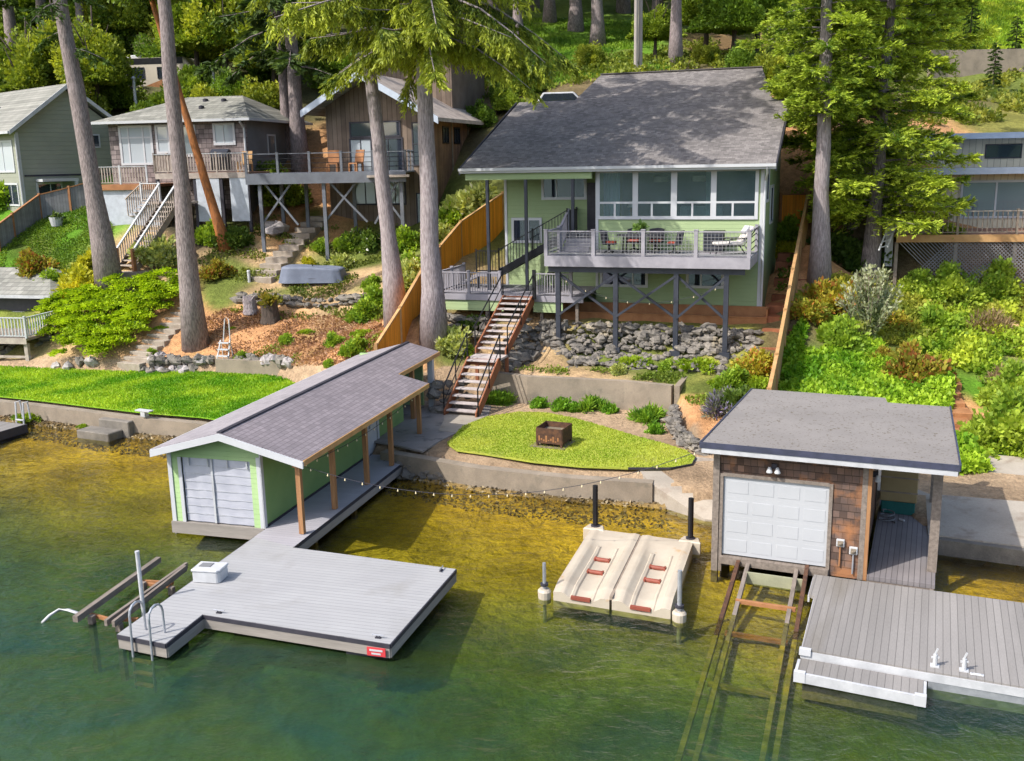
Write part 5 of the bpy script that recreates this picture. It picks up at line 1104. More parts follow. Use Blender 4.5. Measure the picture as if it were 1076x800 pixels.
# ------------------------------------------------------------------ fences
def fence(label, pts, hgt, mat, post, cap=True, name='wood_fence', group=None, dpost=.12):
    """board fence over ground points (x,y,z ground), each run its own panel"""
    t = thing(name,label,'fence',(pts[0][0],pts[0][1],pts[0][2]))
    o0 = Vector(pts[0])
    for a,b in zip(pts[:-1],pts[1:]):
        a_, b_ = Vector(a)-o0, Vector(b)-o0; d = b_-a_; L = math.hypot(d.x,d.y); ang = math.atan2(d.y,d.x)
        m_ = MB().add([(0,-.02,-.3),(L,-.02,d.z-.3),(L,.02,d.z-.3),(0,.02,-.3),(0,-.02,hgt),(L,-.02,hgt+d.z),(L,.02,hgt+d.z),(0,.02,hgt)],[(0,3,2,1),(4,5,6,7),(0,1,5,4),(1,2,6,5),(2,3,7,6),(3,0,4,7)])
        o = obj('panel', m_, mat, t, a_); o.rotation_euler[2] = ang
        if cap:
            c = obj('cap_rail', MB().bar((0,0,hgt+.03),(L,0,hgt+d.z+.03),.12,.06), post, t, a_); c.rotation_euler[2] = ang
    for p in pts:
        q_ = Vector(p)-o0; obj('post', MB().box((q_.x-dpost/2,q_.y-dpost/2,q_.z-.4),(q_.x+dpost/2,q_.y+dpost/2,q_.z+hgt+.12)), post, t)
    return t
FP = []
for px,py in ((395,366),(420,325),(443,285),(462,260),(484,234),(528,204)):
    p = hit(px,py,1.75); FP.append(p)
fence('orange cedar board fence climbing beside the left trunk pair and the house', FP, 1.75, m_orange, m_tanwood)
a = HF.w(-4.1,6.8); b = HF.w(-3.15,6.8)
fence('short orange cedar fence panel closing the passage left of the house',[(a[0],a[1],5.0),(b[0],b[1],5.0)],1.75,m_orange,m_tanwood)
FP = []
for px,py in ((808,412),(816,375),(825,328),(833,285),(841,245),(851,195)):
    p = hit(px,py,1.6); FP.append(p)
fence('tan board fence seen edge-on up the right side of the green house', FP, 1.6, m_tanwood, m_tanwood)
a = HF.w(8.1,8.6); b = HF.w(9.4,8.6)
fence('short orange gate panel in the passage right of the house',[(a[0],a[1],6.9),(b[0],b[1],6.9)],1.2,m_orange,m_rustwood)
t = thing('side_stair','dark brown timber stair in the passage right of the green house','stair',HF.w(9.0,0,0),HF.th)
for i in range(12):
    w0 = HF.w(9.0,-2.5+i*.85); z = hz(w0[0],w0[1])+.12; obj('step', MB().box((-.7,-2.5+i*.85,z-.35),(.7,-2.5+i*.85+.8,z)), m_cedar, t)
fp = [hit(-60,300),hit(0,265),hit(16,252),hit(44,231),hit(75,223),hit(100,216)]
fence('grey board fence with orange-brown posts and cap below the sage green house', fp, 1.35, m_greyfence, m_rustwood, name='board_fence')
# string lights
def strings(label, pts, n, name='string_lights'):
    o0 = Vector(pts[0]); t = thing(name,label,'string lights',tuple(o0)); P = [Vector(p)-o0 for p in pts]
    obj('wire', MB().tube(P,.008,5), m_dark, t)
    L = [0]
    for a,b in zip(P[:-1],P[1:]): L.append(L[-1]+(b-a).length)
    bm = None
    for i in range(n):
        d = L[-1]*(i+.5)/n; k = max(j for j in range(len(L)-1) if L[j] <= d); q_ = P[k].lerp(P[k+1],(d-L[k])/(L[k+1]-L[k]))
        if bm is None: bm = obj('bulb', MB().lathe([(.008,0),(.011,-.03),(.021,-.048),(.019,-.065),(.008,-.075)],n=8), m_bulb, t, q_, smooth=True)
        else: c = bm.copy(); COL.objects.link(c); c.location = q_
def sag(a,b,s,n=20): return [(a[0]+(b[0]-a[0])*i/n,a[1]+(b[1]-a[1])*i/n,a[2]+(b[2]-a[2])*i/n-4*s*(i/n)*(1-i/n)) for i in range(n+1)]
strings('string of warm bulbs hanging along the boathouse porch eave',sag(DF.w(-4.62,5.5,2.48),DF.w(-4.62,14.2,2.48),.25)+[],14)
strings('string of warm bulbs sagging over the cove from boathouse to boathouse',sag(DF.w(-4.62,5.6,2.45),RF.w(-.28,-.3,3.3),.95,30),22)
strings('string of small bulbs draped across the cross braces under the deck',sag(HF.w(.47,-2.85,5.5),HF.w(7.03,-2.85,5.3),.9,16),8)

def shore_gravel():
    g_ = np.random.default_rng(91); n = 9000; X = g_.uniform(-26,4.3,n); X = X[(X < -9.2)|(X > -4.4)]; k = len(X); u = g_.uniform(0,1.5,k)**1.2; Y = shoreY(X)-.18-u
    Z = lakebed(X,Y)+.005; l = .09*g_.uniform(.4,1.6,k); me = leafmesh('gravel',np.stack([X,Y,Z],1),unit(np.stack([g_.normal(0,1,k),g_.normal(0,1,k),g_.uniform(0,.5,k)],1)),l,l*.42,tint(g_,k,(.13,.10,.055),(.38,.31,.20),g_.uniform(0,1,k)**1.5),g_)
    o = link('gravel',me,m_leafdull); o['kind'] = 'stuff'
m_leafdull = M_leaf('dull_chips', tr=.0, rough=.9)
shore_gravel()
# ------------------------------------------------------------------ neighbouring houses on the left
def sage_house():
    o = D(20,170,58); F = Frame(o[0],o[1],-48); W = 6.2; A = 3.1
    h = thing('house','sage green gabled house with grey roof at the far left edge','house',F.loc(),F.th)
    obj('gable_wall', MB().prism_d([(0,7),(0,12.1),(A,14.4),(W,12.1),(W,7)],.0,.2), m_ngreen, h)
    for x in (0,W-.2): obj('side_wall', MB().box((x,.2,7),(x+.2,14,12.1)), m_ngreen, h)
    zt = lambda s: 14.75-abs(s-A)*.74
    for x0,x1 in ((-.5,A),(A,W+.5)):
        obj('roof', MB().prism_d([(x0,zt(x0)-.15),(x0,zt(x0)),(x1,zt(x1)),(x1,zt(x1)-.15)],-.45,14.3), m_nroof, h)
    obj('barge_board', MB().prism_d([(-.52,zt(-.5)-.22),(-.52,zt(-.5)+.02),(A,14.77),(W+.52,zt(W+.5)+.02),(W+.52,zt(W+.5)-.22),(A,14.53)],-.5,-.455), m_whiteold, h)
    obj('gutter', MB().box((-.62,-.45,zt(-.5)-.16),(-.5,14,zt(-.5)-.02)), m_whiteold, h)
    obj('corner_trim', MB().box((-.03,-.03,7),(.12,-.002,12)), m_white, h); obj('downspout', MB().tube([(-.1,-.1,7.2),(-.1,-.1,11.9)],.05,6), m_white, h)
    obj('belly_band', MB().box((.2,-.025,9.55),(W-.1,-.002,9.65)), m_dark, h)
    window(h,3.9,4.8,11.2,11.85,0,mull=[4.35],fw=.07)
    window(h,.7,3.4,9.9,11.5,0,axis='d',out=-1,mull=[2.0],fw=.1,glass=m_glassl); window(h,5,7.5,9.9,11.5,0,axis='d',out=-1,mull=[6.2],fw=.1,glass=m_glassl)
    window(h,.9,2.2,8.0,9.1,0,mull=[1.6],fw=.1); window(h,.6,2.4,8.0,9.1,0,axis='d',out=-1,mull=[1.4],fw=.1)
    obj('porch_frame', MB().box((.8,-.9,9.25),(2.9,-.05,9.4)).box((2.7,-.9,7.2),(2.85,-.75,9.25)), m_white, h)
    sk = thing('skylight','dark blue skylight panel on the sage house roof','skylight',F.w(1.0,6.5,zt(1.0)+.02),F.th)
    obj('frame', MB().bar((-.6,0,-.44),(.6,0,.45),2.0,.05), m_navy, sk); obj('pane', MB().bar((-.5,0,-.33),(.5,0,.41),1.8,.06), m_glass, sk)
sage_house()
def shingle_cottage():
    o = D(109,170,59); F = Frame(o[0],o[1],10)
    h = thing('house','low brown-grey shingled cottage with hip roof and white windows','house',F.loc(),F.th)
    obj('front_wall', MB().box((.5,0,7.2),(8.8,.2,12.45)), m_nshingle, h); obj('side_wall', MB().box((8.6,.2,7.2),(8.8,8.4,12.45)).box((.5,.2,7.2),(.7,8.4,12.45)).box((.7,8.2,7.2),(8.6,8.4,12.45)), m_nsidewall, h)
    P = [(-.2,-.6,12.5),(9.3,-.6,12.5),(9.3,9,12.5),(-.2,9,12.5),(3.4,4.2,14.0),(6.9,4.2,14.0)]; Q = [(x,y,z-.12) for x,y,z in P[:4]]
    r = MB().add(P+Q,[(0,1,5,4),(1,2,5),(2,3,4,5),(3,0,4),(0,6,7,1),(1,7,8,2),(2,8,9,3),(3,9,6,0),(6,9,8,7)]); ro = obj('roof', r, m_nroof, h)
    obj('gutter', MB().box((-.25,-.68,12.36),(9.38,-.6,12.5)).box((9.3,-.6,12.36),(9.38,9,12.5)), m_white, ro)
    for x,y in ((3.6,2.9),(5.0,3.2),(6.2,3.1),(5.5,1.6)): obj('roof_vent', MB().lathe([(.16,0),(.16,.16),(.05,.2)],(x,y,12.5+(y+.6)*.3)), m_dark, ro)
    obj('downspout', MB().tube([(8.75,-.55,12.3),(8.75,-.06,12.0),(8.75,-.06,9)],.06,6), m_white, h)
    window(h,1.25,3.05,10.2,12.15,0,mull=[1.7,2.6],bars=[(1.25,3.05,11.6)],glass=m_glassl,fw=.13,slim=.09)
    window(h,3.5,4.1,10.8,12.15,0,bars=[(3.5,4.1,11.45)],glass=m_glassl,fw=.13); window(h,5.1,5.7,10.6,12.1,0,glass=m_glassn,fw=.13); window(h,7.0,8.05,11.2,12.15,0,mull=[7.5],glass=m_glassl,fw=.13)
    window(h,3,4,10.6,11.6,8.8,axis='d',out=1,glass=m_glassn,fw=.1)
shingle_cottage()
def cottage_deck():
    F = Frame(*D(162,170,55.5)[:2],8); o = F
    t = thing('wooden_deck','weathered picket-railed deck on pale lattice panels in front of the shingled cottage','deck',F.loc(),F.th)
    W = 5.3
    obj('floor', MB().box((0,0,9.45),(W,3.4,9.6)), m_redboard, t); obj('fascia', MB().box((0,-.05,9.3),(W,-.003,9.6)), m_pickets, t)
    mm = (m_pickets,m_whiteold,m_pickets); railing(t,[(0,0,9.6),(W,0,9.6)],mats=mm,sp=1.8,bal=.16,balw=.05,h=1.0)
    railing(t,[(0,0,9.6),(0,3,9.6)],mats=mm,sp=1.6,bal=.16,balw=.05,h=1.0)
    for x0,x1 in ((2.3,3.6),(4.2,5.2)): obj('lattice_panel', MB().add([(x0,-.02,7.0),(x1,-.02,7.0),(x1,-.02,9.3),(x0,-.02,9.3)],[(0,1,2,3)]), m_lattice, t)
    for x in (.05,2.2,3.7,5.2): obj('support_post', MB().box((x-.08,.0,6.4),(x+.08,.16,9.3)), m_dark, t)
    # lower left platform
    obj('lower_floor', MB().box((-3.7,.2,8.9),(-.05,3.2,9.05)), m_redboard, t); obj('lower_fascia', MB().box((-3.7,.15,8.75),(-.05,.197,9.05)), m_rustwood, t)
    railing(t,[(-3.7,.2,9.05),(-.6,.2,9.05)],mats=(m_whiteold,m_whiteold,m_pickets),sp=1.6,bal=.16,balw=.05,h=.95)
    obj('lower_lattice', MB().add([(-3.6,.3,6.6),(-.1,.3,6.6),(-.1,.3,8.75),(-3.6,.3,8.75)],[(0,1,2,3)]), m_lattice, t)
    gr = thing('grill','covered dark barbecue grill on the shingled cottage deck','grill',F.w(3.2,1.4,9.6),F.th)
    obj('cart', MB().box((-.5,-.25,.1),(.5,.25,.8)), m_black, gr); obj('hood', MB().prism_s([(-.3,.802),(-.25,1.1),(.0,1.25),(.25,1.15),(.3,.802)],-.5,.5), m_steelblue, gr)
    c = thing('adirondack_chair','tan wooden armchair on the shingled cottage deck','chair',F.w(4.6,1.3,9.6),F.th)
    obj('seat', MB().box((-.3,-.3,.35),(.3,.25,.42)), m_tanwood, c); obj('backrest', MB().bar((0,.25,.42),(0,.45,1.1),.6,.05), m_tanwood, c)
    for x in (-.3,.3):
        for y in (-.28,.25): obj('leg', MB().box((x-.04,y-.04,0),(x+.04,y+.04,.55)), m_tanwood, c)
cottage_deck()
def white_stair():
    # upper landing at the deck, flight down to the garden and a short flight to the left
    a = hit(133,286); b = D(178,212,54.2)
    ang = math.degrees(math.atan2(b[0]-a[0],b[1]-a[1])); L = math.hypot(b[0]-a[0],b[1]-a[1]); F = Frame(a[0],a[1],ang)
    t = thing('railed_stair','weathered stair with white handrails and orange newel posts below the shingled cottage','stair',F.loc(),ang)
    z0, z1 = a[2]+.1, b[2]; n = 14
    for i in range(n):
        d = L*i/n; z = z0+(z1-z0)*(i+1)/n; obj('tread', MB().box((-.6,d,z-.06),(.6,d+L/n+.04,z)), m_pickets, t)
    for x in (-.65,.65):
        obj('stringer', MB().bar((x,0,z0-.1),(x,L,z1-.15),.06,.3), m_wood, t)
        r = MB().bar((x,0,z0+1.0),(x,L,z1+.95),.12,.06); obj('handrail', r, m_white, t)
        f = MB()
        for i in range(1,22): q_ = i/22; f.bar((x,L*q_,z0+(z1-z0)*q_),(x,L*q_,z0+(z1-z0)*q_+.97),.045)
        obj('infill', f, m_pickets, t); obj('newel_post', MB().box((x-.08,-.1,z0-.3),(x+.08,.06,z0+1.1)), m_rustwood, t)
    obj('landing', MB().box((-2.2,L,z1-.12),(.75,L+1.3,z1-.02)), m_pickets, t)
    railing(t,[(-2.2,L+.05,z1),(-.75,L+.05,z1)],mats=(m_whiteold,m_white,m_pickets),sp=1.5,bal=.15,balw=.045)
    f = MB(); tr = MB(); n = 7
    for i in range(n): tr.box((-2.2-.32*(i+1),L+.1,z1-.06-.19*(i+1)),(-2.2-.32*i,L+1.1,z1-.02-.19*(i+1)))
    obj('side_treads', tr, m_pickets, t); r = MB().bar((-2.2,L+.08,z1+.95),(-2.2-.32*n,L+.08,z1+.95-.19*n),.08,.05)
    for i in range(1,12): q_ = i/12; x = -2.2-.32*n*q_; r.bar((x,L+.08,z1-.19*n*q_),(x,L+.08,z1+.95-.19*n*q_),.04)
    obj('side_rail', r, m_pickets, t)
white_stair()
def blue_deck():
    F = Frame(*D(258,170,53.5)[:2],3)
    t = thing('grey_deck','blue-grey elevated deck on X-braced posts reaching to the brown house','deck',F.loc(),F.th)
    W = 8.4
    obj('floor', MB().box((0,.0,9.42),(W,4.2,9.5)), m_grating, t); obj('fascia', MB().box((-.02,-.06,8.95),(W,-.003,9.5)).box((-.06,-.06,8.95),(-.022,4.2,9.5)), m_grating, t)
    obj('edge_plank', MB().box((W-2,-.3,9.2),(W+.2,-.065,9.32)), m_pickets, t)['label'] = 'pale plank edge at the right end'  # plain pale plank along the right end of the deck front
    mm = (m_grating,m_grating,m_black); railing(t,[(0,0,9.5),(W,0,9.5)],mats=mm,sp=1.65,style='rails',h=1.0,post=.12); railing(t,[(W,0,9.5),(W,2.5,9.5)],mats=mm,sp=1.6,style='rails',h=1.0,post=.12)
    xs = (.55,3.9,5.0,8.2)
    for x,d in ((.6,.2),(2.4,2.8),(4.0,.2),(5.1,2.6),(8.1,.2),(1.0,2.9)):
        p = F.w(x,d); z = hz(p[0],p[1]); obj('support_post', MB().box((x-.09,d-.09,z-.3),(x+.09,d+.09,9.42)), m_grating, t)
    for (x0,z0),(x1,z1) in (((.6,6.9),(2.5,9.3)),((.6,9.3),(2.5,6.8)),((4.0,7),(6.0,9.3)),((4.0,9.3),(6.2,6.9)),((6.6,6.8),(8.1,9.3)),((6.4,9.3),(8.1,6.9))): obj('brace', MB().bar((x0,.3,z0),(x1,.34,z1),.14,.1), m_grating, t)
    for k,(s,d) in enumerate(((4.1,2.2),(5.3,2.6))):
        c = thing('deck_chair',('orange wooden chair left of the trunk on the blue-grey deck','orange wooden chair by the brown house door on the blue-grey deck')[k],'chair',F.w(s,d,9.5),F.th+30*k,'wooden chairs on the blue-grey deck')
        obj('seat', MB().box((-.3,-.3,.4),(.3,.25,.47)), m_rustwood, c); obj('backrest', MB().bar((0,.25,.47),(0,.4,1.15),.6,.06), m_rustwood, c)
        for x in (-.27,.27):
            for y in (-.26,.22): obj('leg', MB().box((x-.04,y-.04,0),(x+.04,y+.04,.4)), m_rustwood, c)
blue_deck()
def brown_house():
    o = D(345,230,58); F = Frame(o[0],o[1],16)
    h = thing('house','tall brown board-clad house with a steep gable front behind the two trunks','house',F.loc(),F.th)
    za = lambda s: 14.75-abs(s-2.9)*.56
    obj('gable_wall', MB().prism_d([(.2,5.8),(.2,za(.2)-.2),(2.9,14.5),(6.4,za(6.4)-.2),(6.4,5.8)],0,.2), m_brown, h)
    obj('side_wall', MB().box((6.2,.2,5.8),(6.4,13,12.6)).box((.2,.2,5.8),(.4,13,12.6)).box((.4,12.8,5.8),(6.2,13,12.6)), m_browns, h)
    for x0,x1 in ((-.6,2.9),(2.9,7.4)):
        ro = obj('roof', MB().prism_d([(x0,za(x0)-.2),(x0,za(x0)),(x1,za(x1)),(x1,za(x1)-.2)],-1.4,13.4), m_pickets if x0 > 0 else m_nroof, h)
        obj('barge_board', MB().prism_d([(x0,za(x0)-.34),(x0,za(x0)+.03),(x1,za(x1)+.03),(x1,za(x1)-.34)],-1.47,-1.405), m_blueroof, ro)
    obj('upper_storey', MB().box((1.2,5,12.2),(6.0,11.5,16.2)), m_brown, h)
    obj('upper_roof', MB().prism_d([(.2,16.0),(.2,16.2),(3.4,17.3),(6.8,16.2),(6.8,16.0),(3.4,17.1)],4.2,12), m_nroof, h)
    window(h,1.7,4.6,11.4,12.1,0,mull=[3.1],frame=m_dark,fw=.09); window(h,1.65,2.85,9.5,11.2,0,mull=[2.25],frame=m_dark,glass=m_glassl,fw=.09); window(h,3.2,4.7,9.5,11.2,0,mull=[3.9],frame=m_dark,fw=.09)
    window(h,1.75,3.0,7.7,9.0,0,mull=[2.4],frame=m_dark,glass=m_glassl,fw=.09); window(h,3.6,4.75,7.7,9.0,0,mull=[4.2],frame=m_dark,glass=m_glassl,fw=.09)
    window(h,5.4,6.0,9.8,12.0,0,bars=[(5.4,6.0,10.9)],frame=m_dark,fw=.07); window(h,5.5,6.1,6.6,8.2,0,frame=m_dark,fw=.07)
    for d,z0,z1 in ((2.0,11.0,11.8),(4.0,11.0,11.8),(7.6,9.6,12.0),(9.6,9.6,12.0),(2.6,6.9,7.8),(4.6,6.9,7.9)): window(h,d,d+.9,z0,z1,6.4,axis='d',out=1,frame=m_black,fw=.08,mull=[d+.45])
    obj('downspout', MB().tube([(6.5,-.1,12.6),(6.5,-.08,6.2)],.07,6), m_whiteold, h); obj('corner_trim', MB().box((6.2,-.05,5.8),(6.5,-.003,12.8)), m_whiteold, h)
    w = MB().box((6.4,3.5,5.8),(6.45,3.6,12.4)).box((6.4,6.5,5.8),(6.45,6.6,12.4)); obj('batten', w, m_wood, h)
brown_house()
# small cabin roof and little deck at the far left
def left_corner():
    p = D(53,311,49); z = p[2]; F = Frame(p[0],p[1],14)
    t = thing('shed','low shed with grey shingle roof at the left edge above the small deck','shed',F.loc(),F.th)
    obj('roof', MB().add([(-8,0,z),(0,0,z),(.6,4.6,z+.05),(-8,2.6,z+1.1),(-1.9,2.6,z+1.1),(-8,0,z-.12),(0,0,z-.12),(.6,4.6,z-.07)],[(0,1,4,3),(1,2,4),(0,5,6,1),(1,6,7,2)]), m_nroof, t)
    obj('wall', MB().box((-8,.5,1.0),(-.5,4,z-.13)), m_dark, t); obj('gutter', MB().box((-8,-.08,z-.14),(.03,-.003,z)), m_whiteold, t)
    window(t,-3,-1.6,2.0,2.9,.5,fw=.08)
    q_ = G(38,352,2.35); F = Frame(q_[0]-4.2,q_[1]+.1,12)
    t = thing('small_deck','small weathered deck with picket rail on stilts at the left edge','deck',F.loc(),F.th)
    obj('floor', MB().box((0,0,2.2),(4.2,2.6,2.32)), m_wood, t); obj('fascia', MB().box((0,-.05,2.05),(4.2,-.003,2.32)), m_pickets, t)
    mm = (m_whiteold,m_whiteold,m_whiteold); railing(t,[(0,0,2.32),(4.2,0,2.32),(4.2,2.5,2.32)],mats=mm,sp=2.1,bal=.17,balw=.05,h=.95)
    for x in (.3,2.2,4.05): obj('leg', MB().box((x-.09,.05,.9),(x+.09,.22,2.05)), m_pickets, t)
    obj('cross_beam', MB().box((0,.1,1.35),(4.2,.2,1.45)), m_pickets, t)
    p = G(0,450,.45); F = Frame(p[0]-3.5,p[1]-.4,16+8)
    t = thing('dock','dark edged grey dock corner reaching in at the left edge','dock',F.loc(),F.th)
    obj('deck_boards', MB().box((-4,-.2,.4),(3.7,2.4,.5)), m_dockR, t); obj('edge_trim', MB().box((-4,-.27,.18),(3.75,-.203,.52)).box((3.703,-.2,.18),(3.76,2.4,.52)), m_dark, t)
    obj('float', MB().box((-3.5,0,-.3),(3.2,2.2,.397)), m_dark, t)
    p = G(22,447,.3); l = thing('swim_ladder','small white ladder at the corner of the dark edged left dock','ladder',(p[0],p[1],.1),24)
    for x in (-.2,.2): obj('side_rail', MB().tube([(x,.3,.4),(x,.25,1.1),(x,.05,1.1),(x,-.1,-.6)],.035,6), m_plastic, l)
    for z in (-.2,.1,.4): obj('step', MB().box((-.2,-.06,z),(.2,.02,z+.04)), m_plastic, l)
    p = hit(60,238); b = thing('planter_bucket','white bucket planter on the grass below the grey board fence','bucket',p)
    obj('pot', MB().lathe([(.28,0),(.38,.5),(.34,.5),(.3,.44)]), m_whiteold, b); link('foliage', bush_mesh('foliage',.3,.3,.5,160,.2,(.05,.1,.03),(.14,.2,.06),K=6,seed=3), m_leaf, b, (0,0,.42))
    p = hit(27,216); b = thing('lamp_post','white post lamp standing by the hedge below the sage house','lamp post',p)
    obj('pole', MB().tube([(0,0,-.2),(0,0,2.0)],.07,8), m_white, b); obj('lamp_head', MB().lathe([(.08,2.0),(.18,2.1),(.16,2.4),(.05,2.5)]), m_white, b)
    for k,(px,py,lb) in enumerate(((262,296,'white marker post at the foot of the stone stair'),)):
        p = hit(px,py); b = thing('marker_post',lb,'post',p); obj('post', MB().tube([(0,0,-.1),(0,0,.5)],.08,8), m_white, b); obj('cap', MB().lathe([(.1,.5),(.06,.56)]), m_white, b)
left_corner()
# ------------------------------------------------------------------ right neighbour
def right_house():
    o = D(950,200,48); F = Frame(o[0],o[1],12)
    h = thing('house','low tan house with two stepped flat roofs and a lake window on the right','house',F.loc(),F.th)
    obj('front_wall', MB().box((0,0,5.6),(14,.2,9.0)), m_tan, h); obj('side_wall', MB().box((0,.2,5.6),(.2,6,9.0)), m_tan, h)
    lr = MB().box((-.7,-.9,9.0),(14,4,9.12)); r1 = obj('lower_roof', lr, m_blueroof, h); obj('fascia', MB().box((-.75,-.96,8.9),(14,-.903,9.2)), m_blueroof, r1)
    obj('upper_wall', MB().box((0.2,4.0,9.13),(14,4.2,10.6)), m_tan, h); ur = MB().box((-.7,3.2,10.6),(14,10,10.72)); r2 = obj('upper_roof', ur, m_blueroof, h); obj('fascia', MB().box((-.75,3.14,10.52),(14,3.197,10.8)), m_blueroof, r2)
    window(h,2.6,5.4,6.95,8.5,0,mull=[4.05],glass=m_glassn,fw=.1,slim=.08); window(h,.3,1.6,6.8,8.3,0,mull=[.95],glass=m_glassn,fw=.1); window(h,6.4,9,6.95,8.5,0,mull=[7.7],glass=m_glassn,fw=.1)
    window(h,4.4,6,9.6,10.2,4.0,fw=.05,frame=m_dark)
    o = D(945,240,44); F = Frame(o[0],o[1],10)
    t = thing('wooden_deck','tan house deck with metal balusters and grey lattice skirt on the right','deck',F.loc(),F.th)
    obj('floor', MB().box((-.1,0,6.3),(12,3.8,6.42)), m_redboard, t); obj('fascia', MB().box((-.1,-.06,6.1),(12,-.003,6.42)), m_tanwood, t)
    railing(t,[(0,0,6.42),(12,0,6.42)],mats=(m_wood,m_pickets,m_wood),sp=2.4,bal=.2,balw=.035,h=1.0)
    la = MB()
    for i in range(110):
        for sgn in (1,-1):
            x0 = -3+i*.16; x1 = x0+sgn*2.1; z0, z1 = 4.0, 6.1
            if sgn < 0: x0, x1 = x0+2.1, x0
            pts = [(x0,z0),(x1,z1)]
            if min(x0,x1) < 0 or max(x0,x1) > 12: continue
            la.bar((x0,.03+.012*sgn,z0),(x1,.03+.012*sgn,z1),.02,.03)
    obj('lattice', la, m_latticed, t)
    for x in (-.05,2.4,4.8,7.2,9.6): obj('support_post', MB().box((x-.07,.06,3.2),(x+.07,.2,6.1)), m_wood, t)
    b = MB().box((-.45,.5,5.0),(-.12,.62,7.2)); obj('end_panel', b, m_whiteold, t)
    p = D(928,262,43.4); q_ = D(942,226,44.2); l = thing('leaning_ladder','white aluminium ladder leaning at the left end of the tan house deck','ladder',p)
    v = Vector(q_)-Vector(p); sd = Vector((.22,.1,.05))
    for k in (-1,1): obj('side_rail', MB().bar(sd*k,v+sd*k,.06,.05), m_plastic, l)
    for i in range(6): obj('rung', MB().bar(v*(i+.5)/6-sd,v*(i+.5)/6+sd,.035), m_plastic, l)
right_house()
p = [(32.0,75.5),(38,75.6),(46,76)]
wallpoly('retaining_wall','tall pale concrete retaining wall below the bright grass on the upper right hill',[(30.5,75.0)]+p,17.05,13.5,.4)
tur = lambda x,y: height(x,y)
turf('meadow_grass',[(27,78),(60,78),(60,100),(25,100)],50000,(.24,.38,.02),(.56,.62,.06),61,.3,zfn=tur,wr=.14)
turf('meadow_grass',[(-1,66),(10.5,66),(12,86),(-2,88)],40000,(.10,.22,.02),(.26,.40,.04),62,.22,zfn=tur,wr=.14)
# ------------------------------------------------------------------ things behind the houses
def vehicle(label, loc, th, L, W, Hh, kind):
    t = thing('motorhome' if kind == 'rv' else 'parked_car', label, 'motorhome' if kind == 'rv' else 'car', loc, th)
    if kind == 'rv':
        obj('body', MB().prism_d([(-L/2,.5),(-L/2,Hh-.1),(-L/2+.3,Hh),(L/2-.7,Hh),(L/2,Hh-.9),(L/2+.1,.5)],-W/2,W/2), m_rv, t, bevel=.08)
        obj('stripe', MB().prism_d([(-L/2,1.2),(-L/2,1.9),(L*.1,1.2),(L/2+.05,1.0),(L/2+.05,.8),(0,.8)],-W/2-.012,-W/2-.002), m_dark, t); obj('roof_edge', MB().box((-L/2,-W/2-.012,Hh-.45),(L/2-.8,-W/2-.002,Hh-.02)), m_black, t)
        for x in (-L*.32,-L*.05,L*.2): window(t,x,x+1.2,1.9,2.6,-W/2,frame=m_dark,fw=.05)
        obj('side_swoosh', MB().prism_d([(-1,.75),(1.5,.75),(L/2-.6,2.2),(L/2-1.2,2.2)],-W/2-.016,-W/2-.013), m_rustwood, t)
        obj('air_conditioner', MB().box((-1,-.4,Hh+.01),(.2,.4,Hh+.3)), m_white, t, bevel=.05)
    else:
        obj('body', MB().prism_d([(-L/2,.35),(-L/2,.9),(-L*.42,1.0),(L*.30,1.0),(L/2,.85),(L/2,.35)],-W/2,W/2), m_white if kind == 'w' else m_nsidewall, t, bevel=.06)
        obj('cabin', MB().prism_d([(-L*.40,1.003),(-L*.30,Hh),(L*.10,Hh),(L*.24,1.003)],-W/2+.08,W/2-.08), m_white if kind == 'w' else m_nsidewall, t, bevel=.04)
        for y,sg in ((-W/2+.08,-1),(W/2-.08,1)): obj('side_window', MB().prism_d([(-L*.36,1.06),(-L*.285,Hh-.08),(L*.09,Hh-.08),(L*.2,1.06)],y+sg*.002,y+sg*.02), m_glass, t)
        obj('windscreen', MB().bar((L*.232,0,1.06),(L*.118,0,Hh-.07),W*.78,.03), m_glass, t)
    for x in (-L*.31,L*.31):
        for y in (-W/2+.05,W/2-.05):
            w = obj('wheel', MB().tube([(x,y-.12,.36),(x,y+.12,.36)],.36,16), m_black, t); obj('rim', MB().tube([(x,y-.135,.36),(x,y+.135,.36)],.2,12), m_galv, w)
p = D(152,108,76); vehicle('tan and black striped motorhome parked among the trees behind the cottages',(p[0],p[1],p[2]-.3),6,9,2.5,3.3,'rv')
p = D(596,112,57.5); vehicle('white parked car half hidden behind the left part of the big grey roof',(p[0],p[1],hz(p[0],p[1])-.1),8,4.2,1.75,1.6,'w')
for px,pt,Y,r,m_,lb in ((668,77,66,.13,m_utility,'pale wooden utility pole above the grey roof, left one of the pair'),(672.5,77,66.3,.15,m_utility,'pale wooden utility pole above the grey roof, right one of the pair')):
    p = D(px,pt,Y); z = hz(p[0],p[1]); t = thing('utility_pole',lb,'pole',(p[0],p[1],z)); obj('shaft', MB().tube([(0,0,-.5),(0,0,11)],[r,r*.8],10), m_, t); obj('crossarm', MB().box((-1,-.06,9.9),(1,.06,10.05)), m_, t)
for px,py,Y,h_,lb in ((142,100,69,2.6,'thin grey vent post behind the left end of the cottage roof'),(225,88,72,2.6,'thin grey post among the trees behind the cottage ridge')):
    p = D(px,py,Y); t = thing('metal_post',lb,'post',(p[0],p[1],p[2]-1.6)); obj('shaft', MB().tube([(0,0,-1),(0,0,h_)],.11,8), m_galv, t); obj('cap', MB().lathe([(.16,h_),(.16,h_+.1),(.04,h_+.2)]), m_galv, t)
p = D(812,92,59); stonewall('pale dry-stone bank behind the right end of the big roof',[(p[0]-1,p[1],0),(p[0]+3.5,p[1]-.5,0)],9.0,13.2,0,.35,lean=1.2,mat=m_rockl)
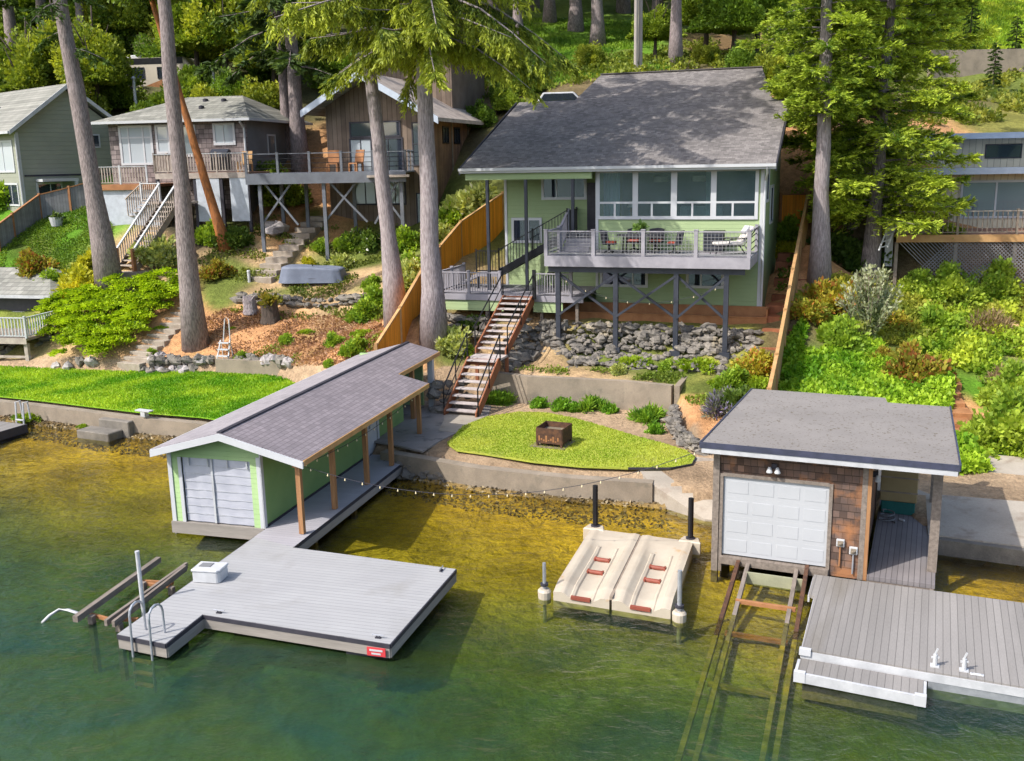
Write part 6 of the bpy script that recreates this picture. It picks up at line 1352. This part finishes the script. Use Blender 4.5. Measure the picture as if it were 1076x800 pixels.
# ------------------------------------------------------------------ big trees near the houses
def treept(base, px, py, H):
    """world top of a trunk that passes through pixel (px,py) at the base's distance, extended to height H"""
    q = D(px, py, base[1]); k = H/(q[2]-base[2]); return (base[0]+(q[0]-base[0])*k, base[1], base[2]+H)
FIR_A, FIR_B = (.04,.08,.014), (.17,.25,.035)
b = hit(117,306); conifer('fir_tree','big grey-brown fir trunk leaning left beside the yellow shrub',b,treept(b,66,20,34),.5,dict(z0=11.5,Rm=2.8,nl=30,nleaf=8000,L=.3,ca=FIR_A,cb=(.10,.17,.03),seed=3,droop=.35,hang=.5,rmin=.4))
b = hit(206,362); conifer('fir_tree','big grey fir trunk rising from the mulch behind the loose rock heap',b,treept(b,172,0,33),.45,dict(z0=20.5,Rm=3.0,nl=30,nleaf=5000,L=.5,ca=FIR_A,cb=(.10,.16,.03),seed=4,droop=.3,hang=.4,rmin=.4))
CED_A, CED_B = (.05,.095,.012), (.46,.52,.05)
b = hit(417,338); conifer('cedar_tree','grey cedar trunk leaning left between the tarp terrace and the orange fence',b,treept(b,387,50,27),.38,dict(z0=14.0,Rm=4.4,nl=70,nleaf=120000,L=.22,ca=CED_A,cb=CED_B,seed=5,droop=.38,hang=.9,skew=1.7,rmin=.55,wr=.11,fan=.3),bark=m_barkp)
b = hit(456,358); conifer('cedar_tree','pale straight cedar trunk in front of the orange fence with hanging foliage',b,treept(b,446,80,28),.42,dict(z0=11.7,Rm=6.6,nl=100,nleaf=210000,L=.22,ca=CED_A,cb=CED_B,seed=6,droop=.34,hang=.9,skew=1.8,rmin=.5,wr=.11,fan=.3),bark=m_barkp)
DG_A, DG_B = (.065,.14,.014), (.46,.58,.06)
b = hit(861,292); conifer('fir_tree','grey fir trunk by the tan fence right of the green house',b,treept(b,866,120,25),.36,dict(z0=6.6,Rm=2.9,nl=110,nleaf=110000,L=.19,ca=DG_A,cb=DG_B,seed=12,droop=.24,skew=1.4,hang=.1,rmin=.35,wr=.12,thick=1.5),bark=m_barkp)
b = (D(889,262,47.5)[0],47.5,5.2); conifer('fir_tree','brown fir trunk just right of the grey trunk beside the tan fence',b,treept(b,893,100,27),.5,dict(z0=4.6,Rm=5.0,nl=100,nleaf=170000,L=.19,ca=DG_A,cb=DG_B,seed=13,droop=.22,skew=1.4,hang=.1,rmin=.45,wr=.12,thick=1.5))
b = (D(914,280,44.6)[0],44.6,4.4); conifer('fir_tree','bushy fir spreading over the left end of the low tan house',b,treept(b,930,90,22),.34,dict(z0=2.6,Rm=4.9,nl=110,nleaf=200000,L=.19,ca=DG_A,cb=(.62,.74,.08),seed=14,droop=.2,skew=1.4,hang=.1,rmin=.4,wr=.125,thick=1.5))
b = hit(238,262); t = thing('madrona_tree','slim orange-brown trunk leaning left in front of the cottage deck','tree',b)
q_ = treept(b,186,92,13.5); obj('trunk', trunk_mb([(0,0,0),((q_[0]-b[0])*.5,.2,6.5),(q_[0]-b[0],.4,13.5)],.27,.12,seed=9), m_barko, t, smooth=True)
link('crown', bush_mesh('crown',2.6,2.6,2.4,3500,.34,(.06,.12,.02),(.22,.30,.05),K=22,seed=33), m_leaf, t, (q_[0]-b[0],.4,12.8))
# ------------------------------------------------------------------ background trees (shared crowns, each tree a thing)
PROTO = {}
def proto(kind, var):
    if (kind,var) in PROTO: return PROTO[kind,var]
    g_ = random.Random(hash((len(kind),var)))
    if kind == 'maple':
        H = 9; crown = bush_mesh('crown',3.4,3.4,5.2,20000,.30,(.09,.16,.018),[(.36,.45,.045),(.44,.48,.05),(.24,.37,.04)][var],K=60,seed=100+var,spread=.16,wr=.36,low=.25)
        limbs = [([(0,0,2.5+i*.4),(1.2*math.cos(i*2.4),1.2*math.sin(i*2.4),4.5+i*.4),(2.2*math.cos(i*2.4),2.2*math.sin(i*2.4),6.5+i*.3)],.12) for i in range(6)]
        tr = trunk_mb([(0,0,0),(.15,.1,4),(-.1,.2,H)],.26,.06,limbs,seed=var); dz = 3.2
    elif kind == 'low':
        H = 5; crown = bush_mesh('crown',2.4,2.4,3.4,14000,.27,(.075,.14,.018),[(.32,.42,.045),(.42,.45,.05),(.20,.32,.04)][var],K=40,seed=110+var,spread=.18,wr=.36)
        tr = trunk_mb([(0,0,0),(.1,.05,1.5),(0,.1,3)],.14,.05,seed=var); dz = .25
    else:
        z0 = 6.5 if kind == 'fir' else 1.0
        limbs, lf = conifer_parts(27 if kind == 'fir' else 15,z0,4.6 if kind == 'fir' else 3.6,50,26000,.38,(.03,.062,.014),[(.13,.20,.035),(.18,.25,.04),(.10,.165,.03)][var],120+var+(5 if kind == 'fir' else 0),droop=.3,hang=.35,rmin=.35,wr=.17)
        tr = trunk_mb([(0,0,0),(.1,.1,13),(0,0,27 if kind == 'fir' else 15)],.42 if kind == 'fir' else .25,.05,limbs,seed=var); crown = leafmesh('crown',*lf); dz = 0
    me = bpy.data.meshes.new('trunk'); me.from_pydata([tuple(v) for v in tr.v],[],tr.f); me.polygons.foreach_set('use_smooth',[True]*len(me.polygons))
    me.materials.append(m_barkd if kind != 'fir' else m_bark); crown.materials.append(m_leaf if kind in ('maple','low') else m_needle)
    PROTO[kind,var] = (me,crown,dz); return PROTO[kind,var]
def bgtree(kind, px, Y, sc, label, group, var=None, z=None):
    x = D(px, 60, Y)[0]; v = random.randrange(3) if var is None else var; me, cr, dz = proto(kind, v)
    t = thing('fir_tree' if kind in ('fir','young') else 'broadleaf_tree', label, 'tree', (x,Y,hz(x,Y) if z is None else z), 0, group)
    t.rotation_euler[2] = random.uniform(0,6.28); t.scale = (sc,sc,sc*random.uniform(.9,1.15))
    link('trunk', me, None, t); link('crown', cr, None, t, (0,0,dz))
L1 = 'bright yellow-green broadleaf tree in the grove above the cottage roofs'
for px,Y,s in ((28,70,.85),(62,72,.9),(98,69,.8),(128,80,.9),(182,82,1.0),(205,73,.85),(236,72,.9),(265,75,.85),(288,70,.8)): bgtree('maple',px,Y,s,L1,'broadleaf trees above the cottages',var=(0 if px % 2 else 1))
L2 = 'dark fir standing in the grove behind the cottage roofs'
for px,Y,s in ((-15,76,1.),(15,85,1.1),(50,88,1.),(88,78,.9),(115,95,1.1),(160,92,1.1),(215,90,1.),(250,86,1.),(282,80,.9),(330,84,1.)): bgtree('fir',px,Y,s,L2,'firs behind the cottages')
L3 = 'leafy low tree with fresh green foliage behind the cottage roofs'
for px,Y,s in ((8,66,.9),(45,67,.8),(78,68,.8),(118,71,.75),(190,69,.8),(212,67.5,.7),(240,68.5,.75),(268,67,.75),(140,66,.5),(25,74,.9),(70,77,.9),(112,79,1.),(175,77,.9),(198,79,1.),(228,81,1.),(258,78,.9),(285,74,.85),(320,78,.9),(88,88,1.1),(150,90,1.1),(205,92,1.2),(245,94,1.2),(300,92,1.2),(40,92,1.2),(8,88,1.1)): bgtree('low',px,Y,s,L3,'low trees behind the cottages')
L10 = 'leafy young tree on the bank just behind the big grey roof'
for px,Y,s in ((500,63,.5),(530,64,.45),(556,66,.5),(622,70,.45),(745,70,.4),(780,66,.5),(806,62,.5),(826,60,.45),(842,63,.6)): bgtree('low',px,Y,s,L10,'young trees behind the big grey roof')
b = hit(313,165)
for k,(px,Y) in enumerate(((304,63.5),(316,62))):
    x = D(px,160,Y)[0]; conifer('fir_tree',('thin grey fir trunk left of the pair behind the grey deck','thick brown fir trunk right of the pair behind the grey deck')[k],(x,Y,hz(x,Y)-.5),(x-.6,Y,hz(x,Y)+30),.3+.17*k,dict(z0=6.0,Rm=5.0,nl=40,nleaf=12000,L=.5,ca=(.02,.048,.012),cb=(.10,.155,.03),seed=30+k,droop=.35,hang=.5,rmin=.5,wr=.15))
L4 = 'tall fir trunk on the bright grass above the green house'
for px,Y,s in ((605,83,1.1),(628,79,1.05),(690,84,1.),(710,69,.9),(655,90,1.1),(735,88,1.),(578,86,1.),(560,92,1.1),(783,90,1.1)): bgtree('fir',px,Y,s,L4,'firs above the green house')
L5 = 'fresh green broadleaf tree on the slope above the big grey roof'
for px,Y,s in ((688,72,.55),(742,74,.8),(770,71,.75),(795,75,.85),(730,82,.8),(668,95,1.),(620,98,1.),(590,104,1.)): bgtree('maple',px,Y,s,L5,'broadleaf trees above the grey roof',var=0 if px < 760 else 2)
L6 = 'dark fir behind the brown house'
for px,Y,s in ((365,88,1.),(400,80,.9),(440,90,1.1),(480,84,1.),(520,90,1.),(545,78,.9)): bgtree('fir',px,Y,s,L6,'firs behind the brown house')
L7 = 'low leafy tree filling the gap behind the brown house'
for px,Y,s in ((350,72,.8),(395,76,.8),(455,74,.8),(505,72,.7),(540,70,.6)): bgtree('low',px,Y,s,L7,'low trees behind the brown house',var=2)
L8 = 'dark fir behind the low tan house'
for px,Y,s in ((815,80,1.),(850,76,1.)): bgtree('fir',px,Y,s,L8,'firs behind the tan house')
L9 = 'far dark tree in the woods on the hilltop'
for px in range(-60,1160,48): bgtree('young' if px % 3 else 'fir',px,112+random.uniform(-6,10),1.5,L9,'far hilltop trees') if not 990 < px < 1100 else None
for px,Y,s,lb in ((1066,76.5,.22,'small dark young fir at the right edge above the tall concrete wall'),(1046,70,.2,'small bare young fir on the bank below the tall concrete wall'),(1018,79,.25,'dark young fir drooping at the left end of the bright hilltop grass')): bgtree('young',px,Y,s,lb,None)
bgtree('low',283,58.5,.62,'bright leafy small tree between the cottage and the grey deck',None,var=0)
# ------------------------------------------------------------------ shrubs
B = lambda key,*a,**k: _SH.__setitem__(key,bush_mesh('foliage',*a,**k))
B('round',.5,.5,.5,1500,.12,(.07,.19,.012),(.24,.45,.035),K=26,seed=201,wr=.3)
B('green',.9,.9,.95,2600,.2,(.09,.19,.018),(.36,.50,.05),K=24,seed=202)
B('pale',.9,.9,.95,2600,.2,(.20,.27,.07),(.56,.60,.20),K=22,seed=203,acc=((.6,.6,.45),.05))
B('dark',1.,1.,1.,3000,.18,(.04,.085,.015),(.15,.23,.035),K=26,seed=204)
B('yellow',.8,.8,1.,2600,.17,(.36,.38,.025),(.78,.70,.06),K=24,seed=205)
B('rust',1.,1.,.85,3200,.15,(.13,.17,.02),(.40,.33,.045),K=28,seed=206,acc=((.30,.12,.035),.25))
B('orange',.9,.9,.9,2600,.16,(.16,.22,.025),(.50,.42,.05),K=24,seed=207,acc=((.42,.18,.04),.15))
B('lav',.6,.6,.7,2600,.2,(.12,.15,.09),(.30,.30,.26),K=20,seed=208,acc=((.26,.23,.42),.35),wr=.12,up=.9)
B('flower',.9,.9,.9,2600,.17,(.05,.11,.02),(.17,.25,.04),K=24,seed=209,acc=((.7,.7,.62),.06))
B('spiky',.5,.5,.42,1300,.26,(.06,.17,.015),(.26,.42,.035),K=16,seed=210,wr=.09,up=.6)
B('lime',.9,.9,.28,1600,.16,(.15,.26,.015),(.34,.44,.03),K=20,seed=211)
B('dry',.8,.8,.8,1600,.24,(.20,.14,.07),(.36,.27,.15),K=18,seed=212,wr=.09,up=.6)
B('bigleaf',1.2,1.2,1.3,6500,.16,(.13,.25,.02),(.46,.56,.07),K=26,seed=213,wr=.34)
def sh(px,py,key,sc,label,name='garden_shrub',cat='shrub',group=None,dz=0.):
    p = hit(px,py); shrub(label,(p[0],p[1],p[2]-.05+dz),key,sc,cat,name,group)
# juniper: tiers of flat fans
g2 = np.random.default_rng(55); base = hit(112,378)
def juniper():
    t = thing('juniper','wide spreading bright green juniper on the bank above the left lawn','shrub',base)
    Ps,Ds,Cs = [],[],[]
    poly = [hit(*p)[:2] for p in ((45,352),(48,335),(75,322),(110,312),(150,304),(190,303),(191,318),(166,336),(142,357),(116,378),(95,386),(66,382))]
    lo, hi = np.min(poly,0), np.max(poly,0); cen = g2.uniform(lo,hi,(420,2)); cen = cen[inside(cen,poly)]
    for c in cen:
        z = hz(*c)-base[2]+g2.uniform(.25,1.0); n = 230; a0 = g2.uniform(-1.2,1.2)-math.pi/2+.3; ln = g2.uniform(.5,.95); u = g2.uniform(0,1,n)
        a = a0+g2.normal(0,.38,n); p = np.stack([c[0]-base[0]+np.cos(a)*u*ln, c[1]-base[1]+np.sin(a)*u*ln, z+.12*u-.22*u*u+g2.normal(0,.035,n)],1)
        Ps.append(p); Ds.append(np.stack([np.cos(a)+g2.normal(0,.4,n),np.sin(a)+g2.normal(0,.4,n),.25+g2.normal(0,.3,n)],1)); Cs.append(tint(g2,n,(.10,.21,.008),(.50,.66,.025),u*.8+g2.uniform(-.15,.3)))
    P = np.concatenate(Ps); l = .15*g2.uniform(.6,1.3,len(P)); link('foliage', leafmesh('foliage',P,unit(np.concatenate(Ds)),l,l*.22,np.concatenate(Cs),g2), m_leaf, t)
juniper()
SR = 'row of round green shrubs under the concrete wall'
for px,py,sc,lb in ((566,428,.85,'leftmost small round shrub before the concrete wall'),(590,431,1.0,'round shrub in the middle of the row, left of the spiky clump'),(602,432,.8,'smaller round shrub touching the middle one of the row'),(641,434,.75,'small round shrub right of the tall spiky clump by the wall'),(688,455,.8,'small tight round shrub below the spiky clump near the curved wall')): sh(px,py,'round',(sc*.9,sc*.9,sc*1.05),lb,group=SR)
for px,py,sc,lb in ((622,431,1.05,'tall spiky green clump in the middle of the concrete wall bed'),(683,442,1.1,'spiky green clump at the right end of the concrete wall bed'),(524,424,1.0,'low spiky plant beside the foot of the cedar stair'),(536,421,.9,'small spiky plant between the cedar stair and the concrete wall')): sh(px,py,'spiky',sc,lb,'leafy_perennial','plant')
for a in ((756,432,'lav',1.15,'purple-grey lavender bush beside the shingled boathouse roof'),(782,432,'dark',.85,'dark green rosemary bush behind the left corner of the flat roof'),(772,405,'green',.7,'grey-green bush above the lavender'),(790,392,'orange',1.0,'orange-tipped shrub at the right end of the tall stone wall'),
 (476,368,'pale',.95,'pale leafy shrub at the foot of the pale cedar trunk'),(498,345,'dark',.6,'small dark shrub under the porch deck'),(487,372,'green',.55,'small green plant beside the stair landing'),
 (90,306,'yellow',1.55,'bright yellow shrub against the leaning fir trunk'),(95,282,'yellow',1.1,'smaller yellow shrub above the bright yellow one'),(42,286,'rust',1.35,'dark red-green shrub on the far left slope'),(58,302,'green',.9,'low green bush below the dark red-green shrub'),(8,216,'green',1.7,'big green hedge bush at the left edge below the sage house'),(34,211,'green',1.3,'rounded green hedge bush beside the white post lamp'),
 (165,275,'pale',1.35,'pale leaved shrub beside the white railed stair'),(178,278,'pale',1.0,'small pale shrub against the big grey trunk'),(246,258,'dark',1.1,'dark green shrub left of the blue-grey deck posts'),(222,255,'green',1.1,'green shrub at the base of the slim orange trunk'),(228,290,'rust',1.0,'reddish low shrub below the dark green shrub'),(160,305,'orange',.85,'brownish low shrub beside the flat garden steps'),
 (383,262,'flower',1.25,'shrub with white blossoms under the right end of the blue-grey deck'),(362,262,'green',.8,'small green shrub left of the white blossom shrub'),(428,262,'green',1.1,'green shrub right of the leaning cedar trunk'),(437,300,'pale',1.2,'light green shrub between the two cedar trunks'),(433,285,'green',.9,'round green shrub above the light green one between the cedar trunks'),
 (500,228,'pale',1.7,'tall pale green shrub between the brown house and the orange fence'),(476,240,'green',1.2,'green shrub beside the upper orange fence'),(462,250,'pale',1.0,'small pale shrub behind the pale cedar trunk'),(385,335,'green',.85,'sprawling green shrub left of the leaning cedar trunk'),(398,320,'green',.9,'green shrub close against the leaning cedar trunk'),(323,277,'yellow',.5,'small yellow shrub beside the stone stair'),(336,262,'green',.6,'small dark green shrub right of the stone stair'),(360,282,'pale',.8,'feathery pale shrub behind the tarp terrace'),(410,290,'rust',.5,'brown low shrub right of the tarp'),
 (872,325,'orange',1.35,'orange-yellow shrub at the top of the right slope near the grey fir'),(850,335,'orange',.9,'smaller orange-yellow shrub by the tan fence'),(965,400,'rust',1.45,'red-brown and green round shrub in the middle of the right slope'),(925,382,'rust',.8,'small dark red shrub left of the big round one'),(1035,352,'dry',1.2,'dry brown twiggy bush at the right edge'),(1052,408,'dry',.9,'dry grey-brown bush above the earth steps'),(1066,470,'bigleaf',1.25,'big leafy bush at the right edge above the ramp'),(1070,425,'bigleaf',1.0,'leafy yellow-green bush right of the earth steps'),
 (1000,318,'bigleaf',1.15,'broad leafy shrub in front of the grey lattice'),(1045,312,'bigleaf',1.1,'leafy shrub in front of the right end of the lattice'),(966,315,'bigleaf',.9,'leafy shrub left of the lattice middle'),(900,355,'pale',1.0,'pale green shrub in front of the silver bush'),(985,350,'green',1.1,'green shrub below the lattice'),(880,362,'green',1.0,'green shrub left of the pale one on the right slope'),(940,345,'orange',.8,'yellowish shrub right of the silver bush'),
 (829,268,'yellow',.9,'yellow-green bush in the passage behind the house corner'),(826,248,'green',.9,'green bush at the top of the passage right of the house'),(875,270,'dark',1.3,'dark shrub behind the grey fir trunk'),(905,280,'dark',1.2,'dark shrub left of the leaning white ladder'),
 (665,383,'lime',.95,'lime green ground plant in front of the middle deck posts'),(735,386,'lime',.95,'lime green ground plant between the right deck posts'),(700,388,'green',.4,'small tuft on the ledge between the lime plants'),(760,403,'lime',.7,'lime green patch above the lavender'),(800,405,'lime',.9,'lime green patch by the lower end of the tan fence'),(650,392,'pale',.4,'small grey-green tuft on the ledge above the concrete wall'),(35,440,'lime',.8,'bright weed growing on the seawall beside the left dock'),(90,448,'lime',.35,'small weed at the foot of the left seawall'),
 (560,250,'green',.01,'x')): 
    if a[3] > .1: sh(*a)
def silver():
    p = hit(912,360); t = thing('silver_bush','tall silvery grey-green bush with upright plumes on the right slope','shrub',p); g_ = np.random.default_rng(8); Ps,Ds,Cs = [],[],[]; st = MB()
    for i in range(46):
        a = g_.uniform(0,6.28); k = g_.uniform(.1,1); top = np.array((math.cos(a)*1.5*k,math.sin(a)*1.1*k,2.9-1.5*k*k*g_.uniform(.6,1.3))); n = 60; u = g_.uniform(.25,1,n)
        Ps.append(top*u[:,None]+g_.normal(0,.06,(n,3))); Ds.append(unit(np.tile(top,(n,1)))*.8+g_.normal(0,.45,(n,3))); Cs.append(tint(g_,n,(.13,.18,.07),(.44,.46,.30),u**2+g_.uniform(-.2,.2,n))); st.tube([(0,0,0),tuple(top*.95)],.012,4)
    P = np.concatenate(Ps); l = .17*g_.uniform(.6,1.3,len(P)); link('foliage', leafmesh('foliage',P,unit(np.concatenate(Ds)),l,l*.25,np.concatenate(Cs),g_), m_leaf, t); obj('stems', st, m_wood, t)
silver()
# small plants on the mulch slope
for i,(px,py) in enumerate(((244,345),(300,360),(352,362),(383,352),(345,384),(255,378),(322,350),(375,370),(160,372),(170,345),(392,300),(415,310),(260,285),(150,330))):
    sh(px,py,'green' if i % 3 else 'lime',(.3+.12*(i % 4)),'small green plant scattered on the red-brown mulch slope','groundcover_plant','plant','small plants on the mulch slope')
# ivy and ground cover as uncountable leaves lying on the terrain
def cover(name, poly, n, L, ca, cb, seed, thr=-.4, lift=.12, up=.6):
    g_ = np.random.default_rng(seed); A = np.array([hit(*p)[:2] for p in poly]); P = g_.uniform(A.min(0),A.max(0),(n*2,2)); P = P[inside(P,[tuple(q) for q in A])]
    c = cloud(P[:,0],P[:,1],seed=seed,lo=.6,hi=3.5); P = P[c > thr][:n]; c = c[c > thr][:n]; k = len(P)
    Z = height(P[:,0],P[:,1])+g_.uniform(0,1,k)*lift*(1+.8*np.clip(c,0,1.5)); Dv = unit(g_.normal(0,1,(k,3))+np.array((0,-.2,up))); l = L*g_.uniform(.6,1.3,k)
    me = leafmesh(name,np.stack([P[:,0],P[:,1],Z],1),Dv,l,l*.36,tint(g_,k,ca,cb,.45+.35*cloud(P[:,0],P[:,1],seed=seed+1,lo=.8,hi=5)+g_.uniform(-.25,.25,k),.22),g_); o = link(name,me,m_leaf); o['kind'] = 'stuff'
cover('ivy',[(822,372),(850,335),(905,350),(950,395),(1000,400),(1000,430),(990,470),(1020,478),(1040,497),(1000,500),(880,470),(818,425)],60000,.17,(.12,.28,.014),(.42,.58,.045),71,thr=-1.2,lift=.3)
cover('ivy',[(1000,330),(1076,310),(1110,420),(1076,500),(1030,480),(1050,420),(1010,390),(950,370)],26000,.17,(.15,.27,.02),(.52,.60,.055),72,thr=-.5,lift=.3)
cover('weeds',[(820,340),(870,295),(950,300),(1076,300),(1076,345),(950,365),(860,350)],20000,.16,(.15,.20,.02),(.46,.46,.07),73,thr=-.4,lift=.2)
cover('weeds',[(-40,290),(0,250),(70,222),(118,215),(118,300),(60,330),(0,320)],20000,.10,(.08,.16,.015),(.22,.33,.03),74,thr=-.7,lift=.1)
cover('weeds',[(190,300),(240,240),(300,225),(340,240),(420,240),(430,330),(390,345),(300,305),(230,330)],16000,.14,(.08,.12,.02),(.24,.27,.05),75,thr=.3,lift=.12)
cover('weeds',[(190,350),(235,325),(300,330),(400,330),(405,365),(370,385),(240,375)],6000,.12,(.10,.15,.02),(.30,.33,.05),76,thr=.9,lift=.1)
cover('weeds',[(540,394),(610,389),(700,392),(800,392),(805,410),(740,440),(700,403),(620,397)],14000,.1,(.10,.16,.02),(.28,.36,.04),77,thr=.1,lift=.1)
cover('weeds',[(930,130),(1076,125),(1076,70),(990,90)],12000,.3,(.10,.15,.02),(.34,.34,.05),78,thr=-.2,lift=.3)
cover('fallen_bark',[(190,350),(235,325),(300,330),(400,330),(405,365),(370,385),(240,375)],16000,.10,(.20,.10,.06),(.50,.31,.19),79,thr=-3,lift=.03,up=.1)

cover('weeds',[(490,110),(560,100),(640,85),(720,76),(800,72),(840,100),(830,60),(740,45),(600,70),(500,85)],16000,.22,(.10,.15,.02),(.34,.38,.05),81,thr=-.1,lift=.3)
cover('ivy',[(812,330),(826,230),(832,200),(845,200),(838,250),(822,330)],5000,.14,(.07,.14,.015),(.26,.36,.04),82,thr=-.3,lift=.15)
# ------------------------------------------------------------------ camera, sun and sky
cam = bpy.data.cameras.new('camera'); co = bpy.data.objects.new('camera', cam); COL.objects.link(co)
cam.sensor_width = 36; cam.lens = 36*CF/1076; cam.clip_end = 2000
rt, up, bk = Vector((1,0,0)), Vector((0,math.sin(CP),math.cos(CP))), Vector((0,-math.cos(CP),math.sin(CP)))
ex = rt*math.cos(CR)-up*math.sin(CR); ey = rt*math.sin(CR)+up*math.cos(CR)
mw = Matrix.Identity(4)
for i in range(3): mw[i][0] = ex[i]; mw[i][1] = ey[i]; mw[i][2] = bk[i]
mw.translation = Vector((0,0,CH)); co.matrix_world = mw; SC.camera = co
EL, AZ = R(47), R(30)
sd = Vector((math.cos(AZ)*math.cos(EL), math.sin(AZ)*math.cos(EL), -math.sin(EL)))
sl = bpy.data.lights.new('sun','SUN'); sl.energy = 2.8; sl.angle = R(.5); sl.color = (1,.955,.88)
so = bpy.data.objects.new('sun', sl); COL.objects.link(so); so.rotation_euler = sd.to_track_quat('-Z','Y').to_euler()
wd = bpy.data.worlds.new('World'); SC.world = wd; wd.use_nodes = True; nt = wd.node_tree
sk = nt.nodes.new('ShaderNodeTexSky'); sk.sky_type = 'NISHITA'; sk.sun_disc = False; sk.dust_density = 2.5; sk.ozone_density = .4; sk.sun_elevation = EL; sk.sun_rotation = math.atan2(-sd.x,-sd.y)
bg = nt.nodes['Background']; nt.links.new(sk.outputs[0], bg.inputs[0]); bg.inputs[1].default_value = .15
vs = SC.view_settings; vs.view_transform = 'Standard'; vs.look = 'None'; vs.exposure = .9; vs.gamma = 1; vs.use_curve_mapping = False
SC.cycles.max_bounces = 6; SC.cycles.transparent_max_bounces = 12; SC.cycles.diffuse_bounces = 3; SC.cycles.glossy_bounces = 3; SC.cycles.caustics_reflective = False; SC.cycles.caustics_refractive = False
SC.cycles.use_denoising = True

hb = MB()
for k in range(40):
    x = -800+k*40; h0 = 60+25*math.sin(k*.7)+12*math.sin(k*1.9); hb.add([(x,-480,-2),(x+40,-480,-2),(x+40,-640,60+25*math.sin((k+1)*.7)+12*math.sin((k+1)*1.9)),(x,-640,h0)],[(0,1,2,3)])
struct('far_shore_hills', hb, M('far_woods',(.05,.09,.03),(.03,.06,.02),ns=.05,grain=.2,gs=.5))
